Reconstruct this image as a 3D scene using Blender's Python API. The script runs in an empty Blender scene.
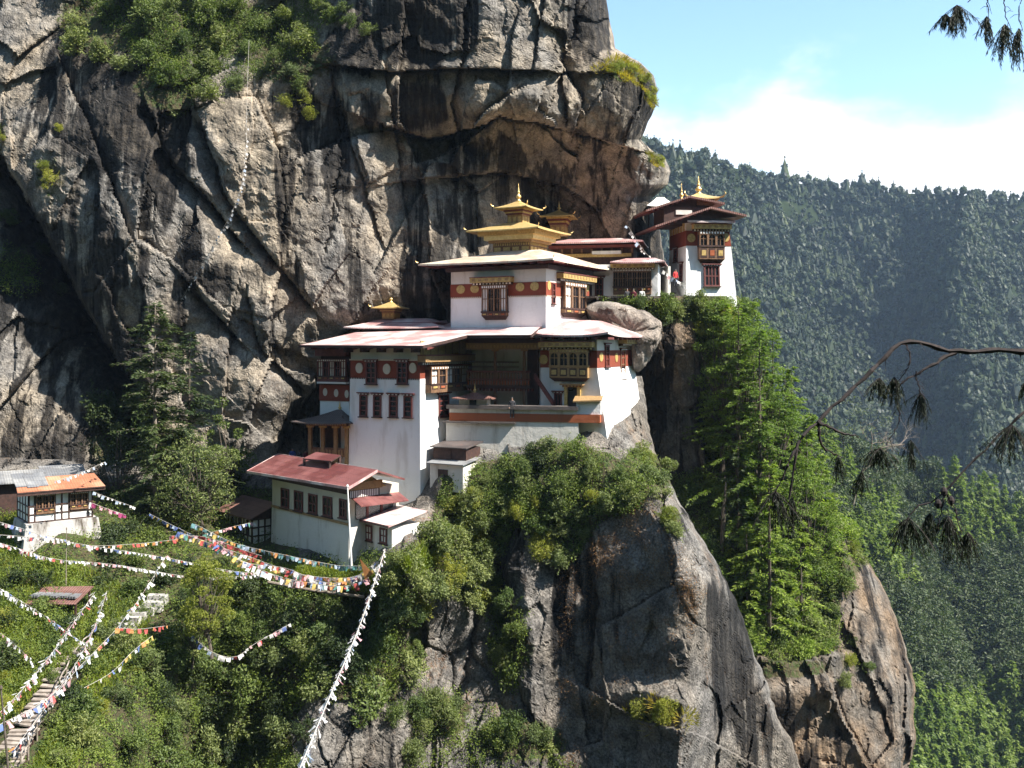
import bpy, bmesh, math, random
import numpy as np
from mathutils import Vector, Matrix

random.seed(11)
rng = np.random.default_rng(11)
SC = bpy.context.scene
COL = SC.collection
R = math.radians
F, CX, HY = 1000.0, 512.0, 345.0      # focal length in pixels, principal column, horizon row

# ------------------------------------------------------------------ camera, sky, sun, exposure
cam = bpy.data.cameras.new('camera')
cam.sensor_width = 36.0
cam.lens = 36.0 * F / 1024.0
cam.shift_y = (HY - 384.0) / 1024.0
cam.clip_start, cam.clip_end = 0.1, 20000.0
cam_ob = bpy.data.objects.new('camera', cam)
cam_ob.rotation_euler = (R(90), 0, 0)
COL.objects.link(cam_ob)
SC.camera = cam_ob

SUN_ELEV, SUN_AZ = 50.0, 24.0         # azimuth: degrees from +X towards the camera (-Y)
sd = Vector((math.cos(R(SUN_ELEV)) * math.cos(R(SUN_AZ)), -math.cos(R(SUN_ELEV)) * math.sin(R(SUN_AZ)), math.sin(R(SUN_ELEV))))
sun = bpy.data.lights.new('sun', 'SUN')
sun.energy = 5.0
sun.angle = R(0.5)
sun.color = (1.0, 0.94, 0.85)
sun_ob = bpy.data.objects.new('sun', sun)
sun_ob.rotation_euler = (-sd).to_track_quat('-Z', 'Y').to_euler()
sun_ob.location = (60, -20, 120)
COL.objects.link(sun_ob)

W = bpy.data.worlds.new('World')
SC.world = W
W.use_nodes = True
nt = W.node_tree
nt.nodes.clear()
def wn(t, **k):
    n = nt.nodes.new(t)
    for a, b in k.items():
        setattr(n, a, b)
    return n
out = wn('ShaderNodeOutputWorld')
bg = wn('ShaderNodeBackground')
sky = wn('ShaderNodeTexSky', sky_type='NISHITA', sun_disc=False)
sky.sun_elevation = R(SUN_ELEV)
sky.sun_rotation = math.atan2(sd.x, sd.y)
sky.altitude = 2500
sky.air_density, sky.dust_density, sky.ozone_density = 1.0, 0.6, 0.3
tc = wn('ShaderNodeTexCoord')
sep = wn('ShaderNodeSeparateXYZ')
nt.links.new(tc.outputs['Generated'], sep.inputs[0])
mp = wn('ShaderNodeMapping')
mp.inputs['Scale'].default_value = (2.6, 2.6, 5.0)
nt.links.new(tc.outputs['Generated'], mp.inputs[0])
cn = wn('ShaderNodeTexNoise')
cn.inputs['Scale'].default_value = 1.9
cn.inputs['Detail'].default_value = 9
cn.inputs['Roughness'].default_value = 0.56
nt.links.new(mp.outputs[0], cn.inputs['Vector'])
# clouds bank up towards the horizon
m1 = wn('ShaderNodeMapRange', interpolation_type='SMOOTHSTEP')
for i, v in enumerate((0.11, 0.31, 0.32, -0.18)):
    m1.inputs[i + 1].default_value = v
nt.links.new(sep.outputs['Z'], m1.inputs[0])
ad = wn('ShaderNodeMath', operation='ADD')
nt.links.new(cn.outputs[0], ad.inputs[0])
nt.links.new(m1.outputs[0], ad.inputs[1])
m2 = wn('ShaderNodeMapRange', interpolation_type='SMOOTHSTEP')
for i, v in enumerate((0.46, 0.74, 0.0, 1.0)):
    m2.inputs[i + 1].default_value = v
nt.links.new(ad.outputs[0], m2.inputs[0])
front = wn('ShaderNodeMapRange', interpolation_type='SMOOTHSTEP')
for i, v in enumerate((-0.1, 0.4, 0.0, 1.0)):
    front.inputs[i + 1].default_value = v
nt.links.new(sep.outputs['Y'], front.inputs[0])
cm_ = wn('ShaderNodeMath', operation='MULTIPLY')
nt.links.new(m2.outputs[0], cm_.inputs[0])
nt.links.new(front.outputs[0], cm_.inputs[1])
mx = wn('ShaderNodeMix', data_type='RGBA')
nt.links.new(cm_.outputs[0], mx.inputs[0])
tint = wn('ShaderNodeMix', data_type='RGBA', blend_type='MULTIPLY')
tint.inputs[0].default_value = 1.0
nt.links.new(sky.outputs[0], tint.inputs[6])
tint.inputs[7].default_value = (1.06, 1.15, 1.04, 1)
nt.links.new(tint.outputs[2], mx.inputs[6])
mx.inputs[7].default_value = (4.6, 4.7, 4.8, 1)
nt.links.new(mx.outputs[2], bg.inputs[0])
bg.inputs[1].default_value = 0.12
nt.links.new(bg.outputs[0], out.inputs[0])

vs = SC.view_settings
vs.view_transform, vs.look, vs.exposure, vs.gamma, vs.use_curve_mapping = 'Standard', 'None', 1.42, 1.0, False
cy = SC.cycles
cy.use_denoising = True
cy.max_bounces, cy.diffuse_bounces, cy.glossy_bounces, cy.transmission_bounces, cy.volume_bounces, cy.transparent_max_bounces = 5, 3, 2, 2, 0, 4
cy.caustics_reflective = cy.caustics_refractive = False
SC.render.use_persistent_data = False

# ------------------------------------------------------------------ small tools
def P(px, py, Y):
    return Vector(((px - CX) * Y / F, Y, (HY - py) * Y / F))

def pnoise(p, seed=0):
    p = np.asarray(p, dtype=np.float64)
    i = np.floor(p).astype(np.int64)
    f = p - i
    u = f * f * f * (f * (f * 6 - 15) + 10)
    res = 0
    def grad(ix, iy, iz, fx, fy, fz):
        h = (ix * 374761393 + iy * 668265263 + iz * 2147483647 + seed * 974711) & 0xffffffff
        h = ((h ^ (h >> 13)) * 1274126177) & 0xffffffff
        h = h ^ (h >> 16)
        a = (h & 0xff) / 255.0 * 2 - 1
        b = ((h >> 8) & 0xff) / 255.0 * 2 - 1
        c = ((h >> 16) & 0xff) / 255.0 * 2 - 1
        return a * fx + b * fy + c * fz
    for dx in (0, 1):
        wx = u[:, 0] if dx else 1 - u[:, 0]
        for dy in (0, 1):
            wy = u[:, 1] if dy else 1 - u[:, 1]
            for dz in (0, 1):
                wz = u[:, 2] if dz else 1 - u[:, 2]
                res = res + wx * wy * wz * grad(i[:, 0] + dx, i[:, 1] + dy, i[:, 2] + dz, f[:, 0] - dx, f[:, 1] - dy, f[:, 2] - dz)
    return res

def fbm(p, octaves=4, seed=0, lac=2.03, gain=0.5):
    p = np.asarray(p, dtype=np.float64)
    a, t = 1.0, 0
    for o in range(octaves):
        t = t + a * pnoise(p, seed + o * 17)
        p = p * lac
        a *= gain
    return t

def facets(q, cell, seed, tilt=0.5):
    """broken rock: flat tilted plates over jittered cells; returns offset and edge distance"""
    g = q / np.array(cell)
    i = np.floor(g).astype(np.int64)
    best = np.full(len(q), 1e9); sec = np.full(len(q), 1e9); val = np.zeros(len(q))
    def h(ix, iy, k):
        z = (ix * 73856093 + iy * 19349663 + (seed * 31 + k) * 83492791) & 0xffffffff
        z = ((z ^ (z >> 15)) * 2246822519) & 0xffffffff
        z = ((z ^ (z >> 13)) * 3266489917) & 0xffffffff
        return ((z ^ (z >> 16)) & 0xffff) / 65535.0
    for dx in (-1, 0, 1):
        for dy in (-1, 0, 1):
            cx, cyy = i[:, 0] + dx, i[:, 1] + dy
            sx, sy = cx + h(cx, cyy, 1), cyy + h(cx, cyy, 2)
            d0, d1 = g[:, 0] - sx, g[:, 1] - sy
            d = np.hypot(d0, d1)
            v = (h(cx, cyy, 3) - .5) + tilt * ((h(cx, cyy, 4) - .5) * 2 * d0 + (h(cx, cyy, 5) - .5) * 2 * d1)
            nb = d < best
            sec = np.where(nb, best, np.minimum(sec, d))
            val = np.where(nb, v, val)
            best = np.where(nb, d, best)
    return val, sec - best

def sstep(x, a, b):
    t = np.clip((x - a) / (b - a), 0, 1)
    return t * t * (3 - 2 * t)

class RBF:
    def __init__(s, pts):
        a = np.array(pts, float)
        s.c, y = a[:, :2] / 100.0, a[:, 2]
        d = np.hypot(s.c[:, None, 0] - s.c[None, :, 0], s.c[:, None, 1] - s.c[None, :, 1])
        n = len(a)
        A = np.zeros((n + 1, n + 1))
        A[:n, :n] = np.sqrt(d * d + 0.02)
        A[:n, n] = A[n, :n] = 1
        s.w = np.linalg.solve(A, np.append(y, 0))
    def __call__(s, px, py):
        q = np.stack([px, py], -1) / 100.0
        res = np.full(len(q), s.w[-1])
        for (cx, cyy), w in zip(s.c, s.w[:-1]):
            res = res + w * np.sqrt((q[:, 0] - cx) ** 2 + (q[:, 1] - cyy) ** 2 + 0.02)
        return res

def poly_dist(px, py, line):
    """signed distance in pixels to a polyline (positive = right-hand side walking along it in picture coordinates, y down) and 0..1 end fade"""
    best = np.full(len(px), 1e9); sg = np.zeros(len(px))
    for (x0, y0), (x1, y1) in zip(line[:-1], line[1:]):
        dx, dy = x1 - x0, y1 - y0
        L2 = dx * dx + dy * dy
        t = np.clip(((px - x0) * dx + (py - y0) * dy) / L2, 0, 1)
        d = np.hypot(px - x0 - t * dx, py - y0 - t * dy)
        c = dx * (py - y0) - dy * (px - x0)
        nb = d < best
        best = np.where(nb, d, best)
        sg = np.where(nb, np.sign(c), sg)
    x0, y0 = line[0]; x1, y1 = line[-1]
    e = np.minimum(np.hypot(px - x0, py - y0), np.hypot(px - x1, py - y1))
    return best * sg, e

def faults(px, py, lst):
    res = np.zeros(len(px))
    wob = 5 * fbm(np.stack([px / 22, py / 22, px * 0], -1), 3, 5)
    for line, A, w in lst:
        d, _ = poly_dist(px + wob, py + wob * .7, line)
        ad = np.abs(d)
        res += np.where(d > 0, A * np.exp(-(ad / w)), 0)
        res += 0.10 * abs(A) * np.exp(-(ad / 2.2) ** 2)
    return res

def in_poly(px, py, poly):
    c = np.zeros(len(px), bool)
    n = len(poly)
    for k in range(n):
        x0, y0 = poly[k]; x1, y1 = poly[(k + 1) % n]
        cond = (y0 > py) != (y1 > py)
        xi = (x1 - x0) * (py - y0) / ((y1 - y0) if y1 != y0 else 1e-9) + x0
        c ^= cond & (px < xi)
    return c

def blobs(px, py, lst):
    """soft union of ellipses (x, y, rx, ry, strength)"""
    res = np.zeros(len(px))
    for x, y, rx, ry, s in lst:
        d = ((px - x) / rx) ** 2 + ((py - y) / ry) ** 2
        res = np.maximum(res, s * np.exp(-d * d))
    return res

def np_mesh(name, V, Q, mats, mat_idx=None, smooth=False, attrs=None):
    V = np.asarray(V, np.float32); Q = np.asarray(Q, np.int32)
    me = bpy.data.meshes.new(name)
    k = Q.shape[1]
    me.vertices.add(len(V)); me.vertices.foreach_set('co', V.ravel())
    me.loops.add(Q.size); me.loops.foreach_set('vertex_index', Q.ravel())
    me.polygons.add(len(Q))
    me.polygons.foreach_set('loop_start', np.arange(0, Q.size, k, dtype=np.int32))
    me.polygons.foreach_set('loop_total', np.full(len(Q), k, np.int32))
    for m in mats:
        me.materials.append(m)
    if mat_idx is not None:
        me.polygons.foreach_set('material_index', np.asarray(mat_idx, np.int32))
    me.polygons.foreach_set('use_smooth', np.full(len(Q), smooth))
    if attrs:
        for an, av in attrs.items():
            a = me.attributes.new(an, 'FLOAT', 'POINT')
            a.data.foreach_set('value', np.asarray(av, np.float32))
    me.update(calc_edges=True)
    return me

def link(name, me, parent=None):
    o = bpy.data.objects.new(name, me)
    COL.objects.link(o)
    if parent is not None:
        o.parent = parent
    return o

def tag(o, label=None, cat=None, group=None, kind=None):
    if label: o['label'] = label
    if cat: o['category'] = cat
    if group: o['group'] = group
    if kind: o['kind'] = kind
    return o

def empty(name, loc, label=None, cat=None, group=None, rz=0.0):
    o = bpy.data.objects.new(name, None)
    COL.objects.link(o)
    o.location = loc
    o.rotation_euler = (0, 0, rz)
    return tag(o, label, cat, group)

def copy_tree(o, parent=None):
    c = o.copy(); COL.objects.link(c)
    if parent is not None:
        c.parent = parent
    for ch in [x for x in bpy.data.objects if x.parent == o]:
        copy_tree(ch, c)
    return c

# ------------------------------------------------------------------ materials
class NB:
    def __init__(s, name):
        s.m = bpy.data.materials.new(name); s.m.use_nodes = True
        s.t = s.m.node_tree; s.t.nodes.clear()
        s.out = s.n('ShaderNodeOutputMaterial')
    def n(s, t, **k):
        x = s.t.nodes.new(t)
        for a, b in k.items(): setattr(x, a, b)
        return x
    def l(s, a, b): s.t.links.new(a, b)
    def val(s, sock, v):
        if isinstance(v, bpy.types.NodeSocket): s.l(v, sock)
        elif isinstance(v, (tuple, list)) and len(v) == 3 and sock.type == 'RGBA': sock.default_value = (*v, 1)
        else: sock.default_value = v
    def pos(s): return s.n('ShaderNodeNewGeometry').outputs['Position']
    def objpos(s): return s.n('ShaderNodeTexCoord').outputs['Object']
    def attr(s, a): return s.n('ShaderNodeAttribute', attribute_name=a).outputs['Fac']
    def map(s, vec, scale=(1, 1, 1), rot=(0, 0, 0), loc=(0, 0, 0)):
        m = s.n('ShaderNodeMapping')
        m.inputs['Scale'].default_value = scale; m.inputs['Rotation'].default_value = rot; m.inputs['Location'].default_value = loc
        s.l(vec, m.inputs[0]); return m.outputs[0]
    def noise(s, vec, scale, detail=4, rough=0.55, dist=0.0):
        x = s.n('ShaderNodeTexNoise')
        s.l(vec, x.inputs['Vector'])
        x.inputs['Scale'].default_value = scale; x.inputs['Detail'].default_value = detail
        x.inputs['Roughness'].default_value = rough; x.inputs['Distortion'].default_value = dist
        return x.outputs[0]
    def voro(s, vec, scale, feature='DISTANCE_TO_EDGE'):
        x = s.n('ShaderNodeTexVoronoi', feature=feature)
        s.l(vec, x.inputs['Vector']); x.inputs['Scale'].default_value = scale
        return x.outputs[0]
    def rng(s, v, a, b, c=0.0, d=1.0, smooth=True):
        x = s.n('ShaderNodeMapRange', interpolation_type='SMOOTHSTEP' if smooth else 'LINEAR')
        s.val(x.inputs[0], v)
        for i, q in enumerate((a, b, c, d)): s.val(x.inputs[i + 1], q)
        return x.outputs[0]
    def math(s, op, a, b=0.0):
        x = s.n('ShaderNodeMath', operation=op)
        s.val(x.inputs[0], a); s.val(x.inputs[1], b); return x.outputs[0]
    def mix(s, f, a, b, mode='MIX'):
        x = s.n('ShaderNodeMix', data_type='RGBA', blend_type=mode)
        s.val(x.inputs[0], f); s.val(x.inputs[6], a); s.val(x.inputs[7], b); return x.outputs[2]
    def bump(s, h, strength=0.3, dist=0.1):
        x = s.n('ShaderNodeBump')
        x.inputs['Strength'].default_value = strength; x.inputs['Distance'].default_value = dist
        s.l(h, x.inputs['Height']); return x.outputs[0]
    def bsdf(s, color, rough=0.8, metal=0.0, normal=None, spec=0.5):
        b = s.n('ShaderNodeBsdfPrincipled')
        s.val(b.inputs['Base Color'], color); s.val(b.inputs['Roughness'], rough); s.val(b.inputs['Metallic'], metal)
        b.inputs['Specular IOR Level'].default_value = spec
        if normal is not None: s.l(normal, b.inputs['Normal'])
        s.l(b.outputs[0], s.out.inputs[0]); return b

def rock_mat(name, tan, grey, grain=0.6, streak_lo=0.56, rust=0.25, soil=(0.07, 0.055, 0.03)):
    b = NB(name); p = b.pos()
    big = b.noise(p, 0.11, 5, 0.6)
    col = b.mix(b.rng(big, 0.38, 0.62), tan, grey)
    mid = b.noise(p, 0.55, 7, 0.66)
    col = b.mix(1.0, col, b.mix(b.rng(mid, 0.3, 0.72), (0.42, 0.42, 0.43), (1.35, 1.33, 1.3)), 'MULTIPLY')
    fine = b.noise(p, 6.0, 5, 0.7)
    col = b.mix(grain, col, b.mix(b.rng(fine, 0.34, 0.66), (0.42, 0.42, 0.42), (1.4, 1.4, 1.4)), 'MULTIPLY')
    # rust and ochre lichen
    ru = b.math('MULTIPLY', b.rng(b.noise(b.map(p, (1, 1, 0.5), loc=(31, 5, 9)), 0.35, 6, 0.7), 0.54, 0.70), b.math('MULTIPLY', b.rng(b.noise(p, 4.5, 5, 0.75), 0.46, 0.58), rust))
    col = b.mix(ru, col, (0.21, 0.105, 0.045))
    # pale mineral runs and black water streaks falling down the face
    sv = b.map(p, (0.55, 0.2, 0.045))
    pale = b.noise(b.map(p, (1.1, 0.3, 0.06), loc=(7, 3, 1)), 1.0, 5, 0.6)
    col = b.mix(b.math('MULTIPLY', b.math('MULTIPLY', b.rng(pale, 0.60, 0.70), b.rng(mid, 0.42, 0.6)), 0.42), col, (0.42, 0.40, 0.36))
    st = b.noise(sv, 1.0, 7, 0.62, 0.25)
    a = b.attr('stain')  # rock stains; on the cliff it also carries painted shade
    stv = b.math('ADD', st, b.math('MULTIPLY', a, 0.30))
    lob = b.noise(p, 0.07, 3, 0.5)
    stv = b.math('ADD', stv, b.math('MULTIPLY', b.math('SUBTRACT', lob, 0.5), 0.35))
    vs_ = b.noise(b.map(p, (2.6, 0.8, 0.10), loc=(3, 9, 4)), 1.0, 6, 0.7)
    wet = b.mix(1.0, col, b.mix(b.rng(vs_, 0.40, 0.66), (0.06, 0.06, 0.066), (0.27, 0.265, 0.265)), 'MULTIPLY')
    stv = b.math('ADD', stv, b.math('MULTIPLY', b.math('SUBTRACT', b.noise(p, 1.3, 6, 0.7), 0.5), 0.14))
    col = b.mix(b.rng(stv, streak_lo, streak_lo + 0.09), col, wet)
    # broken blotchy lichen patches
    bl = b.noise(b.map(p, (1, 1, 0.7), loc=(11, 2, 40)), 0.9, 8, 0.72)
    col = b.mix(b.math('MULTIPLY', b.rng(bl, 0.55, 0.68), 0.75), col, b.mix(1.0, col, (0.24, 0.24, 0.25), 'MULTIPLY'))
    # fine cracks
    wv = b.n('ShaderNodeVectorMath', operation='ADD')
    b.l(b.map(p, (0.55, 0.55, 0.3), rot=(0.0, 0.35, 0.0)), wv.inputs[0])
    nn = b.n('ShaderNodeTexNoise'); nn.inputs['Scale'].default_value = 0.7; nn.inputs['Detail'].default_value = 5; b.l(p, nn.inputs['Vector'])
    b.l(nn.outputs['Color'], wv.inputs[1])
    cr = b.voro(wv.outputs[0], 0.55)
    crk = b.rng(cr, 0.0, 0.014)
    col = b.mix(b.math('MULTIPLY', b.math('SUBTRACT', 1.0, crk), b.rng(mid, 0.50, 0.66)), col, (0.05, 0.045, 0.04))
    # soil and moss where plants root
    vg = b.attr('veg')
    moss = b.mix(b.rng(b.noise(p, 2.2, 6, 0.7), 0.42, 0.6), soil, (0.045, 0.075, 0.018))
    moss = b.mix(b.rng(b.noise(p, 0.8, 4, 0.6), 0.5, 0.65), moss, (0.10, 0.085, 0.045))
    col = b.mix(b.rng(b.math('ADD', vg, b.math('MULTIPLY', b.math('SUBTRACT', b.noise(p, 0.9, 6, 0.7), 0.5), 1.1)), 0.42, 0.62), col, moss)
    h = b.math('ADD', b.math('MULTIPLY', b.noise(p, 2.6, 9, 0.72), 1.0), b.math('MULTIPLY', crk, 0.35))
    h = b.math('ADD', h, b.math('MULTIPLY', b.noise(b.map(p, (1.2, 1.2, 0.3)), 1.6, 6, 0.6), 0.8))
    b.bsdf(col, 0.85, normal=b.bump(h, 1.0, 0.30), spec=0.25)
    return b.m

def leaf_mat(name, c0, c1, trans=0.35, rough=0.55, patch=0.0, pcol=(0.2, 0.2, 0.04), tone=False):
    b = NB(name)
    g = b.n('ShaderNodeNewGeometry')
    r = g.outputs['Random Per Island']
    col = b.mix(r, c0, c1)
    oi = b.n('ShaderNodeObjectInfo').outputs['Random']
    col = b.mix(1.0, col, b.mix(oi, (0.72, 0.78, 0.8), (1.3, 1.2, 1.1)), 'MULTIPLY')
    if tone: col = b.mix(1.0, col, b.mix(b.attr('tone'), (0.42, 0.50, 0.55), (1.75, 1.5, 1.15)), 'MULTIPLY')
    if patch:
        n = b.noise(g.outputs['Position'], 0.35, 4, 0.6)
        col = b.mix(b.math('MULTIPLY', b.rng(n, 0.48, 0.62), patch), col, pcol)
    d = b.n('ShaderNodeBsdfPrincipled')
    b.val(d.inputs['Base Color'], col); d.inputs['Roughness'].default_value = rough
    d.inputs['Specular IOR Level'].default_value = 0.35
    t = b.n('ShaderNodeBsdfTranslucent')
    b.val(t.inputs[0], b.mix(1.0, col, (1.25, 1.45, 0.55), 'MULTIPLY'))
    ms = b.n('ShaderNodeMixShader'); ms.inputs[0].default_value = trans
    b.l(d.outputs[0], ms.inputs[1]); b.l(t.outputs[0], ms.inputs[2]); b.l(ms.outputs[0], b.out.inputs[0])
    return b.m

def simple_mat(name, c0, c1=None, rough=0.7, metal=0.0, scale=2.0, bump=0.0, spec=0.5):
    b = NB(name); p = b.pos()
    n = b.noise(p, scale, 6, 0.65)
    col = b.mix(b.rng(n, 0.32, 0.68), c0, c1 or tuple(x * 1.3 for x in c0))
    b.bsdf(col, rough, metal, b.bump(b.noise(p, scale * 6, 5, 0.6), 0.6, bump) if bump else None, spec)
    return b.m

M = {}
M['cliff'] = rock_mat('cliff_rock', (0.36, 0.305, 0.235), (0.255, 0.24, 0.22), streak_lo=0.58)
M['bluff'] = rock_mat('bluff_rock', (0.215, 0.19, 0.16), (0.20, 0.19, 0.178), streak_lo=0.585, rust=0.9, grain=0.95)
M['ledge'] = rock_mat('ledge_rock', (0.22, 0.155, 0.10), (0.185, 0.17, 0.15), streak_lo=0.52, rust=0.4)
M['boulder'] = rock_mat('boulder_rock', (0.36, 0.30, 0.25), (0.30, 0.27, 0.24), streak_lo=0.62, rust=0.3)
M['leaf_a'] = leaf_mat('leaf_mid_green', (0.050, 0.082, 0.020), (0.155, 0.205, 0.052))
M['leaf_b'] = leaf_mat('leaf_grey_green', (0.078, 0.108, 0.034), (0.225, 0.262, 0.092))
M['leaf_y'] = leaf_mat('leaf_yellow_green', (0.16, 0.185, 0.025), (0.34, 0.34, 0.065), 0.45)
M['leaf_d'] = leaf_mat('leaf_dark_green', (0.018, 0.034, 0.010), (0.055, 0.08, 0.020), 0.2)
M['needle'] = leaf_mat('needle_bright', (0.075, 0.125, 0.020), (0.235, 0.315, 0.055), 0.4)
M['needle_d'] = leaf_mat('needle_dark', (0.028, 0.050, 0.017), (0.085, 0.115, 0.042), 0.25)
M['grass'] = leaf_mat('grass_blade', (0.12, 0.17, 0.02), (0.28, 0.32, 0.05), 0.4)
M['grass_y'] = leaf_mat('dry_grass', (0.22, 0.19, 0.03), (0.38, 0.30, 0.05), 0.4)
M['undergrowth'] = leaf_mat('undergrowth_leaf', (0.042, 0.075, 0.013), (0.165, 0.22, 0.045), 0.4, patch=0.6, pcol=(0.20, 0.255, 0.035))
M['dry_leaf'] = leaf_mat('dry_moss_leaf', (0.10, 0.055, 0.025), (0.24, 0.14, 0.06), 0.2)
M['bark'] = simple_mat('bark', (0.05, 0.038, 0.028), (0.11, 0.09, 0.07), 0.9, scale=3, bump=0.05)
M['bark_pale'] = simple_mat('pale_bark', (0.16, 0.13, 0.10), (0.26, 0.22, 0.18), 0.9, scale=3, bump=0.05)
# ------------------------------------------------------------------ rock and terrain sheets
def xr_of(line, py):
    a = np.array(line, float)
    return np.interp(py, a[:, 0], a[:, 1])

SHEETS = {}
def make_sheet(name, depth, x0, right, y0, y1, step, mat, rough_amp=1.0, cellscale=1.0, round_w=30, round_r=5, back=30,
               stain=None, veg=None, top=None, slab=None, jag=3.0, wrap=True):
    ny = int((y1 - y0) / step) + 1
    width = max(r[1] for r in right) - x0
    nx = int(width / step) + 1
    s = np.linspace(0, 1, nx)
    py = np.linspace(y0, y1, ny)
    xr = xr_of(right, py)
    jn = fbm(np.stack([py / 28, py * 0 + 3.3, py * 0], -1), 5, 77)
    xr = xr + jag * jn
    PX = x0 + (xr[:, None] - x0) * s[None, :]
    PY = np.repeat(py[:, None], nx, 1)
    px, pyf = PX.ravel(), PY.ravel()
    def full(px, pyf, xrr, rounded=True):
        Y = depth(px, pyf)
        if rounded:
            t = np.clip(1 - (xrr - px) / round_w, 0, 1)
            Y = Y + round_r * (1 - np.sqrt(np.maximum(0, 1 - t * t)))
        q = np.stack([(px - CX) * Y / F, (HY - pyf) * Y / F], -1)
        q3 = np.stack([q[:, 0], Y * 0.3, q[:, 1]], -1)
        warp = 0.8 * fbm(q3 / 6, 4, 9)
        qw = q + np.stack([warp, 1.3 * warp], -1)
        f1, e1 = facets(qw, (7 * cellscale, 13 * cellscale), 3, 0.8)
        f2, e2 = facets(qw * 1.0 + 17, (2.6 * cellscale, 5.5 * cellscale), 4, 0.7)
        f3, e3 = facets(qw * 1.1 - 9, (0.9 * cellscale, 1.6 * cellscale), 5)
        if slab:
            f1, e1 = facets(qw, (12, 21), 3, 0.9); f2, e2 = facets(qw + 17, (4.2, 8.5), 4, 0.8); f3 = f3 * .6
        n = (0.6 if slab else 1.0) * fbm(q3 / 11, 4, 21) + 0.35 * fbm(q3 / 1.7, 4, 31)
        off = (2.6 if slab else 1.7) * f1 + (1.0 if slab else 0.75) * f2 + 0.24 * f3 + n
        cm = np.clip(0.5 + 1.6 * fbm(q3 / 4.5, 2, 51), 0, 1)
        off += cm * (0.35 * np.exp(-(e1 / 0.02) ** 2) + 0.14 * np.exp(-(e2 / 0.03) ** 2))
        return Y + rough_amp_f(px, pyf) * off
    rough_amp_f = rough_amp if callable(rough_amp) else (lambda a, b: rough_amp)
    Y = full(px, pyf, np.repeat(xr[:, None], nx, 1).ravel())
    V = np.stack([(px - CX) * Y / F, Y, (HY - pyf) * Y / F], -1)
    idx = np.arange(ny * nx).reshape(ny, nx)
    Q = np.stack([idx[:-1, :-1].ravel(), idx[1:, :-1].ravel(), idx[1:, 1:].ravel(), idx[:-1, 1:].ravel()], -1)
    if top is not None:
        cxm = px[Q].mean(1); cym = pyf[Q].mean(1)
        Q = Q[cym > np.interp(cxm, [t[0] for t in top], [t[1] for t in top])]
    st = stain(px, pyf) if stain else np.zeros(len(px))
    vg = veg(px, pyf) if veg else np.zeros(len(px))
    # the rock turns away behind its right-hand outline
    if wrap:
        nb = 8
        last = V[idx[:, -1]]
        cols, cst, cvg = [], [], []
        for k in range(1, nb + 1):
            d = back * (k / nb) ** 1.3
            c = last.copy()
            c[:, 1] += d
            c[:, 0] += -0.05 * d + 0.5 * fbm(c / 5, 3, 40)
            cols.append(c); cst.append(st[idx[:, -1]]); cvg.append(vg[idx[:, -1]])
        base = len(V)
        V = np.concatenate([V] + cols); st = np.concatenate([st] + cst); vg = np.concatenate([vg] + cvg)
        bi = np.concatenate([idx[:, -1][None], base + np.arange(nb * ny).reshape(nb, ny)]).T
        Q2 = np.stack([bi[:-1, :-1].ravel(), bi[1:, :-1].ravel(), bi[1:, 1:].ravel(), bi[:-1, 1:].ravel()], -1)
        Q = np.concatenate([Q, Q2])
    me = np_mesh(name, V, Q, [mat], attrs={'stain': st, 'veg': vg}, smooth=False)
    o = link(name, me)
    tag(o, kind='structure')
    grid = V[:ny * nx].reshape(ny, nx, 3)
    SHEETS[name] = dict(grid=grid, x0=x0, xr=xr, y0=y0, y1=y1, ny=ny, nx=nx)
    return o

def on(sheet, px, py):
    """surface point and normal of a sheet under picture positions (arrays)"""
    S = SHEETS[sheet]
    px = np.atleast_1d(np.asarray(px, float)); py = np.atleast_1d(np.asarray(py, float))
    r = np.clip(np.round((py - S['y0']) / (S['y1'] - S['y0']) * (S['ny'] - 1)).astype(int), 1, S['ny'] - 2)
    xr = S['xr'][r]
    c = np.clip(np.round((px - S['x0']) / (xr - S['x0']) * (S['nx'] - 1)).astype(int), 1, S['nx'] - 2)
    g = S['grid']
    p = g[r, c]
    n = np.cross(g[r, c + 1] - g[r, c - 1], g[r - 1, c] - g[r + 1, c])
    n /= np.linalg.norm(n, axis=1)[:, None] + 1e-9
    return p, n

# --- main cliff
cliff_rbf = RBF([(-150, -100, 99), (0, 0, 97), (150, 0, 97), (300, 0, 96), (450, -80, 92), (450, 0, 91), (550, 0, 92), (600, 20, 95),
    (450, 60, 91.5), (560, 55, 92), (620, 85, 94.5), (648, 100, 97), (400, 90, 92), (480, 112, 92), (560, 120, 92), (620, 135, 96.5),
    (480, 145, 97), (560, 158, 99.5), (620, 170, 101.5), (430, 200, 96.5), (500, 220, 100), (560, 212, 104), (560, 240, 104), (640, 230, 104), (650, 280, 108),
    (400, 260, 95), (440, 290, 96), (350, 200, 93.5), (340, 290, 93), (320, 400, 98), (300, 440, 98), (250, 150, 91.5), (250, 260, 92), (270, 400, 92), (250, 470, 92),
    (200, 330, 92), (200, 420, 92), (150, 300, 91.5), (100, 200, 91), (60, 120, 92), (40, 230, 92), (50, 350, 93), (0, 300, 93.5), (0, 450, 90.5), (70, 440, 91),
    (120, 450, 91), (160, 500, 91.5), (260, 520, 91), (300, 520, 93), (400, 500, 97), (540, 400, 106), (640, 400, 110), (-150, 450, 88), (-150, 200, 92)])
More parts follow.
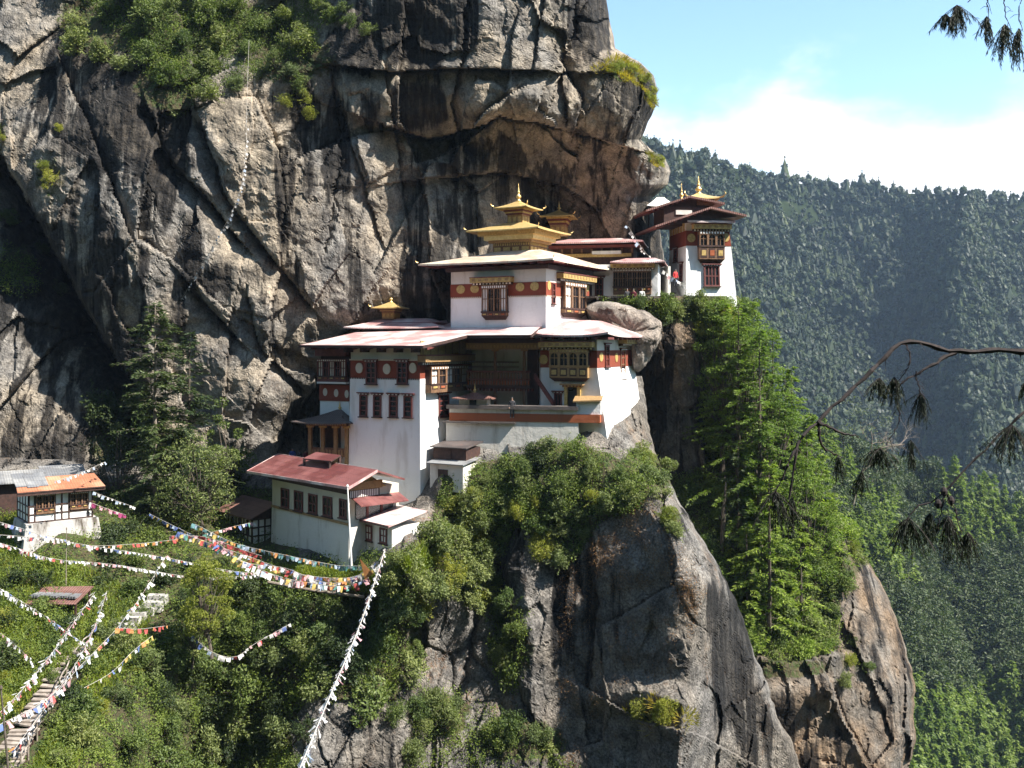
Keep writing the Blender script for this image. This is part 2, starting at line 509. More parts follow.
cliff_faults = [
    ([(10, 170), (40, 225), (70, 280), (100, 335), (135, 385), (150, 480)], 11.0, 30),
    ([(150, 112), (172, 165), (205, 195), (240, 240)], 2.6, 9),
    ([(203, 128), (228, 200), (262, 245), (310, 305)], 2.4, 9),
    ([(190, 285), (236, 336)], 2.0, 10),
    ([(585, 72), (520, 70), (460, 68), (400, 72), (345, 66)], -1.2, 14),
    ([(345, 66), (400, 72), (460, 68), (560, 71)], 1.2, 7),
    ([(395, 128), (430, 140), (470, 128), (500, 116), (560, 127), (606, 141)], 3.4, 30),
    ([(462, 150), (452, 100), (460, 60), (466, 0)], 1.3, 7),
    ([(545, 0), (538, 40), (534, 68)], 1.0, 6),
    ([(575, 130), (582, 100), (565, 70)], 1.5, 9),
    ([(560, 70), (572, 30), (578, -20)], 3.4, 26),
    ([(338, 95), (360, 170), (382, 240)], 0.9, 6),
    ([(410, 245), (400, 170), (385, 70)], 1.0, 6),
    ([(325, 250), (340, 150), (330, 70)], 0.8, 6),
    ([(285, 440), (322, 372), (345, 335)], 4.5, 22),
    ([(440, 178), (500, 172), (560, 184), (596, 208), (614, 245), (618, 290)], 2.6, 26),
    ([(130, 235), (90, 130), (60, 60)], 1.2, 8),
    ([(250, 300), (262, 350), (300, 385)], 1.2, 8),
]
def cliff_depth(px, py):
    return cliff_rbf(px, py) + faults(px, py, cliff_faults)
def cliff_stain_shade(px, py):  # water stains, plus shade painted into the overhang hollow and left gully
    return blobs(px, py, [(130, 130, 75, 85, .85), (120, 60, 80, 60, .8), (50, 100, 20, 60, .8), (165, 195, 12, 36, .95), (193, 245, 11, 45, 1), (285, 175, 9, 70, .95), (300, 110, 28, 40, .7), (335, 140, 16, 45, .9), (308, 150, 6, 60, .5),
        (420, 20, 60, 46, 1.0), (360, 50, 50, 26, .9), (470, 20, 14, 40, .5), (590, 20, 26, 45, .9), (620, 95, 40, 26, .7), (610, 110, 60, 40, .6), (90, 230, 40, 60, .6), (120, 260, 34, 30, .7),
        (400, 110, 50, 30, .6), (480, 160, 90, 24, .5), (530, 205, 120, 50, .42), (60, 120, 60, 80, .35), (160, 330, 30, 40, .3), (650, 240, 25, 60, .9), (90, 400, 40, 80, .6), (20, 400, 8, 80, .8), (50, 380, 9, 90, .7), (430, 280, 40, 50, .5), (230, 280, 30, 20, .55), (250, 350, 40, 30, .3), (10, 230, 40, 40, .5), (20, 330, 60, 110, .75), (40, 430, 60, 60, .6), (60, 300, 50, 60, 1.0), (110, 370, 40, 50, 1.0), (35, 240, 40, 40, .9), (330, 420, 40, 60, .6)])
def cliff_veg(px, py):
    return blobs(px, py, [(120, 20, 70, 40, .9), (230, 30, 80, 30, 1), (170, 85, 40, 30, .9), (290, 60, 50, 30, .8), (20, 262, 22, 26, .6), (625, 72, 28, 12, .8), (130, 430, 50, 60, .7), (50, 180, 25, 30, .5), (655, 158, 10, 8, .8)])
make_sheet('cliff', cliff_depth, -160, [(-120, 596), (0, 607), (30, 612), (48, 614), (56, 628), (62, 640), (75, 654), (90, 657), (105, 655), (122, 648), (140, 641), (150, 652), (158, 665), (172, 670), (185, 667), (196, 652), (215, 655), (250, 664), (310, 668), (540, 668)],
    -120, 545, 1.6, M['cliff'], rough_amp=1.0, round_w=34, round_r=6, stain=cliff_stain_shade, veg=cliff_veg, jag=2.5, slab=True)

# --- hillside and bluff below the temples
hill_rbf = RBF([(-200, 430, 90), (0, 465, 90), (100, 480, 90.5), (200, 500, 90), (300, 480, 92), (400, 455, 95), (440, 440, 86), (500, 430, 85.5), (560, 425, 85), (610, 385, 91), (630, 380, 93),
    (-200, 520, 80), (0, 510, 82), (60, 535, 76.5), (110, 520, 82), (60, 556, 74.5), (200, 555, 80), (235, 535, 85.5), (262, 548, 83.8), (250, 549, 83.0), (0, 560, 75), (0, 600, 70), (100, 595, 73.5), (200, 600, 74), (250, 572, 77.5), (300, 572, 76.5), (350, 572, 75), (250, 592, 76), (330, 600, 74), (385, 572, 73), (405, 562, 72.8), (420, 548, 74.5), (435, 530, 78),
    (-200, 700, 58), (0, 700, 60), (0, 768, 54), (0, 900, 46), (100, 680, 63), (100, 768, 57), (130, 650, 67), (130, 730, 62), (200, 680, 73), (200, 768, 72), (260, 740, 74), (250, 650, 74), (200, 900, 66), (300, 640, 73), (310, 768, 69), (345, 700, 71), (380, 640, 74), (390, 768, 72), (400, 900, 70),
    (450, 500, 80.5), (440, 480, 81.5), (500, 470, 81), (560, 450, 81), (596, 446, 81.8), (615, 436, 84.6), (632, 425, 88), (645, 440, 88),
    (470, 560, 79.5), (450, 650, 78.5), (520, 540, 80), (560, 520, 79), (600, 480, 79), (640, 520, 77.2), (680, 545, 75.8), (700, 590, 75.2), (688, 650, 74.8), (680, 720, 74), (600, 600, 77), (540, 620, 78), (530, 700, 77), (600, 700, 75.8), (500, 768, 75.5), (600, 768, 74.5), (680, 768, 73.5), (600, 900, 72),
    (655, 480, 81), (700, 545, 79), (720, 600, 78.5), (740, 660, 79), (730, 720, 77.5), (770, 768, 80), (800, 900, 82)])
hill_faults = [
    ([(232, 580), (300, 584), (365, 597)], 2.4, 14),
    ([(300, 628), (340, 612), (372, 600)], 1.6, 16),
    ([(410, 560), (404, 620), (400, 700), (395, 780)], -2.0, 20),
    ([(590, 520), (598, 600), (590, 690)], 1.3, 14),
    ([(420, 750), (460, 690), (470, 640), (480, 560)], 1.2, 10),
    ([(590, 690), (640, 720), (700, 735), (760, 768)], -1.2, 14),
    ([(500, 600), (520, 690), (560, 770)], 1.2, 10),
    ([(475, 510), (500, 560), (512, 620)], 2.5, 18),
]
RIDGES = [([(612, 430), (650, 490), (690, 545), (706, 590), (692, 640), (684, 700), (676, 780)], 2.6, 42), ([(520, 560), (534, 640), (530, 720), (520, 790)], 1.0, 26), ([(590, 700), (640, 690), (690, 706)], .8, 20)]
def hill_depth(px, py):
    Y = hill_rbf(px, py) + faults(px, py, hill_faults)
    for line, A, w in RIDGES:          # sharp edges where two faces of the bluff meet
        d, e = poly_dist(px, py, line)
        Y = Y - A * np.clip(1 - np.abs(d) / w, 0, 1)
    return Y
VEG_LEFT = [(-170, 470), (290, 490), (300, 560), (400, 552), (430, 530), (445, 470), (520, 455), (575, 440), (600, 452), (640, 450), (660, 480), (640, 510), (600, 520), (575, 560), (545, 560), (520, 520), (500, 560), (500, 620), (470, 600), (420, 580), (405, 620), (398, 700), (330, 700), (310, 690), (290, 730), (300, 800), (-170, 800)]
def hill_rough(px, py):
    rocky = in_poly(px, py, VEG_LEFT)
    return np.where(rocky, 0.5, 0.72)
def hill_veg(px, py):
    v = np.where(in_poly(px, py, VEG_LEFT), 0.95, 0.0)
    v = np.maximum(v, blobs(px, py, [(440, 715, 36, 24, .9), (520, 740, 50, 26, .9), (510, 650, 28, 30, .8), (660, 712, 36, 14, .7), (410, 640, 20, 60, .6), (660, 470, 24, 22, .8), (670, 520, 14, 18, .7), (600, 560, 20, 100, .25)]))
    v = np.where(in_poly(px, py, [(596, 412), (640, 400), (650, 440), (620, 460), (596, 446)]), 0.0, v)
    return v
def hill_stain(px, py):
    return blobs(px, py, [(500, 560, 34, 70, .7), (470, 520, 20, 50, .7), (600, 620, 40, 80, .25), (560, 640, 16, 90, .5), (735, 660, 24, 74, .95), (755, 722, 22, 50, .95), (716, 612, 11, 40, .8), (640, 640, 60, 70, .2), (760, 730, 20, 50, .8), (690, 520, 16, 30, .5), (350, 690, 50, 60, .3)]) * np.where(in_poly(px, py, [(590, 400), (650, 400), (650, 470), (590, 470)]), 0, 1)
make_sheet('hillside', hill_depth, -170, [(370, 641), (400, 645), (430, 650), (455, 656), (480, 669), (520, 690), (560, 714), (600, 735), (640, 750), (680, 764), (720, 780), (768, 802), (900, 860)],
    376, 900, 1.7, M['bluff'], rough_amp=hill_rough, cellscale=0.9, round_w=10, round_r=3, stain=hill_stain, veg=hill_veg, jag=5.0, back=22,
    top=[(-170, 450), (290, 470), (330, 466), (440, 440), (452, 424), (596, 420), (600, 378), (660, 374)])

# --- rock terrace under the tower and the outcrop right of it
ledge_rbf = RBF([(600, 296, 92.5), (650, 297, 93.2), (668, 298, 94.5), (684, 299, 96.8), (715, 300, 97.2), (738, 302, 97.4), (640, 330, 95), (690, 330, 96.6), (740, 330, 97.2), (640, 400, 98), (700, 400, 96.5), (660, 470, 97), (720, 470, 95.5), (700, 520, 92.5), (740, 560, 90), (750, 650, 86),
    (800, 420, 98), (760, 360, 99), (835, 520, 97), (800, 560, 94), (860, 560, 96.5), (870, 600, 96), (900, 660, 95.5), (880, 700, 92), (910, 768, 92), (850, 720, 90), (840, 768, 87), (780, 700, 85), (740, 720, 85), (760, 768, 83.5), (800, 768, 85), (800, 640, 90), (910, 900, 88), (700, 900, 80), (840, 640, 92.5)])
ledge_faults = [
    ([(832, 690), (850, 730), (872, 770), (890, 830)], -5.0, 30),
    ([(700, 640), (740, 655), (790, 662), (830, 655)], -2.0, 20),
    ([(845, 530), (850, 580), (838, 640), (832, 690)], -1.4, 14),
    ([(706, 320), (704, 400), (700, 470)], 1.5, 12),
    ([(600, 300), (640, 306), (690, 306)], 1.5, 10),
]
def ledge_depth(px, py):
    return ledge_rbf(px, py) + faults(px, py, ledge_faults)
VEG_RIGHT = [(690, 300), (745, 300), (800, 400), (838, 500), (846, 560), (835, 650), (780, 665), (735, 640), (690, 540), (670, 480), (704, 470), (706, 400)]
def ledge_veg(px, py):
    v = np.where(in_poly(px, py, VEG_RIGHT), 0.95, 0.0)
    return np.maximum(v, blobs(px, py, [(655, 312, 60, 14, .9), (720, 300, 40, 14, 1), (850, 560, 16, 30, .7), (850, 660, 16, 40, .5), (780, 668, 60, 12, .8)]))
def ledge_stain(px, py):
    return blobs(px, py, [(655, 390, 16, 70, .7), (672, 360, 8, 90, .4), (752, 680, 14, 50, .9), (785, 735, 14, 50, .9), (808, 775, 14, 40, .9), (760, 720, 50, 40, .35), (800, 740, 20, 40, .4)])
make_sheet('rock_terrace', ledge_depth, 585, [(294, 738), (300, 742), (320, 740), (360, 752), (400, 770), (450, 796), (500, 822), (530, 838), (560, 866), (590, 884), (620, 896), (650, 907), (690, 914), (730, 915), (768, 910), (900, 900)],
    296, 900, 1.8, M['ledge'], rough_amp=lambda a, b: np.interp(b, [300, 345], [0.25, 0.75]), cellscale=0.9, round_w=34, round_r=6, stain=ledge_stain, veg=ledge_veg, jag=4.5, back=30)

# --- smooth boulder wedged under the upper gallery
bl = []
def boulder(name, pts, Y, depth, mat, seed, label):
    cen = np.mean(pts, 0)
    n = len(pts)
    rings = 26
    prof = np.array(pts, float)
    seg = 10
    P2 = []
    for k in range(n):
        a, c = prof[k], prof[(k + 1) % n]
        for j in range(seg):
            P2.append(a + (c - a) * j / seg)
    P2 = np.array(P2)
    for _ in range(2):
        P2 = (P2 + np.roll(P2, 1, 0) * .5 + np.roll(P2, -1, 0) * .5) / 2
    V = []
    m = len(P2)
    ts = np.linspace(0, math.pi, rings)
    for t in ts:
        rr = max(math.sin(t) ** 0.4, 0.02)
        yy = Y - depth * math.cos(t)
        for q in P2:
            w = cen + (q - cen) * rr
            V.append(((w[0] - CX) * Y / F, yy, (HY - w[1]) * Y / F))
    V = np.array(V)
    d = 0.9 * fbm(V / 2.4, 4, seed) + 0.16 * fbm(V / 0.6, 3, seed + 3) + .5 * facets(V[:, [0, 2]] + .3 * V[:, [1, 1]], (2.2, 1.3), 6, .8)[0]
    V[:, 1] += d; V[:, 2] += 0.4 * d
    idx = np.arange(rings * m).reshape(rings, m)
    nxt = np.roll(idx, -1, 1)
    Q = np.stack([idx[:-1].ravel(), nxt[:-1].ravel(), nxt[1:].ravel(), idx[1:].ravel()], -1)
    me = np_mesh(name, V, Q, [mat], attrs={'stain': np.zeros(len(V)), 'veg': np.zeros(len(V))}, smooth=True)
    o = link(name, me)
    tag(o, label, 'boulder')
    return o
boulder('boulder', [(584, 308), (598, 301), (622, 304), (646, 312), (661, 322), (661, 338), (652, 356), (640, 370), (631, 373), (628, 352), (612, 338), (596, 330)], 93.0, 3.2, M['boulder'], 5, 'large pale boulder wedged under the gallery between hall and dark rock wall')

# --- far forested mountain, nearer forested spur, valley floor
def terrain(name, ridge, bottom, Yt, Yb, x0, x1, step, mat, folds, bulge, seed):
    nx = int((x1 - x0) / step) + 1; ny = 70
    px = np.linspace(x0, x1, nx)
    top = np.interp(px, [r[0] for r in ridge], [r[1] for r in ridge])
    t = np.linspace(0, 1, ny)
    PX = np.repeat(px[None], ny, 0); PYY = top[None] + (bottom - top[None]) * t[:, None]
    a, b = PX.ravel(), PYY.ravel(); tt = np.repeat(t[:, None], nx, 1).ravel()
    YT = np.interp(a, [r[0] for r in ridge], [r[2] for r in ridge]) if len(ridge[0]) > 2 else Yt
    Y = YT + (Yb - YT) * tt
    Y = Y + faults2(a, b, folds)
    sc = Yt / 9
    V = np.stack([(a - CX) * Y / F, Y, (HY - b) * Y / F], -1)
    V[:, 1] += bulge * fbm(V / sc, 4, seed)
    # the back of the ridge
    back = V[:nx].copy(); back2 = back.copy()
    back2[:, 1] += Yt * 0.35; back2[:, 2] -= Yt * 0.12
    V2 = np.concatenate([back2, V])
    idx = np.arange((ny + 1) * nx).reshape(ny + 1, nx)
    Q = np.stack([idx[:-1, :-1].ravel(), idx[1:, :-1].ravel(), idx[1:, 1:].ravel(), idx[:-1, 1:].ravel()], -1)
    o = link(name, np_mesh(name, V2, Q, [mat], smooth=True)); tag(o, kind='structure')
    return V.reshape(ny, nx, 3), a.reshape(ny, nx), b.reshape(ny, nx)
def faults2(px, py, lst):
    res = np.zeros(len(px))
    for line, A, w in lst:
        d, _ = poly_dist(px, py, line)
        res += A * np.exp(-(np.abs(d) / w) ** 1.3)
    return res
M['forest_floor'] = simple_mat('forest_floor', (0.012, 0.020, 0.008), (0.03, 0.04, 0.015), 0.95, scale=0.05, spec=0.05)
FAR, FPX, FPY = terrain('mountain', [(560, 128, 1000), (640, 150, 1010), (672, 156, 1020), (700, 164, 1040), (740, 172, 1080), (780, 184, 1120), (820, 190, 1200), (850, 190, 1230), (900, 195, 1240), (950, 199, 1200), (1024, 200, 1150), (1200, 190, 1100)], 640, 1100, 560, 540, 1240, 6,
    M['forest_floor'], [([(640, 190), (720, 280), (780, 360), (830, 470)], -80, 55), ([(800, 190), (850, 260), (880, 340), (905, 470)], 70, 42), ([(960, 200), (950, 300), (970, 420), (990, 520)], -100, 52), ([(1060, 200), (1040, 330), (1030, 480)], 90, 40), ([(740, 200), (770, 280), (800, 330)], 60, 26), ([(915, 330), (925, 400), (935, 470)], 55, 22)], 55, 3)
MID, MPX, MPY = terrain('forest_spur', [(740, 420, 330), (800, 440, 340), (850, 455, 360), (900, 470, 380), (940, 482, 390), (985, 497, 400), (1024, 512, 400), (1200, 560, 400)], 1000, 380, 190, 720, 1240, 5,
    M['forest_floor'], [([(905, 470), (930, 560), (960, 660), (1010, 780)], 26, 40), ([(860, 470), (880, 560), (920, 660)], -16, 30)], 14, 8)
vme = np_mesh('valley_floor', [(-4000, -1500, -420), (4000, -1500, -420), (4000, 5000, -420), (-4000, 5000, -420)], [(0, 1, 2, 3)], [M['forest_floor']])
tag(link('valley_floor', vme), kind='structure')

# unseen hillside under and behind the camera, added to block sky fill
gx, gy = np.linspace(-420, 420, 85), np.linspace(-230, 46, 70)
GX, GY = np.meshgrid(gx, gy)
base = np.where(GY > -1.5, -1.7 - 1.5 * (GY + 1.5), -1.7 + .95 * (-GY - 1.5))
q = np.stack([GX.ravel() / 30, GY.ravel() / 30, 0 * GX.ravel()], -1)
GZ = base + (3.5 * fbm(q, 4, 66)).reshape(GX.shape) * np.clip(np.abs(GY + 1.5) / 12, 0, 1) * np.clip((2 - GY) / 10 + .2, .2, 1.5)
GZ = np.maximum(GZ, -75)
idx = np.arange(GX.size).reshape(GX.shape)
vo = link('sky_block_hillside', np_mesh('sky_block_hillside', np.stack([GX.ravel(), GY.ravel(), GZ.ravel()], -1), np.stack([idx[:-1, :-1].ravel(), idx[:-1, 1:].ravel(), idx[1:, 1:].ravel(), idx[1:, :-1].ravel()], -1), [M['forest_floor']], smooth=True)); tag(vo, kind='structure')

# ------------------------------------------------------------------ haze
hb = bmesh.new()
bmesh.ops.create_cube(hb, size=1.0)
for v in hb.verts:
    v.co = Vector((v.co.x * 8100, 1700 + v.co.y * 6700, -421 + (v.co.z + 0.5) * 800))
hme = bpy.data.meshes.new('haze'); hb.to_mesh(hme); hb.free()
hm = bpy.data.materials.new('haze_air'); hm.use_nodes = True
hm.node_tree.nodes.clear()
ho = hm.node_tree.nodes.new('ShaderNodeOutputMaterial')
hv = hm.node_tree.nodes.new('ShaderNodeVolumePrincipled')
hv.inputs['Color'].default_value = (0.55, 0.74, 1.0, 1)
hv.inputs['Density'].default_value = 0.00008
hv.inputs['Anisotropy'].default_value = 0.1
hm.node_tree.links.new(hv.outputs[0], ho.inputs['Volume'])
hme.materials.append(hm)
tag(link('haze', hme), kind='stuff')
# ------------------------------------------------------------------ building kit
def wall_mat(name, c, stain=0.5, dirt=(0.34, 0.30, 0.25)):
    b = NB(name); p = b.pos()
    n = b.noise(b.map(p, (1, 1, 0.22)), 0.9, 6, 0.65)
    n2 = b.noise(p, 3.5, 5, 0.7)
    col = b.mix(b.math('MULTIPLY', b.rng(n, 0.50, 0.74), stain), c, dirt)
    col = b.mix(b.math('MULTIPLY', b.rng(n2, 0.55, 0.75), stain * 0.5), col, tuple(x * 0.75 for x in c))
    h = b.math('ADD', b.noise(p, 1.7, 5, 0.6), b.math('MULTIPLY', b.noise(p, 9, 4, 0.6), 0.35))
    b.bsdf(col, 0.9, normal=b.bump(h, 0.7, 0.07), spec=0.2)
    return b.m
def roof_mat(name, c0, c1, rough=0.38, ang=0.0, rust=(0.30, 0.14, 0.09)):
    """painted corrugated sheet: ridges follow the object's own axes"""
    b = NB(name); p = b.objpos(); wp = b.pos()
    n = b.noise(b.map(wp, (0.5, 0.5, 0.9)), 0.8, 4, 0.5)
    col = b.mix(b.rng(n, 0.42, 0.58), c0, c1)
    n2 = b.noise(wp, 3.0, 6, 0.7)
    col = b.mix(b.math('MULTIPLY', b.rng(n2, 0.55, 0.72), 0.55), col, rust)
    w = b.n('ShaderNodeTexWave', wave_type='BANDS', bands_direction='X', wave_profile='SIN')
    b.l(p, w.inputs['Vector']); w.inputs['Scale'].default_value = 1.6; w.inputs['Distortion'].default_value = 0.0
    sh = b.n('ShaderNodeTexBrick'); b.l(b.map(p, (0.35, 0.3, 1)), sh.inputs['Vector']); sh.inputs['Scale'].default_value = 1.4; sh.inputs['Mortar Size'].default_value = 0.012
    sh.inputs['Color1'].default_value = (0.78, 0.78, 0.78, 1); sh.inputs['Color2'].default_value = (1.15, 1.15, 1.15, 1); sh.inputs['Mortar'].default_value = (0.45, 0.45, 0.45, 1)
    col = b.mix(0.55, col, sh.outputs[0], 'MULTIPLY')
    b.bsdf(col, rough, normal=b.bump(w.outputs['Fac'], 0.5, 0.05), spec=0.5)
    return b.m
M['white'] = wall_mat('whitewash', (0.80, 0.80, 0.79), 0.55, (0.50, 0.47, 0.43))
M['oldwhite'] = wall_mat('old_whitewash', (0.66, 0.63, 0.58), 0.75, (0.30, 0.25, 0.19))
M['cream'] = wall_mat('cream_plaster', (0.60, 0.55, 0.45), 0.5)
M['khemar'] = wall_mat('red_ochre_band', (0.22, 0.055, 0.032), 0.35, (0.12, 0.04, 0.03))
M['coping'] = wall_mat('weathered_slate', (0.10, 0.085, 0.08), 0.6, (0.2, 0.18, 0.15))
M['orange_band'] = wall_mat('orange_ochre_band', (0.33, 0.10, 0.045), 0.4, (0.2, 0.08, 0.05))
M['stone'] = wall_mat('rubble_stone', (0.40, 0.38, 0.36), 1.5, (0.10, 0.085, 0.07))
M['gold'] = simple_mat('gilded_copper', (0.70, 0.47, 0.17), (0.84, 0.62, 0.28), 0.42, 0.55, 4)
M['goldpaint'] = simple_mat('yellow_gold_paint', (0.34, 0.23, 0.07), (0.55, 0.39, 0.14), 0.55, 0.1, 6)
M['wood'] = simple_mat('carved_wood', (0.11, 0.055, 0.028), (0.22, 0.12, 0.06), 0.75, scale=5, bump=0.05)
M['ochrewood'] = simple_mat('ochre_painted_wood', (0.25, 0.15, 0.06), (0.36, 0.22, 0.09), 0.7, scale=5, bump=0.05)
M['darkwood'] = simple_mat('dark_timber', (0.030, 0.014, 0.011), (0.065, 0.030, 0.022), 0.8, scale=4)
M['redwood'] = simple_mat('dark_red_wood', (0.095, 0.020, 0.017), (0.16, 0.04, 0.03), 0.65, scale=4)
M['pane'] = simple_mat('dark_pane', (0.012, 0.011, 0.013), (0.022, 0.02, 0.022), 0.25)
M['whitepaint'] = simple_mat('white_paint', (0.70, 0.68, 0.64), (0.80, 0.78, 0.75), 0.6)
M['roof_pink'] = roof_mat('faded_red_roof', (0.72, 0.58, 0.55), (0.50, 0.29, 0.28), 0.33)
M['roof_red'] = roof_mat('red_painted_roof', (0.13, 0.038, 0.036), (0.21, 0.08, 0.075), 0.42)
M['roof_cream'] = roof_mat('pale_gilded_roof', (0.72, 0.62, 0.48), (0.58, 0.42, 0.32), 0.35)
M['roof_orange'] = roof_mat('orange_red_roof', (0.36, 0.14, 0.075), (0.45, 0.23, 0.14), 0.5)
M['roof_grey'] = roof_mat('grey_metal_roof', (0.17, 0.175, 0.185), (0.28, 0.28, 0.275), 0.45, rust=(0.2, 0.17, 0.15))
M['roof_brown'] = roof_mat('brown_metal_roof', (0.16, 0.08, 0.065), (0.23, 0.12, 0.10), 0.5)
M['roof_dark'] = roof_mat('dark_shingle_roof', (0.060, 0.048, 0.045), (0.10, 0.08, 0.075), 0.6)

class MB:
    def __init__(s): s.V, s.Fc, s.I, s.mats = [], [], [], []
    def mi(s, m):
        if m not in s.mats: s.mats.append(m)
        return s.mats.index(m)
    def poly(s, pts, m):
        k = len(s.V); s.V.extend([tuple(p) for p in pts]); s.Fc.append(tuple(range(k, k + len(pts)))); s.I.append(s.mi(m))
    def hexa(s, c, m):
        """c: 8 corners, bottom ring 0-3 then top ring 4-7"""
        k = len(s.V); s.V.extend([tuple(p) for p in c])
        for f in ((0, 3, 2, 1), (4, 5, 6, 7), (0, 1, 5, 4), (1, 2, 6, 5), (2, 3, 7, 6), (3, 0, 4, 7)):
            s.Fc.append(tuple(k + i for i in f)); s.I.append(s.mi(m))
    def box(s, x0, x1, y0, y1, z0, z1, m):
        s.hexa([(x0, y0, z0), (x1, y0, z0), (x1, y1, z0), (x0, y1, z0), (x0, y0, z1), (x1, y0, z1), (x1, y1, z1), (x0, y1, z1)], m)
    def prism(s, ring, dirv, m, m2=None):
        """closed prism: ring of points pushed along dirv; m = first face, m2 = the others"""
        k = len(s.V); n = len(ring); d = Vector(dirv)
        s.V.extend([tuple(p) for p in ring]); s.V.extend([tuple(Vector(p) + d) for p in ring])
        s.Fc.append(tuple(range(k, k + n))); s.I.append(s.mi(m))
        s.Fc.append(tuple(range(k + 2 * n - 1, k + n - 1, -1))); s.I.append(s.mi(m2 or m))
        for i in range(n):
            j = (i + 1) % n
            s.Fc.append((k + i, k + n + i, k + n + j, k + j)); s.I.append(s.mi(m2 or m))
    def tube(s, pts, rad, m, n=6, cap=True):
        pts = [Vector(p) for p in pts]
        if not hasattr(rad, '__len__'): rad = [rad] * len(pts)
        k0 = len(s.V); prev = None
        for i, p in enumerate(pts):
            t = (pts[min(i + 1, len(pts) - 1)] - pts[max(i - 1, 0)]).normalized()
            a = t.cross(Vector((0, 0, 1)))
            if a.length < 0.05: a = t.cross(Vector((1, 0, 0)))
            a.normalize(); b = t.cross(a)
            for j in range(n):
                q = 2 * math.pi * j / n
                s.V.append(tuple(p + (a * math.cos(q) + b * math.sin(q)) * rad[i]))
        im = s.mi(m)
        for i in range(len(pts) - 1):
            for j in range(n):
                a0, a1 = k0 + i * n + j, k0 + i * n + (j + 1) % n
                s.Fc.append((a0, a1, a1 + n, a0 + n)); s.I.append(im)
        if cap:
            s.Fc.append(tuple(k0 + j for j in range(n - 1, -1, -1))); s.I.append(im)
            s.Fc.append(tuple(k0 + (len(pts) - 1) * n + j for j in range(n))); s.I.append(im)
    def lathe(s, c, prof, m, n=10):
        """prof: (radius, height) pairs"""
        k0 = len(s.V); im = s.mi(m)
        for r, h in prof:
            for j in range(n):
                q = 2 * math.pi * j / n
                s.V.append((c[0] + r * math.cos(q), c[1] + r * math.sin(q), c[2] + h))
        for i in range(len(prof) - 1):
            for j in range(n):
                a0, a1 = k0 + i * n + j, k0 + i * n + (j + 1) % n
                s.Fc.append((a0, a1, a1 + n, a0 + n)); s.I.append(im)
        s.Fc.append(tuple(k0 + j for j in range(n))); s.I.append(im)
        s.Fc.append(tuple(k0 + (len(prof) - 1) * n + j for j in range(n))); s.I.append(im)
    def build(s, name, parent=None, smooth=False, loc=None, rn=True):
        me = bpy.data.meshes.new(name)
        me.from_pydata(s.V, [], s.Fc)
        for m in s.mats: me.materials.append(m)
        me.polygons.foreach_set('material_index', s.I)
        if rn:
            b = bmesh.new(); b.from_mesh(me)
            bmesh.ops.recalc_face_normals(b, faces=b.faces[:]); b.to_mesh(me); b.free()
        if smooth: me.polygons.foreach_set('use_smooth', [True] * len(me.polygons))
        o = link(name, me, parent)
        if loc is not None: o.location = loc
        return o

class Frame:
    """a building's own axes: u to the right along its front, v into its depth, z up; origin at its front right corner"""
    def __init__(s, px, py, Y, deg):
        s.o = P(px, py, Y); s.a = R(deg); s.c, s.s = math.cos(s.a), math.sin(s.a)
    def loc(s, w):
        d = w - s.o
        return Vector((d.x * s.c - d.y * s.s, d.x * s.s + d.y * s.c, d.z))
    def world(s, l):
        return s.o + Vector((l[0] * s.c + l[1] * s.s, -l[0] * s.s + l[1] * s.c, l[2]))
    def ray(s, px, py):
        o = s.loc(Vector((0, 0, 0))); e = s.loc(P(px, py, 1.0)); return o, e - o
    def front(s, px, py, v0=0.0):
        o, d = s.ray(px, py); t = (v0 - o.y) / d.y; p = o + d * t; return p.x, p.z
    def side(s, px, py, u0=0.0):
        o, d = s.ray(px, py); t = (u0 - o.x) / d.x; p = o + d * t; return p.y, p.z
    def plane(s, px, py, p0, n):
        o, d = s.ray(px, py); n = Vector(n); t = (Vector(p0) - o).dot(n) / d.dot(n); return o + d * t
    def empty(s, name, label, cat, group=None):
        return empty(name, s.o, label, cat, group, -s.a)

class Face:
    """a wall face: a along the wall (u for fronts, v for sides), z up, d outwards; bat = how far the foot leans out"""
    def __init__(s, fr, kind, off, zt=0, zb=-1, bat=0.0):
        s.fr, s.kind, s.off, s.zt, s.zb, s.bat = fr, kind, off, zt, zb, bat
    def at(s, a, z, d):
        d = d + s.bat * (s.zt - z) / max(s.zt - s.zb, 1e-6)
        if s.kind == 'front': return (a, s.off - d, z)
        if s.kind == 'side': return (s.off + d, a, z)
        return (s.off - d, a, z)
    def px(s, x, y):
        if s.kind == 'front': return s.fr.front(x, y, s.off)
        return s.fr.side(x, y, s.off)
    def rect(s, x0, x1, y0, y1):
        xm, ym = (x0 + x1) / 2, (y0 + y1) / 2
        a0, a1 = s.px(x0, ym)[0], s.px(x1, ym)[0]
        return min(a0, a1), max(a0, a1), s.px(xm, y1)[1], s.px(xm, y0)[1]
    def box(s, mb, a0, a1, z0, z1, d0, d1, m):
        A = s.at
        mb.hexa([A(a0, z0, d1), A(a1, z0, d1), A(a1, z0, d0), A(a0, z0, d0), A(a0, z1, d1), A(a1, z1, d1), A(a1, z1, d0), A(a0, z1, d0)], m)
    def disc(s, mb, a, z, r, d0, d1, m, rz=None, n=16):
        ring = [s.at(a + r * math.cos(2 * math.pi * k / n), z + (rz or r) * math.sin(2 * math.pi * k / n), d1) for k in range(n)]
        c0 = Vector(s.at(a, z, d0)); c1 = Vector(s.at(a, z, d1))
        mb.prism(ring, c0 - c1, m)

def dentils(f, mb, a0, a1, z0, z1, d, n, m):
    w = (a1 - a0) / n
    for k in range(n):
        f.box(mb, a0 + (k + .25) * w, a0 + (k + .75) * w, z0, z1, d - 0.03, d + 0.02, m)

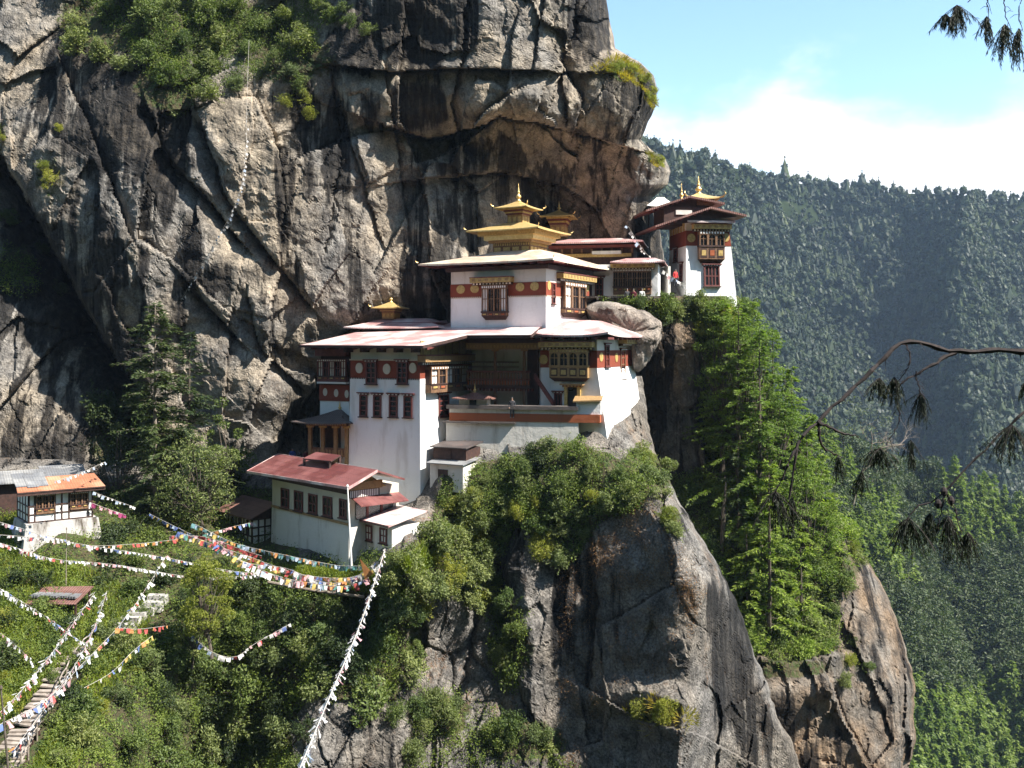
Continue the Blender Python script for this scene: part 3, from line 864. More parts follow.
def cornice(f, parent, a0, a1, z0, z1, d0, m=None, name='cornice', n=None):
    """painted timber cornice: dentil course, bevelled block course, gold fascia"""
    mb = MB(); h = z1 - z0
    m = m or M['goldpaint']
    f.box(mb, a0 + .06, a1 - .06, z0, z0 + .34 * h, -0.05, d0 * .5, M['darkwood'])
    nn = n or max(4, int((a1 - a0) / 0.32))
    dentils(f, mb, a0 + .06, a1 - .06, z0 + .05 * h, z0 + .27 * h, d0 * .5, nn, M['whitepaint'])
    f.box(mb, a0, a1, z0 + .34 * h, z1, -0.05, d0, m)
    f.box(mb, a0 - .03, a1 + .03, z1, z1 + .12 * h, -0.05, d0 + .06, M['redwood'])
    dentils(f, mb, a0 + .05, a1 - .05, z0 + .5 * h, z0 + .86 * h, d0, max(4, nn // 2), M['ochrewood'])
    return mb.build(name, parent)

def window(f, parent, x0, x1, y0, y1, wood='redwood', cols=2, rows=2, pane='pane', head=True, proud=0.12, name='window'):
    a0, a1, z0, z1 = f.rect(x0, x1, y0, y1)
    w, h = a1 - a0, z1 - z0
    t = min(0.13, w * .16)
    mb = MB(); wd = M[wood]
    f.box(mb, a0, a0 + t, z0, z1, -.05, proud, wd); f.box(mb, a1 - t, a1, z0, z1, -.05, proud, wd)
    f.box(mb, a0 + t, a1 - t, z1 - t, z1, -.05, proud, wd); f.box(mb, a0 + t, a1 - t, z0, z0 + t, -.05, proud, wd)
    iw = (w - 2 * t) / cols; tm = min(0.045, iw * .14)
    for k in range(1, cols):
        f.box(mb, a0 + t + k * iw - tm, a0 + t + k * iw + tm, z0 + t, z1 - t, -.05, proud - .04, wd)
    for k in range(1, rows):
        zz = z0 + t + k * (h - 2 * t) / rows
        f.box(mb, a0 + t, a1 - t, zz - tm, zz + tm, -.05, proud - .05, wd)
    o = mb.build(name, parent)
    mb = MB(); f.box(mb, a0 + t * .5, a1 - t * .5, z0 + t * .5, z1 - t * .5, -.04, proud - .09, M[pane]); mb.build('pane', o)
    mb = MB(); f.box(mb, a0 - .1, a1 + .1, z0 - .09, z0, -.05, proud + .08, M['darkwood']); mb.build('sill', o)
    if head:
        mb = MB()
        f.box(mb, a0 - .12, a1 + .12, z1, z1 + .1, -.05, proud + .05, M['darkwood'])
        f.box(mb, a0 - .2, a1 + .2, z1 + .1, z1 + .2, -.05, proud + .14, wd)
        dentils(f, mb, a0 - .12, a1 + .12, z1 + .01, z1 + .08, proud + .05, max(3, int(w / .22)), M['whitepaint'])
        mb.build('lintel', o)
    return o

def bay(f, parent, x0, x1, y0, y1, n=4, wood='wood', out=0.55, panes=None, ratio=0.42, arch=True, corbel=True, name='bay_window'):
    """projecting timber bay: carved parapet below, row of arched openings above"""
    a0, a1, z0, z1 = f.rect(x0, x1, y0, y1)
    w, h = a1 - a0, z1 - z0
    zs = z0 + h * ratio
    wd = M[wood]; mb = MB()
    f.box(mb, a0, a1, z0 + .12 * h if corbel else z0, zs, -.05, out, wd)
    f.box(mb, a0 - .05, a1 + .05, zs, zs + .05 * h, -.05, out + .06, M['darkwood'] if wood != 'ochrewood' else M['ochrewood'])
    f.box(mb, a0, a1, zs + .05 * h, z1 - .12 * h, -.05, out - .16, M['darkwood'])
    f.box(mb, a0, a1, z1 - .12 * h, z1, -.05, out + .03, wd)
    if corbel:
        A = f.at; zc0, zc1 = z0, z0 + .12 * h
        mb.hexa([A(a0 + .1 * w, zc0, out * .35), A(a1 - .1 * w, zc0, out * .35), A(a1 - .1 * w, zc0, -.05), A(a0 + .1 * w, zc0, -.05), A(a0, zc1, out), A(a1, zc1, out), A(a1, zc1, -.05), A(a0, zc1, -.05)], M['darkwood'])
    iw = w / n
    for k in range(n + 1):
        c = a0 + k * iw; tt = .12 * iw
        f.box(mb, max(a0, c - tt), min(a1, c + tt), zs + .05 * h, z1 - .12 * h, out - .16, out + .01, wd)
    if arch:
        zt = z1 - .12 * h; r = iw * .38; zr = zt - r * 1.15
        for k in range(n):
            c = a0 + (k + .5) * iw
            for sg in (-1, 1):
                pts = [f.at(c + sg * r, zt, out - .03)] + [f.at(c + sg * r * math.cos(q), zr + r * 1.1 * math.sin(q), out - .03) for q in np.linspace(math.pi / 2, 0, 6)]
                mb.poly(pts, wd)
    for k in range(n):        # carved panels of the parapet
        c0 = a0 + (k + .14) * iw; c1 = a0 + (k + .86) * iw
        zp0, zp1 = z0 + .12 * h + .14 * (zs - z0 - .12 * h), zs - .12 * (zs - z0 - .12 * h)
        f.box(mb, c0, c1, zp0, zp1, out - .01, out + .03, M['darkwood'])
        f.box(mb, c0 + .1 * iw, c1 - .1 * iw, zp0 + .2 * (zp1 - zp0), zp1 - .2 * (zp1 - zp0), out, out + .05, M['goldpaint'] if k % 2 == 0 or wood == 'ochrewood' else M['orange_band'])
    dentils(f, mb, a0, a1, z1 - .09 * h, z1 - .03 * h, out + .03, n * 3, M['whitepaint'] if wood != 'ochrewood' else M['goldpaint'])
    o = mb.build(name, parent)
    for k in range(n):
        c0 = a0 + (k + .12) * iw; c1 = a0 + (k + .88) * iw
        pm = M['pane'] if not panes or panes[k % len(panes)] == 'd' else M['whitepaint']
        p = MB(); f.box(p, c0, c1, zs + .05 * h, z1 - .12 * h, out - .17, out - .12, pm); po = p.build('pane', o)
        if pm is M['whitepaint']: po['label'] = 'white board pane'
        q = MB(); zz = (zs + z1) / 2
        f.box(q, c0, c1, zz - .03, zz + .03, out - .13, out - .07, wd); f.box(q, (c0 + c1) / 2 - .03, (c0 + c1) / 2 + .03, zs + .05 * h, z1 - .12 * h, out - .13, out - .075, wd)
        q.build('glazing_bar', o)
    return o

def medallions(f, parent, lst, m, ry=None):
    for x, y, r in lst:
        a, z = f.px(x, y); a2 = f.px(x + r, y)[0]; zr = abs(f.px(x, y + (ry or r))[1] - z)
        mb = MB(); f.disc(mb, a, z, abs(a2 - a), -.05, .07, m, zr)
        mb.build('medallion', parent)

def slab(mb, pts, th, mt, mu, edge=None):
    """roof plane: ring of local points (top face), thickness down"""
    mb.prism(pts, (0, 0, -th), mt, mu)
    if edge:
        n = len(pts)
        for i in range(n):
            a, c = Vector(pts[i]), Vector(pts[(i + 1) % n])
            d = (c - a); 
            if d.length < .05: continue
            nrm = Vector((d.y, -d.x, 0)); nrm.normalize(); nrm *= .05
            ring = [a - nrm * .0 + Vector((0, 0, .03)), c + Vector((0, 0, .03)), c + Vector((0, 0, -th - .04)), a + Vector((0, 0, -th - .04))]
            mb.prism(ring, nrm, edge)

def hip(mb, u0, u1, v0, v1, z0, z1, iu0, iu1, iv0, iv1, mt, mu, flare=0.35, upturn=0.25, th=0.12, rings=5, ns=6):
    """hipped roof with a hollow sweep and lifted corners; inner rectangle i* at z1"""
    prev = None; k0 = len(mb.V); m1, m2 = mb.mi(mt), mb.mi(mu)
    per = 4 * ns
    def ring(t, dz=0.0):
        x0, x1, y0, y1 = u0 + (iu0 - u0) * t, u1 + (iu1 - u1) * t, v0 + (iv0 - v0) * t, v1 + (iv1 - v1) * t
        z = z0 + (z1 - z0) * (t * (1 - flare) + flare * t * t) + dz
        pts = []
        for sx, sy, ex, ey in ((x0, y0, x1, y0), (x1, y0, x1, y1), (x1, y1, x0, y1), (x0, y1, x0, y0)):
            for j in range(ns):
                q = j / ns
                up = upturn * (1 - t) ** 2 * (abs(2 * q - 1) ** 3)
                pts.append((sx + (ex - sx) * q, sy + (ey - sy) * q, z + up))
        return pts
    for i in range(rings + 1): mb.V.extend(ring(i / rings))
    base = len(mb.V)
    mb.V.extend(ring(0, -th)); mb.V.extend(ring(1, -th))
    for i in range(rings):
        for j in range(per):
            a, c = k0 + i * per + j, k0 + i * per + (j + 1) % per
            mb.Fc.append((a, c, c + per, a + per)); mb.I.append(m1)
    for j in range(per):
        jj = (j + 1) % per
        mb.Fc.append((k0 + jj, k0 + j, base + j, base + jj)); mb.I.append(m1)
        mb.Fc.append((base + jj, base + j, base + per + j, base + per + jj)); mb.I.append(m2)
        mb.Fc.append((base + per + jj, base + per + j, k0 + rings * per + j, k0 + rings * per + jj)); mb.I.append(m1)
    mb.Fc.append(tuple(k0 + rings * per + j for j in range(per))); mb.I.append(m1)

def finial(parent, c, h, r, name='finial'):
    mb = MB()
    prof = [(.9, 0), (1.0, .06), (.55, .12), (.45, .18), (.95, .24), (1.0, .30), (.6, .38), (.3, .44), (.5, .50), (.52, .54), (.24, .60), (.34, .66), (.2, .72), (.12, .85), (.03, 1.0)]
    mb.lathe(c, [(a * r, b * h) for a, b in prof], M['gold'], 10)
    return mb.build(name, parent, smooth=True)

def corner_horns(parent, pts, s=0.35, m=None):
    for p, dx, dy in pts:
        mb = MB()
        b = Vector(p)
        mb.tube([b, b + Vector((dx * .35 * s, dy * .35 * s, .1 * s)), b + Vector((dx * .6 * s, dy * .6 * s, .5 * s)), b + Vector((dx * .45 * s, dy * .45 * s, .95 * s))], [.16 * s, .15 * s, .11 * s, .03 * s], m or M['gold'], 6)
        mb.build('roof_horn', parent)

def walls(mb, u0, u1, v0, v1, z0, z1, m, bat=0.0):
    mb.hexa([(u0 - bat, v0 - bat, z0), (u1 + bat, v0 - bat, z0), (u1 + bat, v1 + bat, z0), (u0 - bat, v1 + bat, z0), (u0, v0, z1), (u1, v0, z1), (u1, v1, z1), (u0, v1, z1)], m)

def pagoda_top(fr, root, cu, cv, zb, s, h1=1.0, body=True, sx=1.0):
    """small gilded lantern: carved neck, swept roof, finial; s = half width of the eaves"""
    mb = MB()
    b = s * .45
    walls(mb, cu - b * sx, cu + b * sx, cv - b, cv + b, zb, zb + .62 * s * h1, M['ochrewood'])
    for k in range(4):
        e = b + (.05 + .05 * k) * s
        mb.box(cu - e * sx, cu + e * sx, cv - e, cv + e, zb + (.62 + .10 * k) * s * h1, zb + (.62 + .10 * k + .085) * s * h1, M['goldpaint'] if k % 2 else M['redwood'])
    f = Face(fr, 'front', cv - b)
    g = Face(fr, 'side', cu + b * sx)
    for ff, c, w in ((f, cu, b * sx), (g, cv, b)):
        for k in range(3):
            x = c - w + (k + .5) * 2 * w / 3
            ff.box(mb, x - w * .2, x + w * .2, zb + .12 * s, zb + .5 * s * h1, -.02, .03, M['goldpaint'])
    mb.build('lantern', root)
    zr = zb + (.62 + .4) * s * h1
    mb = MB()
    hip(mb, cu - s * sx, cu + s * sx, cv - s, cv + s, zr, zr + .42 * s, cu - .1 * s, cu + .1 * s, cv - .1 * s, cv + .1 * s, M['gold'], M['goldpaint'], .35, .03 * s, .08)
    ro = mb.build('lantern_roof', root)
    zc = zr + .10 * s
    corner_horns(ro, [((cu + sx * s * a, cv + s * c, zc), a, c) for a in (-1, 1) for c in (-1, 1)], .2 * s)
    return zr + .42 * s
# ------------------------------------------------------------------ the temples
def lz(fr, py, Y):            # picture row at a depth -> local height
    return (HY - py) * Y / F - fr.o.z

# ---- white corner block under the broad roof
B = Frame(420, 472, 82.0, 28)
rb = B.empty('corner_temple', 'tall white corner block with four slit windows under the broad faded red roof', 'temple')
uL = B.front(350, 420)[0]
zt = B.front(400, 347)[1]
zband0, zband1 = B.front(384, 378.3)[1], B.front(384, 360.6)[1]
mb = MB(); walls(mb, uL, 0, 0, 9.5, -3.5, zband0, M['white'], .12); mb.build('wall', rb)
mb = MB(); walls(mb, uL + .02, -.02, .02, 9.4, zband0, zband1, M['khemar'])
fB = Face(B, 'front', 0, zband0, -3.5, .12); sB = Face(B, 'side', 0, zband0, -3.5, .12)
fBu, sBu = Face(B, 'front', 0), Face(B, 'side', 0)
dentils(fBu, mb, uL, 0, zband0 - .09, zband0 + .02, .03, 40, M['darkwood'])
mb.build('red_band', rb)
mb = MB(); walls(mb, uL + .04, -.04, .06, 9.3, zband1, zt + .35, M['oldwhite'])
fBu.box(mb, uL, 0, zband1, zband1 + .12, -.05, .12, M['cream'])
for k in range(5):            # rafter heads over the top course
    u = uL + .15 + k * (-uL - .3) / 4
    fBu.box(mb, u - .16, u + .16, zt - .45, zt + .2, -.05, .9, M['darkwood'])
mb.build('top_course', rb)
mb = MB(); sBu.box(mb, .1, 9.4, zband1 - .1, zt + .5, -.05, .06, M['goldpaint'])
for k in range(8): sBu.box(mb, .3 + k * 1.15, .42 + k * 1.15, zband1 - .05, zt + .5, .0, .1, M['ochrewood'])
mb.build('frieze', rb)
a0, a1, z0, z1 = sBu.rect(421, 472, 356, 361.5)
cornice(sBu, rb, -.3, a1 - .3, z0 - .25, z1 + .05, .75, M['ochrewood'])
medallions(fBu, rb, [(359.5, 368, 3.6), (387, 369, 3.8), (413, 368, 3.6)], M['cream'], 5.3)
for x0, x1 in ((366.5, 377), (397.5, 408)): window(fBu, rb, x0, x1, 361.5, 384, cols=2, rows=4, proud=.16)
for x0, x1, d in ((360, 367.7, 0), (373.7, 381.7, .3), (389.5, 398, .6), (404, 412.6, 1.0)):
    window(fB, rb, x0, x1, 394.5 + d, 416.5 + d, cols=1, rows=4, proud=.1)
bay(sBu, rb, 425.5, 463, 366, 391.5, n=5, wood='wood', out=.55, panes='wdwdw', ratio=.30, arch=False, corbel=False)
window(sB, rb, 438, 448, 394.5, 416.5, cols=2, rows=4)
# roof
ze = B.front(360, 345.5, -1.4)[1]
pl0, pln = (0, -1.4, ze), (0, -.165, 1)
def onB(x, y): return B.plane(x, y, pl0, pln)
mb = MB()
slab(mb, [onB(x, y) for x, y in ((299, 345.3), (361, 345.6), (423, 346), (445, 341), (467, 335.5), (531, 335.2), (548, 321), (500, 319.5), (440, 320), (395, 323), (351, 333.5))], .16, M['roof_pink'], M['darkwood'], M['darkwood'])
ro = mb.build('roof', rb)
mb = MB()
for k in range(9):
    u = uL - 3.0 + k * 1.45
    mb.hexa([(u - .08, -1.3, ze - .36), (u + .08, -1.3, ze - .36), (u + .08, 3, ze + .35), (u - .08, 3, ze + .35), (u - .08, -1.3, ze - .18), (u + .08, -1.3, ze - .18), (u + .08, 3, ze + .53), (u - .08, 3, ze + .53)], M['redwood'])
mb.build('rafter', ro)['kind'] = 'stuff'

# ---- low red upper roof with its gilded lantern, against the cliff
U2 = Frame(440, 335, 90.5, 20)
r2 = U2.empty('roof_shrine', 'small red gabled shrine with one gilded lantern, built against the cliff behind the broad roof', 'shrine')
mb = MB()
z0 = U2.front(400, 331)[1]; zr = U2.front(400, 319.5)[1]
ul = U2.front(349, 325)[0]
walls(mb, ul + .8, -.6, .6, 5, z0 - 2, zr - .25, M['redwood']); mb.build('wall', r2)
mb = MB(); hip(mb, ul, .3, -1.0, 6.5, zr - .75, zr + .15, ul * .75, ul * .25, 2.0, 3.5, M['roof_pink'], M['darkwood'], .2, .1, .12); mb.build('roof', r2)
mb = MB()
for k in range(5): mb.box(ul + 1.2 + k * 1.4, ul + 1.35 + k * 1.4, .52, .6, z0 - 1, zr - .4, M['goldpaint'])
mb.build('post', r2)['kind'] = 'stuff'
cu, zb = U2.front(391, 318, 2.2)
s = 21.0 * .0925 / 1.28
ztop = pagoda_top(U2, r2, cu, 2.2, zb - .1, s * .92, .72)
finial(r2, (cu, 2.2, ztop - .05), 1.15, .2)

# ---- wing in the shade left of the corner block
J = Frame(349, 470, 86.6, 24)
rj = J.empty('shaded_wing', 'shaded red and brown wing with white paned windows between the corner block and the cave', 'temple wing')
uj = J.front(320, 390)[0]
zz = lambda y: J.front(335, y)[1]
fJ = Face(J, 'front', 0)
mb = MB(); walls(mb, uj, 0, 0, 6, -3.5, zz(401), M['white']); mb.build('wall', rj)
mb = MB(); walls(mb, uj - .05, 0, -.05, 6, zz(401), zz(385), M['khemar']); mb.build('red_band', rj)
mb = MB(); walls(mb, uj + .05, 0, .1, 6, zz(384.9), zz(350), M['darkwood']); fJ.box(mb, uj, .0, zz(383.5), zz(381.8), -.05, .5, M['whitepaint']); mb.build('upper_storey', rj)
mb = MB(); fJ.box(mb, uj - .2, 0, zz(356), zz(349), 0, .5, M['redwood']); fJ.box(mb, uj - .3, 0, zz(349), zz(346.8), 0, .9, M['darkwood']); mb.build('cornice', rj)
bay(fJ, rj, 319.5, 348, 359, 382, n=5, wood='redwood', out=.35, panes='wdwdw', ratio=.22, arch=False, corbel=False)
medallions(fJ, rj, [(325.5, 392, 2.2), (336.5, 393, 2.2), (347, 394, 2.0)], M['cream'], 4)
# ---- open cave shrine with dark pyramid roof
K = Frame(347, 459, 85.2, 18)
rk = K.empty('cave_shrine', 'dark timber shrine with pyramid roof and small gilded finial beside the cave', 'shrine')
uk = K.front(308, 440)[0]
zk = lambda y: K.front(330, y)[1]
mb = MB(); walls(mb, uk + .5, -.1, 1.4, 3.2, -3, zk(422), M['darkwood']); mb.build('wall', rk)
fK = Face(K, 'front', 0)
for x in (309.5, 322, 335, 346):
    a = fK.px(x, 440)[0]
    mb = MB(); mb.box(a - .14, a + .14, 0, .28, -.6, zk(427), M['ochrewood']); mb.box(a - .3, a + .3, -.02, .3, zk(428), zk(425.5), M['goldpaint']); mb.build('column', rk)
mb = MB(); fK.box(mb, uk, 0, zk(426), zk(421.5), -.3, .12, M['wood']); dentils(fK, mb, uk, 0, zk(425), zk(422.6), .12, 16, M['goldpaint']); mb.build('lintel', rk)
mb = MB(); fK.box(mb, uk + .2, -.1, zk(457), zk(448), -.25, -.1, M['wood']); dentils(fK, mb, uk + .2, -.1, zk(455), zk(450), -.1, 12, M['ochrewood']); mb.build('railing', rk)
mb = MB(); u0 = K.front(292, 423, -.9)[0]
hip(mb, u0, .5, -1.1, 3.8, zk(422.5), zk(410.5), uk * .38 - .2, uk * .38 + .2, 1.2, 1.6, M['roof_dark'], M['darkwood'], .3, .12, .1); mb.build('roof', rk)
finial(rk, (uk * .38, 1.4, zk(411.5)), .9, .17)

# ---- upper temple with gilded two-tier roof
A = Frame(546, 330, 86.0, 28)
ra = A.empty('upper_temple', 'upper white temple with red band and gold discs, crowned by the two-tier gilded pagoda roof', 'temple')
uA = A.front(450.8, 300)[0]; DA = 9.2
za = lambda y: A.front(546, y)[1]
fA, sA = Face(A, 'front', 0), Face(A, 'side', 0)
mb = MB(); walls(mb, uA, 0, 0, DA, za(410), za(296), M['white']); mb.build('wall', ra)
mb = MB(); walls(mb, uA - .02, .03, -.03, DA, za(296), za(281.5), M['khemar']); dentils(fA, mb, uA, 0, za(296.6), za(295), .05, 46, M['cream']); dentils(sA, mb, 0, DA, za(296.6), za(295), .05, 40, M['cream']); mb.build('red_band', ra)
mb = MB(); walls(mb, uA + .02, 0.0, 0.0, DA, za(281.5), za(266), M['oldwhite']); mb.build('top_course', ra)
bay(fA, ra, 484, 508.5, 285, 320, n=4, wood='wood', out=.45, panes='wddw', ratio=.2, arch=False)
a0, a1, z0, z1 = fA.rect(473.5, 514, 278, 285); cornice(fA, ra, a0, a1, z0, z1, .7)
bay(sA, ra, 560.5, 582, 283, 317.5, n=3, wood='wood', out=.45, panes='wdd', ratio=.22, arch=False)
a0, a1, z0, z1 = sA.rect(556.5, 590, 275.5, 283); cornice(sA, ra, a0, a1, z0, z1, .7)
window(sA, ra, 551.3, 554.6, 283, 304, cols=1, rows=3, head=False)
medallions(fA, ra, [(461, 289.5, 4.3), (475, 288.8, 4.3), (520.3, 287, 4.4), (534.8, 286.3, 4.4)], M['goldpaint'])
medallions(sA, ra, [(548.7, 285.5, 1.6), (587, 287, 1.6)], M['goldpaint'], 4.6)
zA = A.front(559, 257.5, -1.3)[1]
uA0 = A.front(418, 264, -1.3)[0]; vA1 = A.side(614.5, 261, 1.3)[0]
mb = MB()
for k in range(12):
    u = uA0 + .8 + k * (1.2 - uA0 - .8) / 11
    mb.box(u - .09, u + .09, -1.1, 1, zA - .32, zA - .14, M['redwood'])
for k in range(11):
    v = -.6 + k * (vA1 + .2) / 10
    mb.box(-.5, 1.15, v - .09, v + .09, zA - .34, zA - .15, M['redwood'])
mb.box(uA - .35, .35, -.35, DA + .3, za(268.5), za(264.5), M['darkwood'])
mb.build('rafter', ra)['kind'] = 'stuff'
mb = MB()
hip(mb, uA0, 1.3, -1.3, vA1, zA - .1, zA + 1.15, uA * .62, -1.8, 2.4, 6.5, M['roof_cream'], M['redwood'], .1, .08, .16, rings=5)
ro = mb.build('roof', ra)
corner_horns(ro, [((uA0, -1.3, zA + .1), -1, -1), ((1.3, -1.3, zA + .1), 1, -1), ((1.3, vA1, zA + .1), 1, 1)], .28)
# gilded upper tiers
vF = 2.6
uF1, zF0 = A.front(530, 254.5, vF); uF0 = A.front(493, 250, vF)[0]; vF1 = A.side(547, 250, uF1)[0]
fF, sF = Face(A, 'front', vF), Face(A, 'side', uF1)
zf = lambda y: A.front(530, y, vF)[1]
mb = MB(); walls(mb, uF0, uF1, vF, vF1, zF0 - 1.2, zf(236), M['wood'])
for ff, b0, b1, n in ((fF, uF0, uF1, 4), (sF, vF, vF1, 5)):
    w = (b1 - b0) / n
    for k in range(n): ff.box(mb, b0 + (k + .14) * w, b0 + (k + .86) * w, zf(253), zf(246), -.03, .05, M['goldpaint'])
    dentils(ff, mb, b0, b1, zf(244.5), zf(242.2), .03, n * 4, M['goldpaint']); dentils(ff, mb, b0 - .05, b1 + .05, zf(241.8), zf(239.8), .12, n * 5, M['goldpaint'])
mb.build('upper_wall', ra)
mb = MB(); e = .62; mb.box(uF0 - e, uF1 + e, vF - e, vF1 + e, zf(239), zf(234.2), M['gold']); mb.box(uF0 - e * .5, uF1 + e * .5, vF - e * .5, vF1 + e * .5, zf(241.4), zf(239), M['ochrewood']); mb.build('upper_cornice', ra)
u0 = A.front(466, 229, vF - 1.5)[0]; u1, zr1 = A.front(538, 226.5, vF - 1.5); v1 = A.side(571, 228, u1)[0]
mb = MB(); mb.box(u0 + .8, u1 - .7, vF - .8, v1 - .8, zf(234.4), zr1, M['goldpaint'])
hip(mb, u0, u1, vF - 1.5, v1, zr1 - .05, zr1 + .75, (uF0 + uF1) / 2 - 1.1, (uF0 + uF1) / 2 + 1.1, vF + .6, vF + 2.6, M['gold'], M['ochrewood'], .15, .07, .12)
ro = mb.build('middle_roof', ra)
corner_horns(ro, [((u0, vF - 1.5, zr1 + .12), -1, -1), ((u1, vF - 1.5, zr1 + .12), 1, -1), ((u1, v1, zr1 + .12), 1, 1)], .26)
cu = (uF0 + uF1) / 2 + .15; cv = vF + 1.6
cu = A.front(518.5, 215, cv)[0]; zb = A.front(518.5, 224, cv)[1]
s = 25.8 * .0885 / 1.35
ztop = pagoda_top(A, ra, cu, cv, zb - .15, s, .88)
finial(ra, (cu, cv, ztop - .06), A.front(518, 182.7, cv)[1] - ztop, .26)

# ---- second gilded lantern and the red roofed hall behind
G = Frame(643, 268, 98.0, 12)
rg = G.empty('rear_hall', 'long low red roofed hall with a gilded lantern, half hidden behind the upper temple', 'temple')
ug = G.front(548, 250)[0]
zg = lambda y: G.front(600, y)[1]
mb = MB(); walls(mb, ug + .8, -1.0, .8, 5, zg(300), zg(246), M['darkwood']); mb.build('wall', rg)
fG = Face(G, 'front', .8)
mb = MB(); fG.box(mb, ug + .8, -1.2, zg(256.5), zg(253), 0, .3, M['goldpaint']); fG.box(mb, G.front(592, 253)[0], G.front(621, 253)[0], zg(254), zg(251), 0, .9, M['oldwhite'])
for k in range(9): fG.box(mb, ug + 1.2 + k * 1.0, ug + 1.4 + k * 1.0, zg(253), zg(246.5), 0, .12, M['wood'])
mb.build('beam', rg)
mb = MB(); mb.box(ug + .1, -.3, -.2, 5, zg(247.5), zg(245), M['redwood'])
hip(mb, ug, .1, -.9, 6, zg(242.8), zg(236.8), ug * .8, ug * .25, 1.6, 3, M['roof_pink'], M['redwood'], .0, .08, .14); mb.build('roof', rg)
cu, zb = G.front(559, 228, 3.2); s = 21 * .1 / 1.2
pz = pagoda_top(G, rg, cu, 3.2, zb - 1.0, s, 1.15)
finial(rg, (cu, 3.2, pz - .06), G.front(558, 200, 3.2)[1] - pz, .2)

# ---- gallery hall with carved grille between temple and tower
H = Frame(658, 300, 95.0, 12)
rh = H.empty('gallery_hall', 'small hall with carved brown grille under a gold cornice, beside the stairs to the tower', 'temple hall')
zh = lambda y: H.front(635, y)[1]
fH = Face(H, 'front', 0)
uh = H.front(592, 290)[0]
mb = MB(); walls(mb, uh, 0, 0, 3.5, -1.5, zh(264), M['white']); mb.build('wall', rh)
bay(fH, rh, 613.5, 651.5, 269, 294.5, n=8, wood='wood', out=.3, ratio=.27, arch=True, corbel=False, name='grille')
a0, a1, z0, z1 = fH.rect(611, 655, 264, 270); cornice(fH, rh, a0, a1, z0, z1, .6)
window(fH, rh, 595, 603.5, 278, 296, cols=2, rows=3)
mb = MB(); c = [H.front(x, y, v) for x, y, v in ((608, 263.5, -1), (662, 261.5, -1))]
hip(mb, H.front(610, 263, -1)[0], .7, -1.0, 4.5, zh(263), zh(256.5), -3.2, -.4, 1.8, 2.6, M['roof_pink'], M['redwood'], .0, .1, .12)
mb.build('roof', rh)

# ---- right hall above the terrace
E = Frame(597, 430, 82.5, 24)
re_ = E.empty('lower_hall', 'bright white lower hall with an ochre four arched bay window above the terrace wall', 'temple')
uE = E.front(540.5, 380)[0]; DE = 10.5
zq = lambda y: E.front(597, y)[1]
fE, sE = Face(E, 'front', 0), Face(E, 'side', 0, zq(368), zq(432), .5)
sEu = Face(E, 'side', 0)
mb = MB(); mb.hexa([(uE, 0, zq(455)), (1.1, 0, zq(455)), (1.1, DE, zq(455)), (uE, DE, zq(455)), (uE, 0, zq(368)), (0, 0, zq(368)), (0, DE, zq(368)), (uE, DE, zq(368))], M['white']); mb.build('wall', re_)
mb = MB(); walls(mb, uE - .02, .03, -.03, DE, zq(368), zq(350.5), M['khemar']); mb.build('red_band', re_)
mb = MB(); walls(mb, uE, 0, 0, DE, zq(350.5), zq(338), M['oldwhite']); mb.build('top_course', re_)
bay(fE, re_, 551.5, 589.5, 349, 381.5, n=4, wood='ochrewood', out=.5, ratio=.45)
a0, a1, z0, z1 = fE.rect(541.5, 595, 342, 350); cornice(fE, re_, a0, a1, z0, z1, .75)
medallions(fE, re_, [(543.8, 359.5, 4.4)], M['goldpaint'], 4.8)
medallions(sEu, re_, [(600.8, 357, 1.7), (616, 357.5, 1.4)], M['goldpaint'], 4.6)
window(sEu, re_, 604.5, 608.5, 345, 367, cols=1, rows=3)
window(sEu, re_, 620, 624.5, 350, 379, cols=1, rows=4, wood='wood')
a0, a1, z0, z1 = sEu.rect(618.5, 637, 339, 346); cornice(sEu, re_, a0, a1, z0, z1, .8)
# yellow doorway on the terrace
a0, a1, z0, z1 = fE.rect(565, 581, 387, 407)
mb = MB(); f = fE
f.box(mb, a0, a0 + .28, z0, z1, -.05, .22, M['goldpaint']); f.box(mb, a1 - .28, a1, z0, z1, -.05, .22, M['goldpaint']); f.box(mb, a0 - .15, a1 + .15, z1, z1 + .16, -.05, .3, M['goldpaint']); f.box(mb, a0 - .3, a1 + .3, z1 + .16, z1 + .3, -.05, .5, M['ochrewood']); dentils(f, mb, a0 - .2, a1 + .2, z1 + .02, z1 + .13, .3, 6, M['redwood'])
do = mb.build('doorway', re_)
mb = MB(); f.box(mb, a0 + .28, a1 - .28, z0, z1, -.03, .05, M['pane']); mb.build('door_leaf', do)
window(fE, re_, 554.5, 562, 393, 407, cols=2, rows=1)
zr = zq(335.2)
mb = MB(); hip(mb, E.front(530, 336, -1.2)[0], 1.35, -1.2, DE + .8, zr, zr + 1.35, uE + 1.0, -2.0, 3.6, 7, M['roof_pink'], M['darkwood'], .0, .25, .16)
ro = mb.build('roof', re_)
mb = MB()
for k in range(8):
    u = uE - .4 + k * .95
    mb.box(u - .09, u + .09, -1.0, .5, zr - .36, zr - .17, M['redwood'])
for k in range(9):
    v = -.4 + k * 1.2
    mb.box(-.5, 1.2, v - .09, v + .09, zr - .36, zr - .17, M['redwood'])
mb.build('rafter', ro)['kind'] = 'stuff'

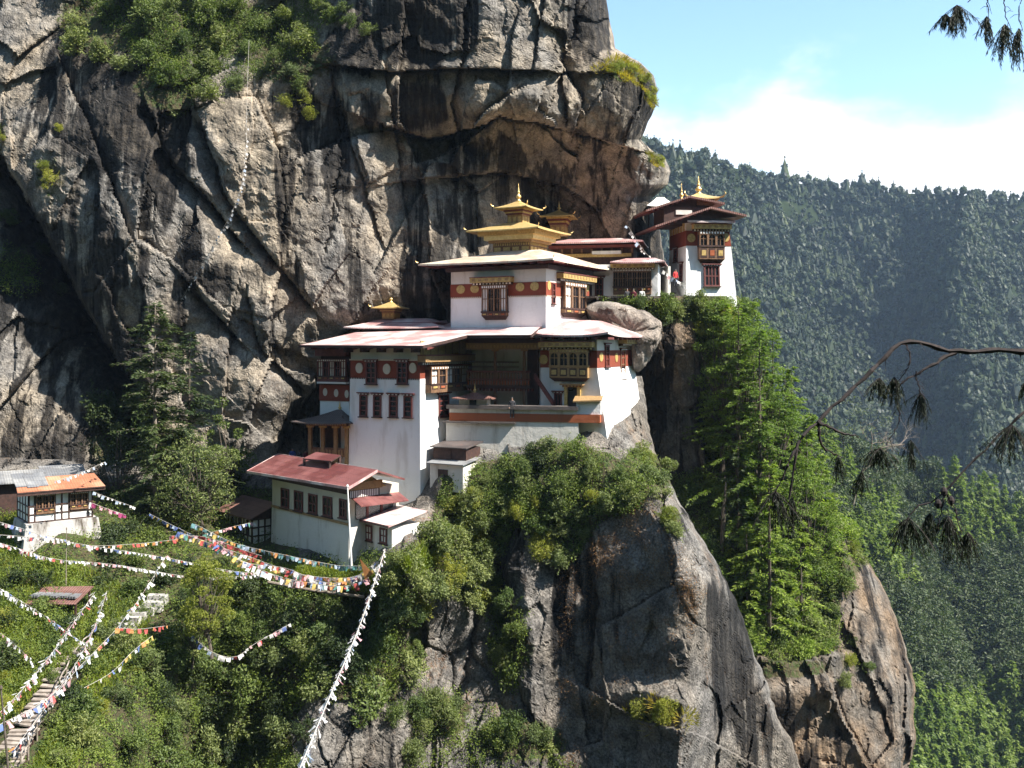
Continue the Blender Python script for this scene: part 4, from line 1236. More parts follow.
# ---- open gallery between the blocks
D = Frame(541, 410, 85.3, 12)
rd = D.empty('balcony_gallery', 'shadowed open timber gallery with a carved railing and stair between the two white blocks', 'gallery')
ud = D.front(466.5, 380)[0]
zd = lambda y: D.front(505, y)[1]
fD = Face(D, 'front', 0)
mb = MB(); fD.box(mb, ud, 0, zd(349.5), zd(343), -.2, .25, M['ochrewood']); dentils(fD, mb, ud, 0, zd(348), zd(345), .25, 22, M['goldpaint']); fD.box(mb, ud, 0, zd(343), zd(338), -.2, .4, M['darkwood']); mb.build('beam', rd)
mb = MB(); fD.box(mb, ud, -.9, zd(388.5), zd(385.5), -1.4, .15, M['darkwood'])
for k in range(18): fD.box(mb, ud + .15 + k * .33, ud + .27 + k * .33, zd(391), zd(388.5), -.3, .2, M['redwood'])
mb.build('floor_deck', rd)
mb = MB(); fD.box(mb, ud, -.9, zd(372.5), zd(370.8), -.05, .12, M['redwood']); fD.box(mb, ud, -.9, zd(380), zd(378.6), -.05, .1, M['redwood'])
for k in range(22):
    a = ud + .1 + k * (-1.0 - ud) / 22
    fD.box(mb, a, a + .15, zd(386), zd(372), -.02, .06, M['wood'])
    fD.box(mb, a + .02, a + .13, zd(384.5), zd(381), .06, .1, M['orange_band'])
mb.build('railing', rd)
mb = MB(); fD.box(mb, ud, -.9, zd(363), zd(361.8), -1.6, -1.5, M['redwood']); fD.box(mb, ud, -.9, zd(367.8), zd(366.8), -1.6, -1.5, M['redwood'])
for k in range(20):
    a = ud + .1 + k * (-1.0 - ud) / 20
    fD.box(mb, a, a + .17, zd(366.8), zd(363), -1.6, -1.52, M['whitepaint'])
mb.build('lattice', rd)
for x in (495, 524):
    a = fD.px(x, 380)[0]
    mb = MB(); fD.box(mb, a - .11, a + .11, zd(408), zd(344), -.2, .02, M['wood']); fD.box(mb, a - .3, a + .3, zd(351), zd(349), -.22, .04, M['ochrewood']); mb.build('post', rd)
mb = MB()
p0, p1 = D.front(534, 377, -1.75), D.front(553, 405, -1.75)
for off in (0, .55):
    w0, w1 = -1.75 + off, -1.65 + off
    mb.hexa([(p0[0], w0, p0[1] - .15), (p1[0], w0, p1[1] - .15), (p1[0], w1, p1[1] - .15), (p0[0], w1, p0[1] - .15), (p0[0], w0, p0[1] + .3), (p1[0], w0, p1[1] + .3), (p1[0], w1, p1[1] + .3), (p0[0], w1, p0[1] + .3)], M['redwood'])
for k in range(9):
    t = (k + .5) / 9
    x = p0[0] + (p1[0] - p0[0]) * t; z = p0[1] + (p1[1] - p0[1]) * t
    mb.box(x - .13, x + .13, -1.66, -1.22, z - .03, z + .05, M['wood'])
mb.build('stair', rd)
mb = MB(); fD.box(mb, ud, 0, zd(409), zd(407), -2.2, 1.5, M['stone']); mb.build('floor', rd)
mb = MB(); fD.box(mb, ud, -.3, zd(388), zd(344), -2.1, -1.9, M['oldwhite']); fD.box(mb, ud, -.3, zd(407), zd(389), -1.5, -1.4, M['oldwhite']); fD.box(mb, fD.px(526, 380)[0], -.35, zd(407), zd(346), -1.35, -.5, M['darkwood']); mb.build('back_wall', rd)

# ---- small roofed shrine on the terrace
S = Frame(487, 410, 84.0, 12)
rs = S.empty('terrace_shrine', 'little dark roofed shrine with a gilded finial on the terrace under the gallery', 'shrine')
zs = lambda y: S.front(473, y)[1]
us = S.front(459, 405)[0]
mb = MB(); walls(mb, us, 0, 0, 1.3, -.2, zs(397.5), M['oldwhite']); mb.build('wall', rs)
mb = MB(); Face(S, 'front', 0).box(mb, us * .62, us * .38, zs(408), zs(399), -.05, .05, M['pane']); mb.build('niche', rs)
mb = MB(); hip(mb, us - .5, .5, -.6, 1.8, zs(398.5), zs(392.8), us / 2 - .2, us / 2 + .2, .5, .8, M['roof_brown'], M['darkwood'], .3, .08, .08); mb.build('roof', rs)
finial(rs, (us / 2, .65, zs(393.5)), .9, .15)

# ---- terrace retaining wall
T = Frame(600, 460, 81.6, 12)
rt = T.empty('terrace_wall', 'long white retaining wall with an orange band and dark slate coping above the bushes', 'wall')
ut0, ut1 = T.front(446, 430)[0], T.front(577, 410)[0]
zt_ = lambda y: T.front(510, y)[1]
fT = Face(T, 'front', 0)
mb = MB(); walls(mb, ut0, ut1 + .1, 0, .9, zt_(470), zt_(421.6), M['oldwhite']); mb.build('wall', rt)
mb = MB(); fT.box(mb, ut0 + .3, 0, zt_(421.5), zt_(413.6), -.8, .06, M['orange_band']); mb.build('orange_band', rt)
mb = MB(); fT.box(mb, ut0 + .3, ut1, zt_(413.5), zt_(409.4), -.8, 0, M['oldwhite']); mb.build('parapet', rt)
mb = MB(); fT.box(mb, ut0 + .1, ut1 + .1, zt_(409.3), zt_(405.6), -.9, .25, M['coping'])
fT.box(mb, ut0 - .2, ut0 + 6, zt_(423.4), zt_(422.0), -.1, .3, M['coping']); mb.build('coping', rt)
T2 = Frame(599, 460, 81.3, 12)
u0 = T2.front(572, 405)[0]
mb = MB(); f2 = Face(T, 'front', .1); f2.box(mb, ut1 - .1, .05, zt_(413.4), zt_(400.5), -.8, 0, M['white']); mb.build('stub_wall', rt)
mb = MB()
mb.hexa([f2.at(a, zt_(y), d) for a, y, d in ((ut1 - .3, 401.3, .35), (.15, 400, .35), (.15, 396, -.9), (ut1 - .3, 397, -.9), (ut1 - .3, 400, .35), (.15, 398.8, .35), (.15, 394.8, -.9), (ut1 - .3, 395.8, -.9))], M['ochrewood'])
mb.build('straw_cover', rt)

# ---- two little sheds at the foot of the corner block
for (px, py, Y, x0, yt, cat, lab, mats, kind) in (
        (466, 461, 81.2, 433.5, 447, 'shed', 'small dark box shed with a lid roof against the terrace wall', ('darkwood', 'roof_dark'), 0),
        (463, 483, 80.2, 430, 463.5, 'shed', 'small pale shed with a flat metal roof just below the dark shed', ('oldwhite', 'roof_grey'), 1)):
    Fr = Frame(px, py, Y, 30); r_ = Fr.empty('shed', lab, cat)
    u0 = Fr.front(x0, py)[0]; zz1 = Fr.front(px, yt)[1]
    mb = MB(); walls(mb, u0, 0, 0, 2.2, -.8, zz1 - .15, M[mats[0]]); mb.build('wall', r_)
    mb = MB(); mb.hexa([(u0 - .2, -.3, zz1 - .16), (.2, -.3, zz1 - .16), (.2, 2.4, zz1 + .2), (u0 - .2, 2.4, zz1 + .2), (u0 - .2, -.3, zz1 - .08), (.2, -.3, zz1 - .08), (.2, 2.4, zz1 + .28), (u0 - .2, 2.4, zz1 + .28)], M[mats[1]]); mb.build('roof', r_)
    mb = MB(); ff = Face(Fr, 'front', 0); ff.box(mb, u0 * .75, u0 * .45, 0 - .1, (zz1) * .62, -.05, .04, M['darkwood']); mb.build('door', r_)

# ---- white tower house on the right
I = Frame(737, 301, 99.0, -8)
ri = I.empty('tower_temple', 'isolated white tower temple with gold discs and winged red roofs at the cliff edge', 'temple')
uI = I.front(686, 270)[0]; DI = 5.5
zi = lambda y: I.front(710, y)[1]
bt = .5
fI = Face(I, 'front', 0, zi(246), -1.5, bt)
lI = Face(I, 'left', uI, zi(246), -1.5, .1)
mb = MB(); mb.hexa([(uI - .15, -bt, -2), (0, -bt, -2), (0, DI, -2), (uI - .15, DI, -2), (uI, 0, zi(246)), (-.62, 0, zi(246)), (-.62, DI, zi(246)), (uI, DI, zi(246))], M['white']); mb.build('wall', ri)
mb = MB(); mb.hexa([(uI - .02, -.03, zi(246)), (-.6, -.03, zi(246)), (-.6, DI, zi(246)), (uI - .02, DI, zi(246)), (uI - .02, -.03, zi(231)), (-.8, -.03, zi(231)), (-.8, DI, zi(231)), (uI - .02, DI, zi(231))], M['khemar']); mb.build('red_band', ri)
mb = MB(); walls(mb, uI, -.84, 0, DI, zi(231), zi(219), M['oldwhite'])
for k in range(6): lI.box(mb, .4 + k * .85, .75 + k * .85, zi(231), zi(221), 0, .15, M['goldpaint'])
mb.build('top_course', ri)
fIu = Face(I, 'front', 0)
bay(fIu, ri, 697.5, 722.5, 231.5, 263.5, n=3, wood='wood', out=.65, ratio=.5)
a0, a1, z0, z1 = fIu.rect(691.5, 729, 225, 232); cornice(fIu, ri, a0, a1, z0, z1, .8)
medallions(fIu, ri, [(691.2, 238, 4.1), (725.8, 237.5, 3.6)], M['goldpaint'], 4.3)
window(fI, ri, 703, 718.5, 266, 286.5, cols=4, rows=2, wood='redwood', proud=.2)
window(lI, ri, 680.6, 683.3, 264, 281, cols=1, rows=3)
window(lI, ri, 674.5, 678, 249, 262, cols=1, rows=3)
# roofs: awning, lower gable, upper gable, gilded cap
mb = MB(); u0, z0 = I.front(688, 221.3, -1.1); u1 = I.front(735.5, 220, -1.1)[0]
mb.hexa([(u0, -1.1, z0 - .08), (u1, -1.1, z0 - .08), (u1, .2, z0 + .25), (u0, .2, z0 + .25), (u0, -1.1, z0 + .1), (u1, -1.1, z0 + .1), (u1, .2, z0 + .43), (u0, .2, z0 + .43)], M['roof_pink']); mb.build('awning', ri)
def gable(px_l, py_l, px_a, py_a, px_r, py_r, v0, v1, tip, name, mt):
    l, zl = I.front(px_l, py_l, v0); a, zap = I.front(px_a, py_a, v0); r, zr = I.front(px_r, py_r, v0)
    mb = MB()
    for (p, zp, q, zq_) in ((l, zl, a, zap), (a, zap, r, zr)):
        mb.hexa([(p, v0, zp - .2), (q, v0, zq_ - .2), (q, v1, zq_ - .2), (p, v1, zp - .2), (p, v0, zp), (q, v0, zq_), (q, v1, zq_), (p, v1, zp)], mt)
    o = mb.build(name, ri)
    mb = MB(); k = .8
    mb.prism([(l * .86 + a * .14, v0 + .7, zl * .86 + zap * .14 - .24), (r * .8 + a * .2, v0 + .7, zr * .8 + zap * .2 - .24), (a, v0 + .7, zap - .2)], (0, .15, 0), M['darkwood'])
    mb.build('gable', o)
    mb = MB()
    for t in np.linspace(.04, .96, 9):
        u = l + (a - l) * t; z = zl + (zap - zl) * t
        mb.box(u - .08, u + .08, v0 + .1, v1 - .3, z - .34, z - .2, M['redwood'])
    mb.build('purlin', o)['kind'] = 'stuff'
gable(655, 225.5, 711, 206.5, 746.5, 214.5, -1.6, 6.5, 0, 'lower_roof', M['roof_brown'])
gable(646.5, 209.5, 690, 195.5, 725, 202.5, .4, 6.0, 0, 'upper_roof', M['roof_brown'])
mb = MB(); u0, u1 = I.front(664, 215, .9)[0], I.front(716, 210, .9)[0]
mb.box(u0, u1, .9, 4.5, zi(225), zi(206), M['darkwood']); mb.box(I.front(676, 215, .8)[0], I.front(692, 215, .8)[0], .8, 2, zi(214), zi(209.5), M['oldwhite'])
mb.box(I.front(697, 215, 1.0)[0], I.front(714, 215, 1.0)[0], 1.0, 4, zi(204), zi(196), M['wood']); mb.build('upper_wall', ri)
mb = MB(); u0, zc = I.front(687, 197.2, .8); u1 = I.front(721, 197.2, .8)[0]
hip(mb, u0, u1, .8, 4.4, zc, zc + .62, (u0 + u1) / 2 - .3, (u0 + u1) / 2 + .3, 2.2, 2.8, M['gold'], M['goldpaint'], .35, .15, .12); ro = mb.build('cap_roof', ri)
corner_horns(ro, [((u0, .8, zc + .1), -1, -1), ((u1, .8, zc + .1), 1, -1)], .6)
finial(ri, ((u0 + u1) / 2, 2.5, zc + .55), I.front(700, 176, 2.5)[1] - zc - .55, .36)
uu, z0 = I.front(681.5, 197, 2.5); finial(ri, (uu, 2.5, z0 - .3), I.front(681, 183, 2.5)[1] - z0 + .3, .22)
# stair beside the tower
L = Frame(684.5, 301, 98.6, -8)
rl = L.empty('stone_stair', 'narrow stone stair with pale treads climbing between the gallery hall and the tower', 'stairs')
u0 = L.front(670, 280)[0]; N = 15
mb = MB()
for k in range(N):
    mb.box(u0, -.15, k * .3, N * .3 + .3, k * .19 - .4, k * .19 + .15, M['stone'])
mb.build('steps', rl)
mb = MB(); mb.box(u0 - .25, u0, -.2, N * .3, -.5, 3.4, M['oldwhite']); mb.build('side_wall', rl)
# pale canvas behind the tower
Q = Frame(676, 205, 104, 0)
rq = Q.empty('canvas_tent', 'small white canvas tent roof tucked between the rock and the tower', 'tent')
mb = MB(); ua = Q.front(647, 200)[0]; zz2 = lambda y: Q.front(660, y)[1]
hip(mb, ua, 0, 0, 3, zz2(206), zz2(195.5), ua * .6, ua * .35, 1.2, 1.8, M['whitepaint'], M['whitepaint'], .2, .1, .05); mb.build('canvas', rq)
mb = MB()
for (u, v) in ((ua + .2, .2), (-.2, .2), (-.2, 2.8), (ua + .2, 2.8)): mb.box(u - .05, u + .05, v - .05, v + .05, zz2(230), zz2(205), M['darkwood'])
mb.build('poles', rq)

# ---- red roofed long house below
Hs = Frame(349, 560, 75.5, 48)
rm = Hs.empty('long_house', 'long white house with red roof and five dark windows below the corner block', 'house')
uM = Hs.front(272, 540)[0]; DM = 4.6
zm = lambda y: Hs.front(349, y)[1]
fM, sM = Face(Hs, 'front', 0), Face(Hs, 'side', 0)
zmid, zup = zm(524.5), zm(490)
mb = MB(); walls(mb, uM, 0, 0, DM, -2.5, zmid, M['oldwhite'], .1); mb.build('wall', rm)
mb = MB(); walls(mb, uM, -.02, .02, DM, zmid, zup + .1, M['cream']); fM.box(mb, uM, 0, zmid - .08, zmid + .1, -.05, .12, M['ochrewood']); mb.build('upper_wall', rm)
mb = MB(); fM.box(mb, uM - .1, 0, zup - .3, zup + .35, -.2, .3, M['darkwood']); mb.build('eave_beam', rm)
for x0, x1, y0, y1 in ((281.3, 289.2, 488.5, 508), (294.5, 303, 491, 511), (308.7, 317.3, 494, 513.5), (323.2, 332.2, 496.5, 516.5), (339.6, 346.5, 499, 518)):
    window(fM, rm, x0, x1, y0, y1, cols=2, rows=2, proud=.08, head=False)
p0 = Hs.front(348.5, 487.5, -1.0); pitch = .42
def onM(x, y): return Hs.plane(x, y, (p0[0], -1.0, p0[1]), (0, -pitch, 1))
e0, e1, rR, rL = onM(247, 471), onM(348.5, 487.3), onM(379, 470.3), onM(289, 458)
mb = MB(); slab(mb, [e0, e1, (e1.x, rR.y, rR.z), (e0.x, rR.y, rR.z)], .14, M['roof_red'], M['darkwood'], M['roof_pink'])
vr = rR.y; zrg = rR.z
mb.hexa([(e0.x, vr, zrg - .14), (e1.x, vr, zrg - .14), (e1.x, 2 * vr + 1.0, zrg - (vr + 1.0) * pitch * .8 - .14), (e0.x, 2 * vr + 1.0, zrg - (vr + 1.0) * pitch * .8 - .14), (e0.x, vr, zrg), (e1.x, vr, zrg), (e1.x, 2 * vr + 1.0, zrg - (vr + 1.0) * pitch * .8), (e0.x, 2 * vr + 1.0, zrg - (vr + 1.0) * pitch * .8)], M['roof_red'])
ro = mb.build('roof', rm)
q = [onM(x, y) for x, y in ((303, 465), (331, 468), (341, 462), (316, 458.6))]
mb = MB(); slab(mb, [v + Vector((0, 0, .55)) for v in q], .1, M['roof_red'], M['darkwood'])
for v in q: mb.box(v.x * .9 + q[0].x * .05 + q[2].x * .05 - .08, v.x * .9 + q[0].x * .05 + q[2].x * .05 + .08, v.y - .08, v.y + .08, v.z - .3, v.z + .47, M['darkwood'])
mb.build('roof_vent', ro)
# gable end, awning and annex
mb = MB(); mb.prism([(0.02, -.2, zup), (0.02, 2 * vr + .3, zup), (0.02, vr, zrg - .35)], (-.12, 0, 0), M['goldpaint'])
sM.box(mb, -.1, 2 * vr - .2, zup - .05, zup + .55, -.05, .2, M['ochrewood']); sM.box(mb, -.1, 2 * vr - .4, zup - .65, zup - .05, -.05, .1, M['darkwood']); dentils(sM, mb, 0, 2 * vr - .5, zup - .6, zup - .1, .1, 16, M['whitepaint'])
mb.build('gable', rm)
mb = MB(); y0 = sM.px(356, 506); y1 = sM.px(405, 497)
za_ = Hs.side(368, 505.5, 1.3)[1]
mb.hexa([(1.3, .2, za_ - .06), (1.3, 4.6, za_ - .06), (0, 4.6, za_ + .42), (0, .2, za_ + .42), (1.3, .2, za_ + .02), (1.3, 4.6, za_ + .02), (0, 4.6, za_ + .5), (0, .2, za_ + .5)], M['roof_red']); mb.build('awning', rm)
mb = MB(); sM.box(mb, .6, 4, zmid + .3, za_ + .1, -.05, .06, M['pane']); sM.box(mb, 1.5, 1.7, zmid, za_ + .1, -.05, .12, M['redwood']); sM.box(mb, 2.8, 3, zmid, za_ + .1, -.05, .12, M['redwood']); mb.build('end_window', rm)
An = Frame(392, 562, 74.0, 48)
ran = An.empty('house_annex', 'low white annex with pale pink roof at the right end of the long house', 'annex')
uan = An.front(350, 550)[0]
fN = Face(An, 'front', 0)
zn = lambda y: An.front(392, y)[1]
zwt = zn(527)
mb = MB(); walls(mb, uan, 0, 0, 2.7, -2, zwt, M['oldwhite']); mb.build('wall', ran)
for x0, x1, y0, y1 in ((365.5, 372.3, 525, 540.5), (380, 387.2, 528, 543.5)): window(fN, ran, x0, x1, y0, y1, cols=2, rows=2, proud=.08, head=False)
e = [An.front(x, y, -.55) for x, y in ((350.5, 518.3), (389, 526.3))]
mb = MB(); zz0 = e[1][1]
mb.hexa([(uan - .3, -.55, zz0 - .1), (.35, -.55, zz0 - .1), (.35, 3.0, zz0 + .65), (uan - .3, 3.0, zz0 + .65), (uan - .3, -.55, zz0), (.35, -.55, zz0), (.35, 3.0, zz0 + .75), (uan - .3, 3.0, zz0 + .75)], M['roof_pink']); 
mb.box(uan - .32, .37, -.6, -.55, zz0 - .14, zz0 + .02, M['roof_red']); mb.build('roof', ran)
# lean-to cottage left of the long house
Nn = Frame(252, 546, 84.0, 48)
rn_ = Nn.empty('timber_cottage', 'small half timbered cottage with a brown roof, left of the long house', 'cottage')
un = Nn.front(221.5, 530)[0]; vl = Nn.side(271, 535)[0]
fn, sn = Face(Nn, 'front', 0), Face(Nn, 'side', 0)
zc = lambda y: Nn.front(252, y)[1]
hw = zc(519.5)
mb = MB(); walls(mb, un, 0, 0, vl, -2.0, hw, M['whitepaint']); mb.build('wall', rn_)
mb = MB()
for k in range(4): sn.box(mb, k * vl / 3 - .07, k * vl / 3 + .07, -.1, hw, -.02, .05, M['darkwood'])
for k in range(9): fn.box(mb, un - k * un / 8 - .08, un - k * un / 8 + .08, -.1, hw, -.02, .05, M['darkwood'])
for zz in (0.1, .8, 1.5, hw - .05):
    sn.box(mb, 0, vl, zz - .06, zz + .06, -.02, .06, M['darkwood']); fn.box(mb, un, 0, zz - .06, zz + .06, -.02, .06, M['darkwood'])
mb.build('timber_frame', rn_)
for k in range(4):
    a = un - un * (2 * k + .5) / 8; mb = MB(); fn.box(mb, a + .02, a - un / 8 - .1, .86, hw - .15, -.03, .03, M['pane']); mb.build('window', rn_)
zr0 = zc(518)
mb = MB(); mb.hexa([(un - .3, -.45, zr0 - .08), (.45, -.45, zr0 - .08), (.45, vl + .4, zr0 + 1.0), (un - .3, vl + .4, zr0 + 1.0), (un - .3, -.45, zr0), (.45, -.45, zr0), (.45, vl + .4, zr0 + 1.08), (un - .3, vl + .4, zr0 + 1.08)], M['roof_brown'])
mb.prism([(-.02, .02, hw), (-.02, vl, hw), (-.02, vl, zr0 + .9)], (-.1, 0, 0), M['darkwood']); mb.build('roof', rn_)

# ---- orange roofed hut on the left
O = Frame(92.5, 517, 78.0, -38)
ro_ = O.empty('orange_hut', 'small half timbered white hut with an orange red roof on a whitewashed stone base', 'hut')
uo = O.front(28.5, 510)[0]
zo = lambda y: O.front(92, y)[1]
fO, lO = Face(O, 'front', 0), Face(O, 'left', uo)
zw = zo(487); vo = 3.6
mb = MB(); walls(mb, uo, 0, 0, vo, 0, zw, M['whitepaint']); mb.build('wall', ro_)
mb = MB()
for x in (18, 29, 34.8, 55, 61.8, 69, 88, 92.3):
    a = max(uo, min(0, fO.px(x, 505)[0])); fO.box(mb, a - .05, a + .05, 0, zw, -.02, .05, M['darkwood'])
for zz in (.05, .62, 1.25, zw - .08): fO.box(mb, uo, 0, zz - .04, zz + .05, -.02, .055, M['darkwood'])
for k in range(5): lO.box(mb, k * vo / 4 - .05, k * vo / 4 + .05, 0, zw, -.02, .05, M['darkwood'])
for zz in (.05, .62, 1.25, zw - .08): lO.box(mb, 0, vo, zz - .04, zz + .05, -.02, .055, M['darkwood'])
mb.build('timber_frame', ro_)
bay(fO, ro_, 36, 54.5, 493.5, 513.5, n=3, wood='wood', out=.14, ratio=.25, corbel=False, name='arched_window')
bay(fO, ro_, 70, 87.5, 491.5, 509, n=3, wood='wood', out=.14, ratio=.25, corbel=False, name='arched_window')
p0 = O.front(60, 489.3, -.7)
def onO(x, y): return O.plane(x, y, (0, -.7, p0[1]), (0, -.42, 1))
e0, e1, t1, t0 = onO(17.5, 493), onO(105.5, 486), onO(87, 473.5), onO(28, 477.5)
mb = MB(); xm = e0.x + (e1.x - e0.x) * .42
slab(mb, [e0, (xm, e0.y, e0.z), (xm, t1.y, t1.z), (e0.x + .2, t1.y, t1.z)], .1, M['roof_orange'], M['darkwood'])
slab(mb, [(xm, e0.y, e0.z + .004), e1 + Vector((0, 0, .004)), (e1.x - .3, t1.y, t1.z), (xm, t1.y, t1.z)], .1, M['roof_orange'], M['darkwood'])
mb.box(e0.x, e1.x, -.68, -.5, e0.z - .3, e0.z - .1, M['darkwood'])
ro = mb.build('roof', ro_)
mb = MB()
A0, A1 = Vector((e0.x + .05, e0.y + .5, e0.z + .04 + .21)), Vector((xm + .1, e0.y + .35, e0.z + .04 + .147))
for dx, ll, w, off in ((.0, 1.9, .9, .05), (.75, 1.7, .8, .0), (1.5, 1.9, .75, .03), (.4, 1.0, .9, .07)):
    a = A0 + Vector((dx, off * 4, .02 + off)); sl = Vector((0, ll, ll * .42)); wd_ = Vector((w, 0, 0))
    mb.hexa([a, a + wd_, a + wd_ + sl, a + sl] + [v + Vector((0, 0, .03)) for v in (a, a + wd_, a + wd_ + sl, a + sl)], M['roof_grey'])
mb.build('loose_sheet', ro)
mb = MB(); walls(mb, uo - .25, .35, -.35, vo, -3.6, -.01, M['stone'], .5)
mb.build('stone_base', ro_)
# grey sheds behind the hut
for (px, py, Y, x0, lab, gr) in ((47, 487, 81.5, -20, 'grey metal roofed shed at the picture edge behind the orange roofed hut', 'a'), (86, 482, 84, 42, 'grey flat metal roofed shed just behind the orange roof', 'b')):
    Fr = Frame(px, py, Y, -30); r_ = Fr.empty('metal_shed', lab, 'shed')
    u0 = Fr.front(x0, py)[0]
    zt3 = Fr.front(px, 480 if gr == 'a' else 474.5)[1]
    mb = MB(); walls(mb, u0 + .3, -.3, .3, 3, -4, zt3 - .1, M['darkwood']); mb.build('wall', r_)
    mb = MB(); mb.hexa([(u0, -.3, zt3 - .1), (.1, -.3, zt3 - .1), (.1, 3.4, zt3 + .45), (u0, 3.4, zt3 + .45), (u0, -.3, zt3), (.1, -.3, zt3), (.1, 3.4, zt3 + .55), (u0, 3.4, zt3 + .55)], M['roof_grey']); mb.build('roof', r_)
# rusty sheet roof low on the slope
Rr = Frame(77, 604, 68.5, 6)
rr = Rr.empty('lean_to', 'low open lean-to with a rusty patched sheet roof on the grassy slope', 'lean-to')
u0 = Rr.front(25, 606)[0]
zt4 = Rr.front(50, 604)[1]
mb = MB(); mb.hexa([(u0, -.2, zt4 - .06), (0, -.2, zt4 + .04), (.1, 2.0, zt4 + .75), (u0 + .2, 2.0, zt4 + .6), (u0, -.2, zt4), (0, -.2, zt4 + .1), (.1, 2.0, zt4 + .81), (u0 + .2, 2.0, zt4 + .66)], M['roof_brown']); 
for k in range(5): mb.box(u0 + .2 + k * .7, u0 + .75 + k * .7, .2 + .1 * (k % 2), 1.2, zt4 + .36, zt4 + .5, M['roof_grey'])
mb.build('roof', rr)
mb = MB()
for u in (u0 + .1, u0 / 2, -.1):
    for v in (0, 1.8): mb.box(u - .06, u + .06, v - .06, v + .06, zt4 - 2, zt4 + .1 + .3 * v, M['darkwood'])
mb.build('posts', rr)['kind'] = 'stuff'
# ------------------------------------------------------------------ vegetation
def unit(v): return v / (np.linalg.norm(v, axis=-1, keepdims=True) + 1e-9)
def leaves(C, D, N, L, Wd, fold=0.15):
    """diamond leaves: centres C, long axis D, facing N, length L, width Wd (arrays)"""
    D = unit(D); S = unit(np.cross(D, N)); N2 = np.cross(S, D)
    L = np.broadcast_to(L, len(C))[:, None]; Wd = np.broadcast_to(Wd, len(C))[:, None]
    V = np.stack([C - D * L * .5, C + S * Wd * .5 + N2 * Wd * fold, C + D * L * .5, C - S * Wd * .5 + N2 * Wd * fold], 1).reshape(-1, 3)
    return V, np.arange(len(C) * 4).reshape(-1, 4)
def rand_dirs(n): return unit(rng.normal(size=(n, 3)))

class Fol:
    def __init__(s): s.V, s.Q, s.I, s.k = [], [], [], 0
    def add(s, V, Q, mi=0):
        if len(V) == 0: return
        s.V.append(V); s.Q.append(Q + s.k); s.I.append(np.full(len(Q), mi)); s.k += len(V)
    def tube(s, pts, rad, mi, n=5):
        pts = np.asarray(pts, float); rad = np.broadcast_to(rad, len(pts))
        t = unit(np.gradient(pts, axis=0)); ref = np.where(np.abs(t[:, 2:3]) > .9, np.array([[1., 0, 0]]), np.array([[0, 0, 1.]]))
        a = unit(np.cross(t, ref)); b = np.cross(t, a)
        q = np.arange(n) * 2 * math.pi / n
        V = pts[:, None] + (a[:, None] * np.cos(q)[None, :, None] + b[:, None] * np.sin(q)[None, :, None]) * rad[:, None, None]
        idx = np.arange(len(pts) * n).reshape(len(pts), n); nx = np.roll(idx, -1, 1)
        Q = np.stack([idx[:-1].ravel(), nx[:-1].ravel(), nx[1:].ravel(), idx[1:].ravel()], -1)
        s.add(V.reshape(-1, 3), Q, mi)
    def mesh(s, name, mats): return np_mesh(name, np.concatenate(s.V), np.concatenate(s.Q), mats, np.concatenate(s.I))

def clump(f, c, r, n, size, mi=0, up=0.35, flat=0.75):
    """one leafy clump: leaves on and inside a lumpy ball"""
    d = rand_dirs(n); rr = r * (0.55 + 0.5 * rng.random(n) ** .6)[:, None]
    d[:, 2] *= flat
    C = c + d * rr
    D = unit(d * .7 + rng.normal(size=(n, 3)) * .6 + np.array([0, 0, -.15]))
    N = unit(d + np.array([0, 0, up]) + rng.normal(size=(n, 3)) * .45)
    V, Q = leaves(C, D, N, size * (.5 + 1.0 * rng.random(n) ** 1.5), size * (.3 + .3 * rng.random(n)))
    f.add(V, Q, mi)

def shrub_mesh(name, mat, seed, lobes=11, n=130, leaf=.145, flat=.75, spread=1.0):
    """shrub of unit radius standing on its root"""
    f = Fol()
    for k in range(lobes):
        a = rng.random() * 6.28; e = rng.random()
        rad = spread * .72 * math.sqrt(1 - (e * .85) ** 2) * (.35 + .65 * rng.random())
        c = np.array([rad * math.cos(a), rad * math.sin(a), .15 + e * 1.05 * (.6 + .4 * rng.random())])
        r = .26 + .2 * rng.random()
        f.tube([(0, 0, -.3), c * [.4, .4, .5], c], [.045, .03, .012], 1, 4)
        clump(f, c, r, n, leaf, 0, flat=flat)
    for k in range(lobes):
        d = rand_dirs(1)[0]; d[2] = abs(d[2]) + .2; d = d / np.linalg.norm(d)
        c = d * (.75 + .5 * rng.random()); 
        m = 26
        f.tube([c * .3, c * .8, c * 1.15], [.02, .012, .004], 1, 3)
        C = np.array(c)[None] * np.linspace(.5, 1.2, m)[:, None] + rng.normal(size=(m, 3)) * .04
        V, Q = leaves(C, unit(rng.normal(size=(m, 3)) * .5 + d), unit(rng.normal(size=(m, 3)) + [0, 0, 1]), leaf * (.7 + .5 * rng.random(m)), leaf * .42)
        f.add(V, Q, 0)
    return f.mesh(name, [M[mat], M['bark']])

SH = {}
for key, mat, kw in (('a', 'leaf_a', {}), ('b', 'leaf_b', {}), ('y', 'leaf_y', dict(leaf=.13)), ('d', 'leaf_d', {}), ('n', 'needle', dict(leaf=.13))):
    SH[key] = [shrub_mesh('shrub_' + key, mat, k, lobes=8 + 2 * k, n=120, **kw) for k in range(5)]
def grass_tuft(name, mat, n=90):
    f = Fol()
    a = rng.random(n) * 6.28; r = rng.random(n) ** .6 * .8
    base = np.stack([r * np.cos(a), r * np.sin(a), np.zeros(n)], -1)
    D = unit(np.stack([np.cos(a) * .5, np.sin(a) * .5, np.ones(n)], -1) + rng.normal(size=(n, 3)) * .3)
    L = .45 + .5 * rng.random(n)
    V, Q = leaves(base + D * L[:, None] * .5, D, rand_dirs(n), L, .07)
    f.add(V, Q); return f.mesh(name, [M[mat]])
SH['gy'] = [grass_tuft('dry_tuft', 'grass_y') for k in range(2)]
